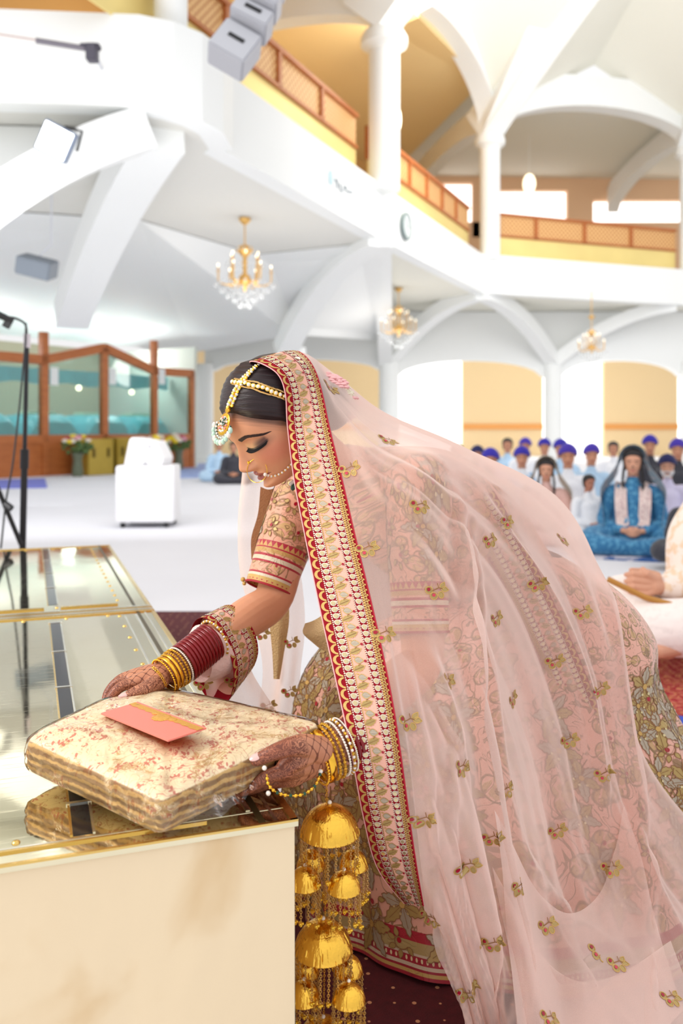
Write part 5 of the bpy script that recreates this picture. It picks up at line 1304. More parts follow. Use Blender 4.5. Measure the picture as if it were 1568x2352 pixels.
ridges = [([(1035,1075),(1045,1200),(1058,1350),(1072,1500),(1090,1660),(1108,1820),(1135,1980),(1165,2130),(1190,2260),(1198,2400)], 13, .026),
 ([(1062,1090),(1082,1300),(1104,1500),(1124,1660),(1150,1820),(1180,1980),(1212,2130),(1232,2260)], 9, .013),
 ([(975,1440),(1000,1560),(1035,1700),(1062,1850),(1085,2000),(1110,2120),(1125,2230),(1150,2370)], 12, .014),
 ([(1375,1240),(1396,1400),(1418,1580),(1445,1780),(1470,1980),(1488,2160),(1500,2400)], 15, .018),
 ([(1035,1080),(1110,1160),(1190,1270),(1270,1400),(1330,1560),(1355,1720),(1380,1900)], 11, .012),
 ([(1145,1900),(1215,2010),(1290,2100),(1370,2170),(1440,2200)], 13, .014),
 ([(900,1030),(1000,1060),(1120,1130),(1230,1220),(1320,1330)], 14, .008),
 ([(1130,1700),(1170,1900),(1220,2060),(1290,2200),(1400,2330),(1480,2420)], 14, .014), ([(1440,1940),(1500,2060),(1560,2180),(1640,2300)], 14, .014),
 ([(1040,1620),(1025,1780),(1040,1950),(1060,2080)], 9, .007), ([(930,1500),(960,1640),(985,1800),(1000,1950)], 9, .005)]
ridges = [(smoothpath([(a, b_, 0) for a, b_ in pts], 6)[:, :2], w, h) for pts, w, h in ridges]
VS0 = Surf([[clampf(p) for p in row] for row in veil_px])
def ridge_field(P):
    X = CX+FP*P[..., 0]/P[..., 1]; Y = HY+FP*(EYE-P[..., 2])/P[..., 1]; out = np.zeros(X.shape)
    for pts, w, h in ridges:
        best = np.full(X.shape, 1e9); tt = np.zeros(X.shape)
        for i in range(len(pts)-1):
            a, b_ = pts[i], pts[i+1]; d = b_-a; L2 = d@d; t = np.clip(((X-a[0])*d[0]+(Y-a[1])*d[1])/L2, 0, 1); dd = (X-a[0]-t*d[0])**2+(Y-a[1]-t*d[1])**2
            m = dd < best; best = np.where(m, dd, best); tt = np.where(m, (i+t)/(len(pts)-1), tt)
        env = sm(tt, 0, .22)*(.35+.65*sm(1-tt, 0, .1)); u = np.sqrt(best)/w; out = out+h*env*np.exp(-np.clip(u, 0, 6)**2.6)
    return out
# the cloth lies on head, back and skirt: find how far forward it must come, point by point
bb = bvh_of([bride_body, hair, bun, skirt, bod, slL, slR, ib_[0]])
NR_, NC_ = 105, 97; fr_, fc_ = np.linspace(0, 13, NR_), np.linspace(0, 8, NC_); FR, FC = np.meshgrid(fr_, fc_, indexing='ij'); BP = VS0.base(FR, FC)
LIFT = np.zeros((NR_, NC_)); ridf = ridge_field(BP); vd = vdisp(FR, FC)
for i in range(NR_):
    for j in range(NC_):
        d = BP[i, j]-np.array([0, 0, 1.]); L = np.linalg.norm(d); loc, n_, ix, ds = bb.ray_cast(Vector((0, 0, 1)), Vector(d/L))
        if loc is not None and fr_[i] > .75: LIFT[i, j] = max(0, L-(ds-.010)+vd[i, j]*0+.004) if L > ds-.014 else 0
RAW = LIFT.copy()
for _ in range(4):                                      # spread and smooth
    Pd = np.pad(LIFT, 1, mode='edge'); mxv = np.maximum.reduce([Pd[1:-1, 1:-1], Pd[:-2, 1:-1], Pd[2:, 1:-1], Pd[1:-1, :-2], Pd[1:-1, 2:]]); LIFT = mxv if _ < 1 else LIFT
    for q in range(3): Pd = np.pad(LIFT, 1, mode='edge'); av = (Pd[1:-1, 1:-1]*2+Pd[:-2, 1:-1]+Pd[2:, 1:-1]+Pd[1:-1, :-2]+Pd[1:-1, 2:])/6; LIFT = np.maximum(av, RAW)
class Veil(Surf):
    def bil(s, F, r, c):
        a = np.clip(r/13*(NR_-1), 0, NR_-1.001); b_ = np.clip(c/8*(NC_-1), 0, NC_-1.001); i, j = a.astype(int), b_.astype(int); u, v = a-i, b_-j
        return (F[i, j]*(1-v)+F[i, j+1]*v)*(1-u)+(F[i+1, j]*(1-v)+F[i+1, j+1]*v)*u
    def full(s, r, c):
        r = np.asarray(r, float); c = np.asarray(c, float); p = s.base(r, c); lift = s.bil(LIFT, r, c)
        toeye = np.array([0, 0, 1.])-p; toeye /= np.linalg.norm(toeye, axis=-1, keepdims=True)
        e = .02; a, b_ = s.base(r+e, c)-s.base(r-e, c), s.base(r, c+e)-s.base(r, c-e); n = np.cross(a, b_); n /= np.linalg.norm(n, axis=-1, keepdims=True)+1e-12
        n = np.where((n*toeye).sum(-1, keepdims=True) < 0, -n, n); rf = ridge_field(p)*sm(c, 1.0, 1.6)
        q = p+toeye*lift[..., None]+n*(np.abs(vdisp(r, c))*.9+rf)[..., None]
        q[..., 2] = np.maximum(q[..., 2], .010); return q
VS = Veil([[clampf(p) for p in row] for row in veil_px])
vm = bpy.data.materials.new('sheer_pink_organza'); vm.use_nodes = True; nt = vm.node_tree; nt.nodes.remove(nt.nodes['Principled BSDF']); g = G(nt)
tr = nt.nodes.new('ShaderNodeBsdfTransparent'); df = nt.nodes.new('ShaderNodeBsdfDiffuse'); tl = nt.nodes.new('ShaderNodeBsdfTranslucent'); m_a = nt.nodes.new('ShaderNodeMixShader'); m_b = nt.nodes.new('ShaderNodeMixShader')
colv = srgb(252, 228, 219); df.inputs[0].default_value = colv; tl.inputs[0].default_value = colv; tr.inputs[0].default_value = (1, .975, .965, 1)
lw = nt.nodes.new('ShaderNodeLayerWeight'); lw.inputs[0].default_value = .42
wv = g.noise(g.tex('Object'), 900, 1); sl = g.noise(g.tex('Object'), 7, 2)
fac = (E(g, lw.outputs['Facing'])*.95+.26+wv*.10+sl*.08).min(.95)
m_a.inputs[0].default_value = .38; nt.links.new(df.outputs[0], m_a.inputs[1]); nt.links.new(tl.outputs[0], m_a.inputs[2])
nt.links.new(fac.o, m_b.inputs[0]); nt.links.new(tr.outputs[0], m_b.inputs[1]); nt.links.new(m_a.outputs[0], m_b.inputs[2]); nt.links.new(m_b.outputs[0], nt.nodes['Material Output'].inputs['Surface'])
mm = MB(); mm.grid(VS.sample(300, 260, 0, 13, 1, 8)); mm.f  # sheer cloth from the border's outer edge
veil = mm.build('veil', vm, bride, recalc=False, angle=180)
vbv = bvh_of([veil, bd]) if False else None
L2 = VS.sample(150, 130, 8.3, 12.6, 1.6, 7.95); dd_ = L2-np.array([0, 0, 1.]); dd_ /= np.linalg.norm(dd_, axis=-1, keepdims=True); tw_ = np.linspace(0, 1, 150)[:, None]; L2 = L2+dd_*(.007+.004*np.sin(tw_*9+np.linspace(0, 5, 130)[None, :]))[..., None]; L2[..., 2] = np.maximum(L2[..., 2], .009)
mm = MB(); mm.grid(L2); mm.build('veil_second_layer', vm, bride, recalc=False, angle=180)
_s, _n = VS.pn(np.array([6.0]), np.array([.5])); flipb = _n[0][1] > 0
bd, bmap, BL, BW = border_on(VS, .2, 12.75, 0, 1, bride, n=400, flip=flipb)
# thin piping along both edges of the border
for cc, nm, mt in ((0.0, 'border_edge', mat('edge_pink', (232, 170, 168), .6)), (1.0, 'border_edge', mat('edge_red', (180, 16, 44), .6))):
    rr = np.linspace(.2, 12.75, 240); pp = VS.full(rr, np.full(240, cc)); mm = MB(); mm.tube(pp.tolist(), .0011, 6); mm.build(nm, mt, bride)
vbvh = bvh_of([veil, bd])
# sprigs scattered on the veil, each where it lies on the cloth
gr_r, gr_c = np.meshgrid(np.linspace(1.0, 13, 520), np.linspace(1.05, 8, 420), indexing='ij'); gp = VS.full(gr_r, gr_c)
gpx = CX+FP*gp[..., 0]/gp[..., 1]; gpy = HY+FP*(EYE-gp[..., 2])/gp[..., 1]
# gathered swags of the same cloth over the lower skirt
def on_veil(px_, py_, off=.010):
    dd = (gpx-px_)**2+(gpy-py_)**2+(gp[..., 1] > 1.95)*1e5; i, j = np.unravel_index(np.argmin(dd), dd.shape); v = W(px_, py_, gp[i, j, 1]-off)
    return tuple(v if v.z > .016 else Q(px_, py_, .016))
def swag(rows):
    S = Surf([[on_veil(*p) for p in row] for row in rows], lambda r, c: .004*np.sin(c*2.4+r*1.3)); mb = MB(); A_ = S.sample(60, 70); A_[..., 2] = np.maximum(A_[..., 2], .014); mb.grid(A_); return mb.build('veil_swag', vm, bride, recalc=False, angle=180)
sw1_ = swag([[(1135,1860),(1190,1975),(1250,2060),(1310,2100),(1370,2060),(1410,1960),(1432,1850)],[(1150,2000),(1205,2090),(1265,2170),(1330,2200),(1395,2160),(1440,2060),(1470,1960)],[(1170,2180),(1220,2230),(1280,2290),(1350,2310),(1420,2280),(1475,2200),(1510,2120)],[(1190,2400),(1240,2400),(1300,2420),(1370,2430),(1440,2420),(1510,2380),(1570,2320)]])
sw2_ = swag([[(1130,1990),(1230,2180),(1330,2250),(1440,2230),(1540,2160)],[(1160,2150),(1250,2280),(1350,2330),(1460,2320),(1580,2260)],[(1190,2380),(1280,2420),(1380,2440),(1500,2440),(1620,2400)]])
vbvh = bvh_of([veil, bd, sw1_, sw2_])
sprigs = [(760,893),(895,1012),(807,1074),(968,1159),(1163,1196),(1127,1236),(1295,1241),(847,1258),(1241,1336),(1007,1353),(1139,1416),(1343,1403),(886,1453),(1277,1513),(1027,1561),(1379,1578),(1177,1602),(941,1654),(1311,1697),(1391,1774),(1166,1812),(980,1878),(1135,1922),(1280,1902),(1082,1985),(1408,1987),(992,2108),(1197,2033),(1257,2122),(1137,2163),(1413,2221),(1337,2210),(1079,2282),(1541,2299),(1060,1760),(1250,2348),(1370,1100)]
mm = MB(); cnt = 0
def sprig(D, s=1.0):
    for q in [(-.016, .002, .0062, .0058, 0), (-.008, .011, .006, .0056, .3), (.004, .009, .0055, .0045, 1.2)]:
        p = ellp(q[0]*s, q[1]*s, q[2]*s, q[3]*s, q[4], 10); D.add(p, OL, 1.0); D.outline(p, .0013*s, GO, 1.6); 
    D.add(ellp(-.0165*s, .001*s, .0032*s, .003*s, 0, 7), RU, 2.2); D.add(ellp(-.008*s, .0095*s, .003*s, .0028*s, 0, 7), PK, 2.2)
    for L_, w_, a in ((.0135, .0042, .15), (.012, .0040, -1.0)):
        p = leafp(.004*s, -.001*s, L_*s, w_*s, a, 6); D.add(p, OL, 1.0); D.outline(p, .0012*s, GO, 1.6)
    D.line([(-.010*s, .003*s), (0, -.002*s), (.006*s, -.001*s)], .0016*s, BR, 1.9); D.line([(0, -.002*s), (-.002*s, -.009*s)], .0013*s, BR, 1.9)
for (sx_, sy_) in sprigs:
    dd = (gpx-sx_)**2+(gpy-sy_)**2; dd = dd+(gp[..., 1] > 1.95)*1e5; i, j = np.unravel_index(np.argmin(dd), dd.shape)
    if dd[i, j] > 400: continue
    r0, c0 = np.array([gr_r[i, j]]), np.array([gr_c[i, j]]); p, n_ = VS.pn(r0, c0); p, n_ = p[0], n_[0]
    if np.dot(n_, p-np.array([0, 0, 1.])) > 0: n_ = -n_
    ex = np.array([1., 0, 0])-n_*n_[0]; ex /= np.linalg.norm(ex); ey = np.cross(n_, ex); 
    if ey[2] > 0: ey = -ey
    D = Decals(); sprig(D, 1.0)
    def smap(a, b2, p=p, n_=n_, ex=ex, ey=ey):
        q = p+a[:, None]*ex+b2[:, None]*ey; out = []; nn = []
        for v in q:
            loc, nm_, ix, ds = vbvh.ray_cast(Vector(v+n_*.03), Vector(-n_)); out.append(loc if loc is not None and ds < .05 else v); nn.append(n_)
        return np.array(out), np.array(nn)
    D.build('embroidered_sprig', thread, smap, veil, .0009)
# folded pleats of the same cloth lying on the veil
def pleat(path, widths, lift=.010, amp=.008, name='veil_fold', m=None, n=90):
    C0 = smoothpath([clampf(p) for p in path], 14); W0 = smoothpath([(w, 0, 0) for w in widths], 14)[:, 0]; N = len(C0); k = 13; A = np.zeros((N, k, 3))
    for i in range(N):
        t = C0[min(i+1, N-1)]-C0[max(i-1, 0)]; t /= np.linalg.norm(t); s_ = np.cross(t, [0, -1, 0]); s_ /= np.linalg.norm(s_)+1e-9
        for j in range(k):
            a = -1+2*j/(k-1); w = W0[i]*C0[i][1]/FP/2
            A[i, j] = C0[i]+s_*w*a+np.array([0, -1, 0])*(amp*(1-a*a)+.003*math.sin(i*.13+a*2))
            if A[i, j, 2] < .012: A[i, j, 2] = .012
    mb = MB(); mb.grid(A); return mb.build(name, m or vm, bride, recalc=False, angle=180)
# hem edge thread
rr = np.linspace(1, 13, 200); pp = VS.full(rr, np.full(200, 8.0)); mm = MB(); mm.tube(pp.tolist(), .0012, 6); mm.build('veil_hem', mat('hem_pink', (238, 200, 190), .6), bride)
# ---------------- far-side veil hanging behind the face and arm, and cloth round the forearm
def sheet(rows, name, m, parent=bride, nr=60, ncol=40, disp=None, uvw=False):
    S = Surf([[tuple(W(*p)) for p in row] for row in rows], disp); mb = MB(); mb.grid(S.sample(nr, ncol)); return mb.build(name, m, parent, recalc=False, angle=180), S
fd = lambda r, c: .006*np.sin(c*4.5+r*.6)
sheet([[(556,1085,1.80),(600,1085,1.78),(660,1085,1.78)],[(548,1200,1.82),(590,1200,1.80),(655,1200,1.79)],[(556,1320,1.84),(610,1320,1.80),(690,1320,1.80)],[(590,1440,1.86),(640,1440,1.82),(700,1440,1.82)],[(606,1540,1.88),(650,1540,1.84),(690,1540,1.84)],[(590,1650,1.9),(640,1650,1.87),(680,1650,1.86)]], 'veil_drape', vm, disp=fd)
sheet([[(760,1190,1.74),(850,1190,1.72),(960,1200,1.70)],[(750,1320,1.76),(850,1330,1.74),(980,1330,1.72)],[(760,1450,1.78),(860,1460,1.76),(990,1470,1.74)],[(770,1560,1.80),(860,1580,1.78),(990,1600,1.76)]], 'lap_cloth', mat('mauve_pink_cotton', (206, 182, 176), .85, bump=.5, bscale=12), disp=fd)
goldstrip = mat('gold_tissue', (222, 190, 140), .5, metal=.2, bump=.4, bscale=300)
sheet([[(618,1335,1.79),(640,1335,1.785),(658,1335,1.79)],[(618,1420,1.80),(642,1420,1.795),(664,1420,1.80)],[(625,1500,1.82),(640,1500,1.815),(652,1500,1.82)],[(628,1560,1.84),(636,1560,1.835),(642,1560,1.84)]], 'gold_strip', goldstrip)
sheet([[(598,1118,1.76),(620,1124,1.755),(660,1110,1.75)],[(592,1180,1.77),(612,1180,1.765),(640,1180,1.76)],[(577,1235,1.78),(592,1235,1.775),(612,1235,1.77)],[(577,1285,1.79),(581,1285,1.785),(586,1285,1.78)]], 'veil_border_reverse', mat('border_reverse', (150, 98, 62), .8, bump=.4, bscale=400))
sheet([[(405,1478,1.52),(440,1468,1.54),(485,1462,1.56)],[(455,1530,1.56),(500,1500,1.58),(548,1480,1.62)],[(470,1590,1.58),(530,1580,1.62),(590,1560,1.66)],[(480,1650,1.60),(560,1650,1.64),(650,1650,1.68)]], 'veil_drape', vm, disp=fd)
for (sx_, sy_, Y) in ((672,1472,1.80),(605,1453,1.80),(540,1560,1.60),(470,1566,1.58),(620,1618,1.80),(668,1585,1.80)):
    D = Decals(); sprig(D, .9); c0 = np.array(W(sx_, sy_, Y-.012)); D.build('embroidered_sprig', thread, lambda a, b2, c0=c0: (c0+a[:, None]*np.array([1, 0, 0])+b2[:, None]*np.array([0, 0, -1.]), np.tile([0, -1., 0], (len(a), 1))), bride, .001)
# border looped round the far forearm like a wide cuff
ax = (wrR-elR).normalized(); cc0 = W(514, 1468, 1.585); upc = (Vector((0, 0, 1))-ax*ax.z).normalized(); sdc = ax.cross(upc)
net3 = []
for k in range(14):
    a = 2*PI*k/14; row = []
    for j, t in enumerate((-1, -.33, .33, 1)):
        rv = .056+.003*j; row.append(tuple(cc0+ax*(t*.034)+Vector((0, 0, -.022-.006*(1+t)))*(.5-.5*math.cos(a))*1.5+upc*math.cos(a)*rv*.92+sdc*math.sin(a)*.050*(1+.06*math.sin(3*a))))
    net3.append(row)
S3 = Surf(net3, closed=True); _p, _n = S3.pn(np.array([3.5]), np.array([1.5])); cen = np.array(cc0); flp = np.dot(_n[0], _p[0]-cen) < 0
border_on(S3, 0, 13.999, 3, 0, bride, n=120, name='forearm_border', flip=flp)
mm = MB(); mm.tube([cc0+ax*.030+Vector((0, 0, -.004)), cc0+ax*.045+Vector((0, 0, -.006)), cc0+ax*.062+Vector((0, 0, -.006)), cc0+ax*.072+Vector((0, 0, -.004))], [.053, .049, .043, .038], 28, cap=False); mm.build('forearm_wrap', mat('pink_cotton', (240, 204, 196), .8, bump=.4, bscale=70), bride)
# waist tie corner
sheet([[(700,1432,1.70),(720,1425,1.69),(745,1410,1.68)],[(696,1455,1.69),(722,1460,1.68),(752,1450,1.67)],[(722,1480,1.70),(735,1490,1.69),(756,1500,1.68)]], 'blouse_tail', goldstrip)
# neck ornament
mm = MB()
for k in range(14):
    p = W(668+k*3.2, 1098+abs(k-6)*2.2, 1.585); mm.ell(p, (.0045, .004, .0045), 8)
mm.build('necklace_pearls', mat('pearl', (240, 228, 215), .15, coat=.5), bride)
mm = MB()
for k in range(12): mm.ell(W(672+k*3, 1108+abs(k-5)*2.5, 1.58), (.004, .004, .006), 8)
mm.build('necklace_emeralds', mat('emerald', (20, 70, 50), .1), bride)
# ================================================================ JEWELLERY
jgold = mat('yellow_gold', (244, 190, 66), .16, metal=1); jgold2 = mat('brushed_gold', (240, 186, 74), .28, metal=1, bump=.6, bscale=500)
pearlm = MATS['pearl']; kund = mat('kundan_stone', (236, 228, 214), .05, coat=1); mint = mat('mint_bead', (184, 214, 196), .15, coat=.5); emer = MATS['emerald']; chura = mat('maroon_bangle_lacquer', (122, 4, 16), .22, spec=.4, coat=.15)
hb = bvh_of([bride_body, hair]); eye = Vector((0, 0, EYE))
def hit(px, py, off=.002):
    d = (W(px, py, 1.5)-eye).normalized(); loc, n, i, ds = hb.ray_cast(eye, d)
    if loc is None: return W(px, py, 1.56), Vector((0, -1, 0))
    if n.dot(d) > 0: n = -n
    return loc+n*off, n
def onpath(pts, n=40, off=.003):
    q = smoothpath([(a, b2, 0) for a, b2 in pts], n//max(1, len(pts)-1)); return [hit(a, b2, off) for a, b2, _ in q]
def pick(lst, step):                                     # resample at equal distance
    out = [lst[0]]; acc = 0
    for a, b2 in zip(lst[:-1], lst[1:]):
        acc += (b2[0]-a[0]).length
        if acc >= step: out.append(b2); acc = 0
    return out
# head band
top_ = onpath([(541, 872), (570, 876), (612, 887), (655, 903)], 120); bot_ = onpath([(536, 884), (566, 890), (608, 903), (655, 918)], 120); midp = onpath([(538, 878), (568, 883), (610, 895), (655, 910)], 200, .004)
band = MB(); 
for path in (top_, bot_): band.tube([p for p, n in path][::3], .0017, 6)
hbnd = band.build('head_band', mat('band_gold', (226, 186, 120), .3, metal=.8), bride)
for p, n in pick(midp, .0088):
    R_ = n.to_track_quat('Z', 'Y').to_matrix(); m_ = MB(); m_.lathe([(0, 0), (.0042, 0), (.0044, .0016), (.0036, .002), (0, .002)], 14, p, M=R_); s_ = m_.build('setting', jgold, hbnd)
    m_ = MB(); m_.ell(p+n*.0018, (.0033, .0033, .0022), 12, M=R_); m_.build('stone', kund, hbnd)
# forehead ornament (tikka)
ch = onpath([(597, 838), (575, 858), (553, 885), (540, 912), (532, 932)], 200, .004)
tik = MB(); tik.tube([p for p, n in ch][::4], .0012, 6); tk = tik.build('forehead_ornament', jgold, bride)
for i, (p, n) in enumerate(pick(ch, .0052)):
    R_ = n.to_track_quat('Z', 'Y').to_matrix(); w = .0022+.0012*min(1, i/8); m_ = MB()
    for s in (-1, 1): m_.ell(p+Vector((s*w*1.1, 0, s*w*.4)), (w, w, w), 8)
    m_.build('stone', kund if i % 2 else jgold, tk)
tc0 = W(524, 960, 1.495); tc0, _n = hit(533, 958, .007); tc0 = tc0+Vector((-.004, 0, 0))
tR = Vector((-.75, -.62, -.12)).to_track_quat('Z', 'Y').to_matrix(); tup = (Vector((.28, 0, 1))).normalized(); tr_ = tR@Vector((0, 0, 1)); tsd = tup.cross(tr_).normalized(); tM = Matrix((tsd, tup, tr_)).transposed()
m_ = MB(); m_.lathe([(0, 0), (.0150, 0), (.016, .0022), (.0125, .0035), (0, .003)], 26, tc0-tup*.012, M=tM@Matrix.Diagonal((1, 1.25, 1))); m_.build('pendant_disc', jgold, tk)
for rr_, n_, r_ in ((.0055, 6, .0027), (.0105, 13, .0024)):
    for k in range(n_):
        a = 2*PI*k/n_; m_ = MB(); m_.ell(tc0-tup*.012+tM@Vector((rr_*math.cos(a), rr_*1.2*math.sin(a), .004)), r_, 10); m_.build('stone', kund if k % 4 else mat('rose_stone', (226, 150, 140), .1), tk)
m_ = MB(); m_.ell(tc0-tup*.012+tr_*.004, .0035, 12); m_.build('stone', kund, tk)
m_ = MB(); m_.lathe([(0, 0), (.006, 0), (.006, .003), (0, .004)], 14, tc0+tup*.014, M=tM); m_.build('connector', jgold, tk)
for k in range(22):                                      # hanging green drops and pearls round the rim
    a = PI+PI*(k/21)*1.0+0; a = PI*(1.0+k/21.0); rr_ = .0205; base_ = tc0-tup*.013+tM@Vector((rr_*math.cos(a), rr_*1.15*math.sin(a), .002))
    m_ = MB(); m_.ell(base_, .0024, 8); m_.build('rim_bead', emer if k % 2 else pearlm, tk)
for k in range(11):
    a = PI*(1.0+(k+.5)/11.0); rr_ = .026; p = tc0-tup*.014+tM@Vector((rr_*math.cos(a), rr_*1.2*math.sin(a), .003)); m_ = MB(); m_.ell(p, (.0042, .0042, .0058), 12); m_.build('drop', mint if k % 3 else pearlm, tk)
for k in range(7):
    m_ = MB(); m_.ell(tc0-tup*.012+tM@Vector((random.uniform(-.012, .012), random.uniform(-.002, .014), .007)), .0022, 8); m_.build('rim_bead', emer, tk)
# nose ring with chain of pearls
nc, _ = hit(571, 1062, .0015); ctrn = W(590, 1081, nc.y-.004); rn = .0186
m_ = MB(); vx = (Vector((-.95, -.25, 0))).normalized(); m_.tube([ctrn+Vector((math.cos(a)*.97, -.22*math.cos(a), math.sin(a)*1.12))*rn for a in np.linspace(0, 2*PI, 60, endpoint=False)], .00058, 7, closed=True); nr_ = m_.build('nose_ring', jgold, bride)
m_ = MB(); m_.ell(nc, .0026, 12); m_.build('stud', jgold, nr_)
pc = W(609, 1090, ctrn.y-.004); m_ = MB(); m_.ell(pc, .0036, 14); m_.build('pearl', pearlm, nr_)
cp = smoothpath([tuple(pc), tuple(hit(628, 1091, .004)[0]), tuple(hit(648, 1082, .004)[0]), tuple(hit(664, 1068, .003)[0]), tuple(hit(674, 1058, .003)[0])], 20)
m_ = MB(); m_.tube(cp.tolist(), .0007, 6); m_.build('chain', jgold, nr_)
acc = 0; 
for a, b2 in zip(cp[:-1], cp[1:]):
    acc += np.linalg.norm(b2-a)
    if acc > .0068: acc = 0; m_ = MB(); m_.ell(Vector(b2), .0023, 10); m_.build('pearl', pearlm, nr_)
# bangles
def bangle(c, axis, r, w, m, kind='plain', name='bangle', n=48, ov=1.0):
    axis = Vector(axis).normalized(); u = axis.orthogonal().normalized(); v = axis.cross(u); m_ = MB()
    if kind == 'plain': 
        pts = [Vector(c)+(u*math.cos(a)+v*math.sin(a))*r for a in np.linspace(0, 2*PI, n, endpoint=False)]
        A = np.zeros((n, 8, 3))
        for i, a in enumerate(np.linspace(0, 2*PI, n, endpoint=False)):
            rd = u*math.cos(a)+v*math.sin(a)
            for k in range(8): t = 2*PI*k/8; A[i, k] = Vector(c)+rd*(r+math.cos(t)*.0022)+axis*math.sin(t)*w/2
        m_.grid(A, closeu=True, closev=True); return m_.build(name, m, bride, angle=80)
    m_.tube([Vector(c)+(u*math.cos(a)+v*math.sin(a))*r for a in np.linspace(0, 2*PI, n, endpoint=False)], w*.28, 6, closed=True)
    k = int(2*PI*r/(w*.95))
    for i in range(k): a = 2*PI*i/k; m_.ell(Vector(c)+(u*math.cos(a)+v*math.sin(a))*(r+.001), w*.46, 8, mi=1 if (i % 2 and kind == 'pearl') else 0)
    return m_.build(name, [m, pearlm], bride, angle=60)
axL = (wl-elL).normalized()
bl = lambda t: wrL+axL*t
axl2 = Vector((-.80, -.42, -.22)).normalized()
o_ = W(766, 1722, 1.285)
bangs = []
for t, r, w, m, k in ((.030, .0375, .0052, jgold, 'bead'), (.021, .0385, .011, jgold, 'plain'), (.011, .0378, .006, jgold2, 'bead'), (.003, .0385, .0058, jgold2, 'bead'), (-.005, .0392, .0042, pearlm, 'pearl'), (-.012, .0395, .0052, jgold2, 'pearl'), (-.018, .0395, .0030, pearlm, 'pearl')):
    bangs.append(bangle(o_+axl2*t, axl2, r, w, m, k))
for k in range(7): bangle(o_+axl2*(-.026-.0068*k), axl2, .0345+.0004*k, .0066, chura, 'plain', 'maroon_bangle')
axR = (wrR-elR).normalized(); axr2 = Vector((-.62, -.62, -.32)).normalized()
oR = W(402, 1536, 1.475)
for t, r, w, m, k in ((.024, .0295, .0042, jgold, 'bead'), (.016, .0300, .0075, jgold, 'plain'), (.008, .0305, .0060, jgold, 'plain'), (.001, .0305, .0052, jgold2, 'bead'), (-.006, .031, .0045, jgold2, 'bead'), (-.012, .0315, .0036, pearlm, 'pearl')):
    bangle(oR+axr2*t, axr2, r, w, m, k)
for k in range(10): bangle(oR+axr2*(-.019-.0066*k)+Vector((0, 0, .0006*k)), axr2, .0325, .0066, chura, 'plain', 'maroon_bangle')
bangle(oR+axr2*(-.087)+Vector((0, 0, .006)), axr2, .0345, .005, jgold2, 'pearl')
# hand chain: far wrist
cp = onpath([(352, 1535), (362, 1545), (372, 1560), (380, 1575)], 40, .002)
m_ = MB()
for p, n in pick(cp, .004): R_ = n.to_track_quat('Z', 'Y').to_matrix(); m_.tube([p+R_@Vector((.0022*math.cos(a), .0022*math.sin(a), 0)) for a in np.linspace(0, 2*PI, 10, endpoint=False)], .0006, 5, closed=True)
m_.build('hand_chain', jgold, bride)
# hand chain: near hand, hanging in a loop of beads from bangle to finger ring
cp = smoothpath([tuple(W(612, 1778, 1.165)), tuple(W(618, 1805, 1.165)), tuple(W(645, 1824, 1.17)), tuple(W(690, 1826, 1.18)), tuple(W(722, 1806, 1.20)), tuple(W(738, 1770, 1.225))], 16)
m_ = MB(); m_.tube(cp.tolist(), .0008, 6); hc_ = m_.build('hand_chain', jgold, bride); acc = 0
for i, (a, b2) in enumerate(zip(cp[:-1], cp[1:])):
    acc += np.linalg.norm(b2-a)
    if acc > .0058: acc = 0; m_ = MB(); m_.ell(Vector(b2), .0026, 10); m_.build('bead', jgold if i % 3 else emer if i % 2 else jgold, hc_)
for p in (W(616, 1822, 1.165), W(736, 1772, 1.222), W(607, 1764, 1.165)): m_ = MB(); m_.ell(p, .0034, 10); m_.build('pearl', pearlm, hc_)
# ---------------- kalire: tiers of domed bells on chains
def domeM(): pass
chaing = mat('chain_gold', (214, 178, 112), .3, metal=.85); beadg = mat('bead_gold', (240, 196, 70), .25, metal=.8)
brushed, nt, b, g = nmat('hammered_gold', .2, 1.0)
b.inputs['Base Color'].default_value = srgb(246, 194, 78)
gen = g.tex('Object'); x, y, z = g.xyz(gen); hs = g.noise(g.comb(x*300, y*300, z*120), 1, 2)
setbump(g, b, hs, .5, .0015)
kal = empty('bangle_tassel', W(750, 1800, 1.25), None, None); setpar(kal, bride); kal.name = 'bangle_tassel'
m_ = MB(); YK = 1.262
def link(p, q, n, r=.0011, mb=None):                      # chain of small rings
    p, q = Vector(p), Vector(q)
    for i in range(n):
        c = p+(q-p)*((i+.5)/n); L_ = (q-p).length/n*.62; a = i % 2; ax_ = Vector((1, 0, 0)) if a else Vector((0, 1, 0)); dz = (q-p).normalized()
        mb.tube([c+ax_*math.cos(t)*r*1.25+dz*math.sin(t)*L_ for t in np.linspace(0, 2*PI, 6, endpoint=False)], r*.42, 4, closed=True)
mchain = MB(); link(W(750, 1785, YK), W(750, 1850, YK), 12, .0014, mchain); link(W(750, 1850, YK), W(742, 2420, YK), 110, .0011, mchain)
mchain.build('main_chain', jgold2, kal)
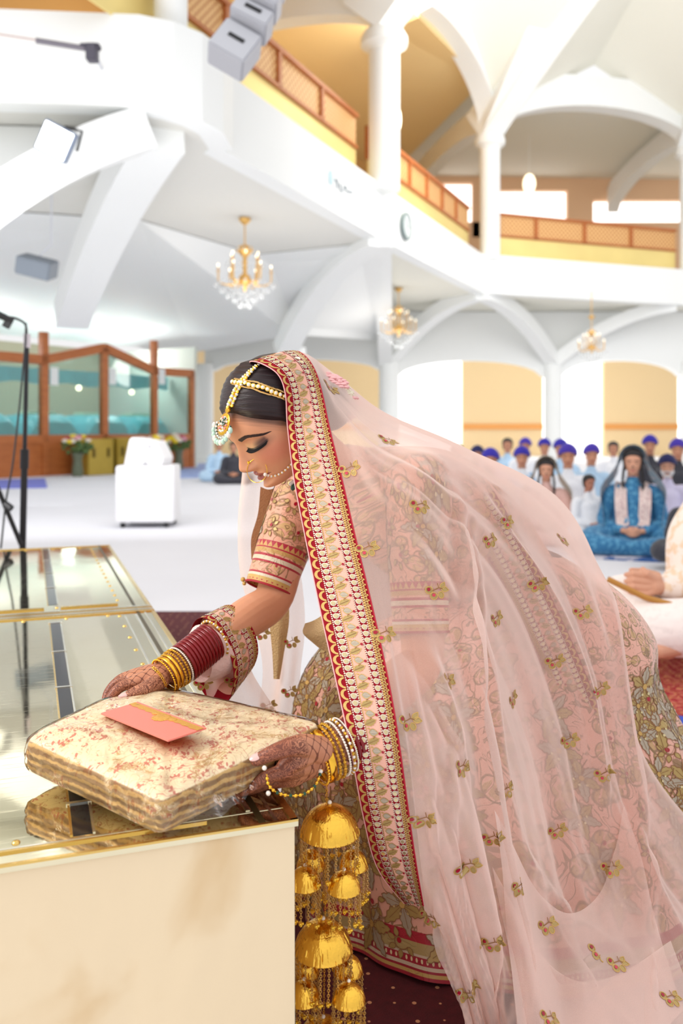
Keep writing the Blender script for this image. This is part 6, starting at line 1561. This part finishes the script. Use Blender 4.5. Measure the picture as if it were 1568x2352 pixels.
def bell(c, R_, Hh, fr_n, fr_L, tilt=0, name='bell'):
    prof = [(0, 0), (R_*.25, -Hh*.05), (R_*.5, -Hh*.17), (R_*.72, -Hh*.37), (R_*.87, -Hh*.60), (R_*.96, -Hh*.82), (R_, -Hh), (R_*.965, -Hh*.985), (R_*.84, -Hh*.58), (R_*.6, -Hh*.25), (0, -Hh*.06)]
    q = [(a, b2) for a, b2 in smoothpath([(a, b2, 0) for a, b2 in prof], 4)[:, :2]]
    mb = MB(); M_ = Matrix.Rotation(tilt, 3, 'Y')
    jr = np.random.RandomState(int(R_*1e5)).uniform(-1, 1, (150, 3)); jr[:, 0] = np.where(np.arange(150) % 2, 1, -1)*(.5+.5*jr[:, 0])
    mb.lathe(q, 150, c, M=M_, rfun=lambda a, z_: 1+.015*(1 if int(round(a/(2*PI)*150)) % 2 else -1)*(.65+.35*math.sin(z_*200+6*jr[int(round(a/(2*PI)*150)) % 150, 1]))+.006*jr[int(round(a/(2*PI)*150)) % 150, 2]); bo = mb.build(name, brushed, kal, angle=60)
    mb = MB(); mb.ell(Vector(c)+Vector((0, 0, .002)), .0032 if R_ > .03 else .0026, 12); mb.build('pearl', pearlm, bo)
    for k in range(fr_n):
        a = 2*PI*(k+.3)/fr_n; p = Vector(c)+M_@Vector((R_*.97*math.cos(a), R_*.97*math.sin(a), -Hh)); L_ = fr_L*random.uniform(.85, 1.12); e = p+Vector((random.uniform(-.002, .002), 0, -L_))
        mb = MB(); link(p, e, int(L_/.0034), .0014, mb); mb.ell(e, .0012, 6)
        for t in range(3): aa = t*2.1; mb.ell(e+Vector((.0022*math.cos(aa), .0022*math.sin(aa), -.0035)), .0024, 8, mi=1)
        mb.ell(e+Vector((0, 0, -.0065)), .0021, 8, mi=1); mb.build('fringe', [chaing, beadg], kal)
    return bo
px = lambda a, b2, Y=YK: W(a, b2, Y)
bell(px(757, 1846), .0430, .0430, 22, .046)
for a, b2, dy, r in ((700, 1990, -.02, .0232), (790, 2000, -.03, .0238), (714, 1950, .03, .0215), (812, 1950, .025, .0215)): bell(px(a, b2, YK+dy), r, .0265, 13, .042)
bell(px(742, 2112, YK), .0425, .0440, 22, .046)
for a, b2, dy, r in ((698, 2252, -.02, .0232), (801, 2256, -.03, .0238), (700, 2195, .03, .0215), (800, 2192, .025, .0215)): bell(px(a, b2, YK+dy), r, .0265, 13, .042)
bell(px(742, 2338, YK), .0425, .045, 12, .03)
# ================================================================ SEATED PEOPLE
pskin = {k: mat('skin_'+k, v, .5, sub=.05) for k, v in {'tan': (196, 138, 108), 'fair': (214, 160, 132), 'deep': (150, 98, 74)}.items()}
hairb = mat('black_hair', (28, 22, 24), .5, bump=.4, bscale=60); greybeard = mat('white_beard', (206, 204, 206), .8, bump=.5, bscale=50)
def face_mat(name, sk, lip=(150, 78, 70), beard=False):
    m, nt, b, g = nmat(name, .5); x, y, z = g.xyz(g.attr('hl')); ya = y.abs(); c = srgb(*sk)
    hd = g.step((x*x+y*y+z*z).sqrt(), .17, .15)
    eye_ = g.step((((ya-.031)*(ya-.031)*.4+(z-.001)*(z-.001))).sqrt(), .0065, .003)*x.gt(.03)*hd
    br = g.step((z-.021-ya*.06).abs(), .0045, .0025)*g.step((ya-.032).abs(), .022, .018)*x.gt(.03)*hd
    lp = g.step((z+.062).abs()*1.0+ya*.35, .0125, .008)*x.gt(.045)*hd
    cc = g.mix(eye_*.85, c, srgb(40, 26, 24)); cc = g.mix(br*.85, cc, srgb(44, 30, 28)); cc = g.mix(lp*.8, cc, srgb(*lip))
    nt.links.new(cc.o, b.inputs['Base Color']); return m
FM = {'man': face_mat('face_tan', (192, 134, 104)), 'woman': face_mat('face_woman', (208, 152, 124), (176, 84, 84)), 'old': face_mat('face_old', (190, 140, 116)), 'child': face_mat('face_child', (176, 116, 92))}
# template, sitting cross-legged on the floor, facing +x, hips at the origin
def template(handpose='lap', vox=.009):
    sb = MB(); HMt = frame((1, 0, -.05), (0, 0, 1), (.03, 0, .78)); head_shape(sb, HMt, 1.0, 60, 70)
    softlimb(sb, [(.0, 0, .70), (-.01, 0, .60), (-.01, 0, .50)], [.050, .048, .055], 16)
    softlimb(sb, [(-.01, 0, .44), (-.01, 0, .38), (0, 0, .25), (0, 0, .12)], [.10, .13, .125, .15], 20)
    for s in (1, -1):
        softlimb(sb, [(-.01, s*.10, .53), (-.01, s*.175, .50), (.03, s*.22, .36), (.06, s*.24, .27), (.16, s*.15, .22), (.25, s*.05, .20)], [.06, .055, .043, .038, .033, .025], 14)
        k0 = Vector((.25, s*.05, .20))
        for i in range(4):
            f0 = k0+Vector((.03, -s*.01, .022-.016*i)); capsule(sb, [k0, f0, f0+Vector((.03, -s*.03, -.004)), f0+Vector((.024, -s*.06, -.01))], [.02, .0125, .010, .008], 10)
        capsule(sb, [k0+Vector((0, 0, .01)), k0+Vector((.02, -s*.02, .035)), k0+Vector((.045, -s*.045, .045))], [.018, .012, .009], 10)
        softlimb(sb, [(.0, s*.10, .12), (.22, s*.30, .13), (.36, s*.30, .10), (.34, s*.10, .07), (.30, -s*.10, .06)], [.10, .085, .065, .05, .035], 14)
        capsule(sb, [(.30, -s*.10, .05), (.34, -s*.20, .04)], [.036, .028], 10)
    me = fuse(sb, vox, 3); n = len(me.vertices); v = np.zeros(n*3); me.vertices.foreach_get('co', v); v = v.reshape(-1, 3); Mi = np.array(HMt.inverted()); addattr(me, 'hl', v@Mi[:3, :3].T+Mi[:3, 3]); return me, HMt
body_me, HMt = template()
def kurta_mesh(loose=.02):
    sb = MB(); softlimb(sb, [(.005, 0, .63), (-.01, 0, .545), (-.01, 0, .48), (-.01, 0, .38), (.02, 0, .25), (.05, 0, .1)], [.052, .075+loose, .125+loose, .14+loose, .15+loose, .18+loose], 20)
    for s in (1, -1):
        softlimb(sb, [(-.01, s*.10, .52), (-.01, s*.175, .50), (.03, s*.22, .36), (.06, s*.24, .27), (.15, s*.155, .22), (.20, s*.10, .21)], [.07, .058+loose, .046+loose, .042+loose, .035+loose*.8, .03+loose*.6], 14)
        softlimb(sb, [(.0, s*.12, .12), (.22, s*.32, .13), (.36, s*.30, .10), (.34, s*.10, .08), (.32, -s*.02, .07)], [.11+loose, .095+loose, .075+loose, .06+loose, .05+loose], 14)
    return fuse(sb, .010, 5)
kurta_me = kurta_mesh()
def turban_mesh():
    mb = MB(); n = 48; A = np.zeros((26, n, 3))
    for i in range(26):
        h = i/25; ph = -.35+h*(PI/2+.33)
        for k in range(n):
            a = 2*PI*k/n; r = .087*math.cos(ph)**.75*(1.0+.12*math.cos(ph*1.0)**2); z = .060+.084*math.sin(ph)+.030*math.cos(a)*math.cos(ph)-.018*abs(math.sin(a))*math.cos(ph)
            w = .0035*math.sin(h*40+math.cos(a)*5); A[i, k] = (-.004+(r+w)*math.cos(a)*1.06, (r+w)*math.sin(a)*1.02, z)
    P = A.reshape(-1, 3)@np.array(HMt.to_3x3()).T+np.array(HMt.translation); mb.grid(P.reshape(26, n, 3), closev=True); mb.f.append(tuple(range(25*n, 26*n))); mb.m.append(0); o = mb.build('turban', hairb, angle=180); me = o.data; bpy.data.objects.remove(o); return me
turban_me = turban_mesh()
def beard_mesh():
    P = head_grid(70, 90); x, y, z = P[..., 0], P[..., 1], P[..., 2]; f = np.minimum(-.048-z+.35*np.maximum(np.abs(y)-.03, 0)*1.6, x+.01); f = np.where((np.abs(y) < .03)&(z > -.078)&(z < -.052), -.01, f)
    f = np.maximum(f, np.where((np.abs(y) < .03)&(z > -.054)&(z < -.044)&(x > .05), .008, -1)); d = P-np.array([0, 0, 0]); d /= np.linalg.norm(d, axis=-1, keepdims=True)
    p2 = P+d*((-.004+.018*sm(f, -.002, .015)))[..., None]; w = p2@np.array(HMt.to_3x3()).T+np.array(HMt.translation); mb = MB(); mb.grid(w[1:-1], closev=True); kp = (f[1:-1] > -.003).ravel(); fs = [q for q in mb.f if any(kp[i] for i in q)]; mb.f = fs; mb.m = [0]*len(fs)
    o = mb.build('beard', hairb, angle=180); me = o.data; bpy.data.objects.remove(o); return me
beard_me = beard_mesh()
def hair_mesh(longh=True):
    P = head_grid(70, 90); x, y, z = P[..., 0], P[..., 1], P[..., 2]; f = z-(.07-1.0*(.074-x)); f = np.where(x < 0, np.maximum(f, z+.07), f); d = P/np.linalg.norm(P, axis=-1, keepdims=True); p2 = P+d*(-.004+.02*sm(f, 0, .02))[..., None]
    w = p2@np.array(HMt.to_3x3()).T+np.array(HMt.translation); mb = MB(); mb.grid(w[1:-1], closev=True)
    if longh:
        for s in (1, -1): mb.tube(smoothpath([(.03, s*.06, .80), (.045, s*.075, .72), (.05, s*.085, .62), (.06, s*.08, .52)], 5), [.012]*16, 10)
    o = mb.build('hair', hairb, angle=180); me = o.data; bpy.data.objects.remove(o); return me
hairl_me, hairs_me = hair_mesh(True), hair_mesh(False)
def hood_mesh():
    n, m = 40, 40; A = np.zeros((n, m, 3))                # long scarf over the head falling to both sides
    for i in range(n):
        a = -1+2*i/(n-1)                                   # left .. right over the head
        for j in range(m):
            t = j/(m-1)                                    # front edge .. back
            if abs(a) < .42: th = a/.42*PI*.5; y = .128*math.sin(th); z = .79+.152*math.cos(th); x = .070-.22*t
            else:
                q = (abs(a)-.42)/.58; s = 1 if a > 0 else -1; y = s*(.128+.13*sm(np.array(q), 0, .45)+.02*math.sin(q*5)); z = .79-.60*q; x = .075+.16*q-(.22+.2*q)*t
            if t > .6: z = z-(t-.6)*.25; 
            A[i, j] = (x+.006*math.sin(a*22), y, z)
    mb = MB(); mb.grid(A); o = mb.build('scarf', hairb, angle=180); me = o.data; bpy.data.objects.remove(o); return me
hood_me = hood_mesh()
def stole_mesh():
    mb = MB(); 
    for s in (1, -1):
        n = 30; A = np.zeros((n, 8, 3))
        C_ = smoothpath([(-.10, s*.0, .56), (-.06, s*.09, .60), (.06, s*.10, .56), (.15, s*.10, .45), (.17, s*.09, .30), (.2, s*.08, .24)], 6)
        for i in range(len(C_)-1): 
            pass
        N = len(C_); A = np.zeros((N, 8, 3))
        for i in range(N):
            for k in range(8): u = -1+2*k/7; A[i, k] = C_[i]+np.array([.004*math.sin(k*2), u*.05, .012*math.sin(k*1.3+i*.2)])
        mb.grid(A)
    o = mb.build('stole', hairb, angle=180); me = o.data; bpy.data.objects.remove(o); return me
stole_me = stole_mesh()
def part(me, name, m, par):
    o = bpy.data.objects.new(name, me.copy() if me.users == 0 else me); C.objects.link(o)
    if not len(o.data.materials): o.data.materials.append(m)
    o.material_slots[0].link = 'OBJECT'; o.material_slots[0].material = m
    o.data.polygons.foreach_set('use_smooth', [True]*len(o.data.polygons)); o.parent = par; return o
for me in (body_me, kurta_me, turban_me, beard_me, hairl_me, hairs_me, hood_me, stole_me):
    if not len(me.materials): me.materials.append(hairb)
    me.use_fake_user = True
def cloth(name, c, c2=None, sc=40):
    if name in MATS: return MATS[name]
    m, nt, b, g = nmat(name, .8, sheen=.2); co = g.tex('Object'); n1 = g.noise(co, sc, 2, .6); f = g.step(n1, .5, .6); nt.links.new(g.mix(f if c2 else f*.3, srgb(*c), srgb(*(c2 or tuple(int(k*.9) for k in c)))).o, b.inputs['Base Color']); setbump(g, b, g.noise(co, 12, 2), .4, .02); return m
def sitter(hx, hy, Y, label, kind='man', kur=None, tur=None, beard=None, hair=None, hood=None, stole=None, yaw=0, sc=None, group=None):
    top = W(hx, hy, Y)                                     # head centre in the photograph
    s = top.z/.79*1.0 if sc is None else sc
    root = empty('person', (top.x, Y, max(0, top.z-.79*s)), label, 'person', group or 'people seated on the hall floor', rz=math.atan2(-Y, -top.x)+yaw); root.scale = (s, s, s)
    part(body_me, 'body', FM[kind], root); part(kurta_me, 'kurta' if kind != 'woman' else 'dress', kur, root)
    if tur: part(turban_me, 'turban', tur, root)
    if beard: part(beard_me, 'beard', beard, root)
    if hair: part(hairl_me if hair == 'long' else hairs_me, 'hair', hairb, root)
    if hood: part(hood_me, 'scarf', hood, root)
    if stole: part(stole_me, 'stole', stole, root)
    return root
royal = cloth('royal_blue_turban', (52, 42, 168)); navy = cloth('navy_turban', (28, 30, 84)); royal2 = cloth('violet_blue_turban', (70, 50, 170))
sage = cloth('sage_kurta', (190, 198, 186)); lblue = cloth('light_blue_scarf', (132, 186, 232)); wht = cloth('white_kurta', (232, 234, 240)); pblue = cloth('powder_blue_kurta', (176, 206, 232)); mauve = cloth('mauve_shirt', (132, 84, 120)); dk = cloth('dark_suit', (48, 48, 58))
teald = cloth('teal_embroidered_dress', (44, 112, 158), (84, 150, 188), 30); paleveil = cloth('pale_sage_veil', (196, 192, 180), (224, 216, 204), 60); blush = cloth('blush_dress', (220, 178, 168)); tealveil = cloth('grey_blue_veil', (150, 178, 194), (214, 204, 204), 30); cream_b = cloth('cream_scarf_border', (226, 206, 200), (200, 170, 170), 50)
def fl(hy, drop=0): pass
# heads and floor: people sit on the floor, so distance follows from the head's height in the photograph
def dist(hy, hz): return FP*(hz-EYE)/(HY-hy)
sitter(1127, 1056, 8.4, 'bearded man in royal blue turban and sage kurta, leftmost face of the front row', 'man', sage, royal, hairb, yaw=-.1)
sitter(1198, 1050, 9.1, 'man in royal blue turban with light blue scarf round his shoulders', 'man', wht, royal, None, stole=lblue)
sitter(1254, 1078, 7.7, 'woman under a pale grey-green embroidered veil with long dark hair', 'woman', blush, None, None, 'long', paleveil)
sitter(1304, 1047, 8.5, 'man in violet-blue turban and white kurta holding the toddler', 'man', wht, royal2, None)
sitter(1357, 1044, 9.3, 'man in violet-blue turban with stubble and powder blue kurta', 'man', pblue, royal2, None, yaw=.15)
sitter(1453, 1060, 7.1, 'woman in blue embroidered dress with translucent blue veil, hands in lap', 'woman', teald, None, None, 'long', tealveil, stole=cream_b)
sitter(1532, 1070, 7.9, 'elderly man with white beard and dark navy turban', 'old', cloth('lilac_shirt', (206, 200, 226)), navy, greybeard)
sitter(1350, 1108, 7.5, 'small dark-haired toddler in white sitting in front of the man in white', 'child', wht, hair='short', sc=.60, yaw=.5)
sitter(1096, 1044, 10.6, 'man in navy turban seated behind the bearded man, partly hidden by him', 'man', wht, navy, hairb)
sitter(1047, 1036, 11.5, 'short-haired person in mauve shirt just above the bride\'s veiled back', 'man', mauve, hair='short', yaw=.6)
sitter(1165, 1022, 13.6, 'dark-haired person in powder blue far behind the front row', 'man', pblue, hair='short')
sitter(1206, 1024, 12.9, 'man in violet turban directly behind the man with light blue scarf', 'man', wht, royal2)
sitter(1250, 1026, 12.4, 'person in royal blue turban seen between two front row faces', 'man', wht, royal)
sitter(1287, 1030, 11.0, 'person in royal blue turban behind the left shoulder of the man in white', 'man', pblue, royal)
sitter(1408, 1030, 12.8, 'dark-haired person in pale clothes between the powder blue man and the woman in blue', 'man', wht, hair='short')
sitter(1492, 1022, 11.2, 'man in royal blue turban behind the woman in blue, to her right', 'man', dk, royal)
sitter(1556, 1032, 10.0, 'man in violet-blue turban and dark suit at the right edge', 'man', dk, royal2)
sitter(1590, 1125, 6.3, 'person in black clothing cut by the right edge of the picture', 'man', dk, hair='short', sc=.64)
sitter(503, 1022, 16.8, 'grey-haired man in pale blue seated by the white column left of the bride', 'man', pblue, hair='short')
sitter(536, 1026, 16.0, 'person in black seated on the pale blue mat left of the bride\'s face', 'man', dk, hair='short')
# ---------------- man in cream at the right edge, near
gx = empty('person', W(1640, 1500, 3.9), 'person in cream brocade coat sitting cross-legged at the right edge, hands clasped', 'person'); gx.location.z = 0; gx.rotation_euler = (0, 0, 0)
gb = MB(); gW = lambda a, b2, Y: W(a, b2, Y)
creamb = cloth('cream_brocade', (238, 220, 208), (228, 198, 168), 26); creamp = cloth('cream_trousers', (240, 226, 220))
softlimb(gb, [W(1675, 1120, 3.95), W(1660, 1200, 3.95), W(1640, 1330, 4.0), W(1640, 1440, 4.05)], [.10, .15, .17, .17], 22)
hM = frame((-1, -.3, 0), (0, 0, 1), W(1700, 960, 3.9)); head_shape(gb, hM, 1.0, 60, 70)
softlimb(gb, [W(1705, 1000, 3.92), W(1680, 1110, 3.95)], [.055, .07], 14)
softlimb(gb, [W(1620, 1150, 3.75), W(1590, 1230, 3.65), W(1580, 1320, 3.6), W(1530, 1345, 3.56), W(1500, 1345, 3.52)], [.07, .06, .05, .04, .032], 16)
for i in range(4):
    z_ = 1318+i*15; capsule(gb, [W(1505, 1340+(i-1.5)*8, 3.52), W(1480, z_+2, 3.50), W(1455, z_-2, 3.50), W(1437, z_+2, 3.54)], [.026, .0135, .0120, .0098], 12)
    capsule(gb, [W(1505, 1340+(i-1.5)*8, 3.62), W(1478, z_-5, 3.58), W(1450, z_-8, 3.56)], [.03, .015, .012], 12)
capsule(gb, [W(1500, 1328, 3.51), W(1484, 1316, 3.49), W(1476, 1308, 3.50)], [.02, .015, .012], 12)
softlimb(gb, [W(1640, 1440, 3.9), W(1520, 1400, 3.7), W(1430, 1400, 3.6), W(1440, 1450, 3.5), W(1530, 1485, 3.4)], [.14, .12, .08, .07, .05], 18)
capsule(gb, [W(1560, 1480, 3.38), W(1510, 1492, 3.36), W(1492, 1490, 3.36)], [.042, .036, .028], 14)
for i in range(5): capsule(gb, [W(1500, 1487+i*5, 3.36), W(1484+i*3, 1484+i*7, 3.35)], [.013, .011], 10)
gme = fuse(gb, .0042, 2); n_ = len(gme.vertices); v_ = np.zeros(n_*3); gme.vertices.foreach_get('co', v_); v_ = v_.reshape(-1, 3); Mi = np.array(hM.inverted()); addattr(gme, 'hl', v_@Mi[:3, :3].T+Mi[:3, 3])
meshobj(gme, 'body', FM['woman'], gx)
gk = MB()
softlimb(gk, [W(1690, 1110, 3.95), W(1655, 1200, 3.95), W(1640, 1330, 4.0), W(1640, 1440, 4.0)], [.13, .185, .20, .21], 24)
softlimb(gk, [W(1618, 1168, 3.78), W(1580, 1235, 3.66), W(1570, 1320, 3.6), W(1545, 1345, 3.57), W(1528, 1346, 3.55)], [.09, .085, .075, .062, .05], 18)
meshobj(fuse(gk, .007, 5), 'coat', creamb, gx)
gl_ = MB()
softlimb(gl_, [W(1660, 1450, 4.0), W(1520, 1400, 3.75), W(1425, 1385, 3.62), W(1405, 1410, 3.56)], [.16, .14, .115, .08], 20)
softlimb(gl_, [W(1405, 1400, 3.56), W(1450, 1430, 3.48), W(1530, 1440, 3.42), W(1640, 1440, 3.42)], [.09, .11, .11, .12], 20)
softlimb(gl_, [W(1640, 1455, 3.42), W(1500, 1462, 3.42), W(1440, 1450, 3.45)], [.10, .075, .06], 20)
meshobj(fuse(gl_, .007, 8), 'trousers', creamp, gx)
mm = MB(); mm.tube([W(1395, 1330, 3.42), W(1480, 1372, 3.40), W(1600, 1405, 3.38)], .012, 10); mm.build('sheathed_sword', mat('sheath_gold', (186, 130, 60), .4, metal=.4), gx)
mm = MB(); mm.ell(W(1592, 1400, 3.37), .03, 12); mm.build('gold_tassel', mat('tassel_gold', (206, 170, 90), .6), gx)
# ================================================================ CAMERA, LIGHT
cam = bpy.data.cameras.new('camera'); co_ = bpy.data.objects.new('camera', cam); C.objects.link(co_)
co_.location = (0, 0, EYE); co_.rotation_euler = (PI/2, 0, 0)
cam.sensor_fit = 'VERTICAL'; cam.sensor_height = 36; cam.lens = FP/2352*36; cam.shift_y = -(1176-HY)/2352
cam.clip_start = .05; cam.clip_end = 200
cam.dof.use_dof = True; cam.dof.focus_distance = 1.42; cam.dof.aperture_fstop = 3.8
bpy.context.scene.camera = co_
wd = bpy.data.worlds.new('hall_daylight'); bpy.context.scene.world = wd; wd.use_nodes = True
nt = wd.node_tree; bg = nt.nodes['Background']; tcw = nt.nodes.new('ShaderNodeTexCoord'); sp_ = nt.nodes.new('ShaderNodeSeparateXYZ')
nt.links.new(tcw.outputs['Generated'], sp_.inputs[0]); rp = nt.nodes.new('ShaderNodeValToRGB'); nt.links.new(sp_.outputs['Z'], rp.inputs[0])
rp.color_ramp.elements[0].position = 0; rp.color_ramp.elements[0].color = (.75, .74, .74, 1)
rp.color_ramp.elements[1].position = .7; rp.color_ramp.elements[1].color = (1, 1, 1.0, 1)
nt.links.new(rp.outputs[0], bg.inputs[0]); bg.inputs[1].default_value = WORLD
def area(name, loc, tgt, sx, sy, e, col=(1, 1, 1)):
    l = bpy.data.lights.new(name, 'AREA'); l.shape = 'RECTANGLE'; l.size = sx; l.size_y = sy; l.energy = e; l.color = col
    o = bpy.data.objects.new(name, l); C.objects.link(o); o.location = loc
    o.rotation_euler = (Vector(tgt)-Vector(loc)).to_track_quat('-Z', 'Y').to_euler(); return o
area('daylight_left', (-3.6, .2, 3.6), (0, 1.8, .7), 2.0, 2.0, 150, (1, .97, .93))
area('gallery_lamp', (2, 18, 9.0), (-3, 16, 6), 3, 3, 260, (1, .88, .68))
area('hall_light', (6, 14, 7.5), (3, 26, 3), 7, 7, 500, (1, .99, .97))
for cpos_ in (Q(562, 502, 4.5), Q(915, 662, 4.5), Q(1358, 726, 4.5)):
    l = bpy.data.lights.new('chandelier_glow', 'POINT'); l.energy = 45; l.shadow_soft_size = .5; l.color = (1, .96, .9); o = bpy.data.objects.new('chandelier_glow', l); C.objects.link(o); o.location = (cpos_[0], cpos_[1], cpos_[2]-1.7)
area('window_light_far', (5, 31.5, 2.4), (4, 20, 2.5), 14, 3, 280, (1, 1, 1))
area('soffit_fill', (-2.5, 7, 2.2), (-3.5, 15, 4.5), 4, 2, 110, (1, 1, 1))  # added fill to brighten the left soffit; no window stands here
area('vault_fill', (-6.5, 10.5, 1.6), (-6.5, 16, 4.4), 6, 4, 40, (1, 1, 1))  # added fill aimed up at the left vault, without a fixture
for px_ in (60, 250, 400):
    q_ = s_a+sd*ray_hit(px_)+sn*1.4; l = bpy.data.lights.new('alcove_fill', 'POINT'); l.energy = 45; l.shadow_soft_size = .15; o = bpy.data.objects.new('alcove_fill', l); C.objects.link(o); o.location = (q_.x, q_.y, 2.7)  # added point lights to brighten the beds and alcove, no fittings built
sc = bpy.context.scene; sc.view_settings.view_transform = 'Standard'; sc.view_settings.look = 'None'
sc.view_settings.gamma = 1; sc.view_settings.use_curve_mapping = False; sc.view_settings.exposure = EXPO
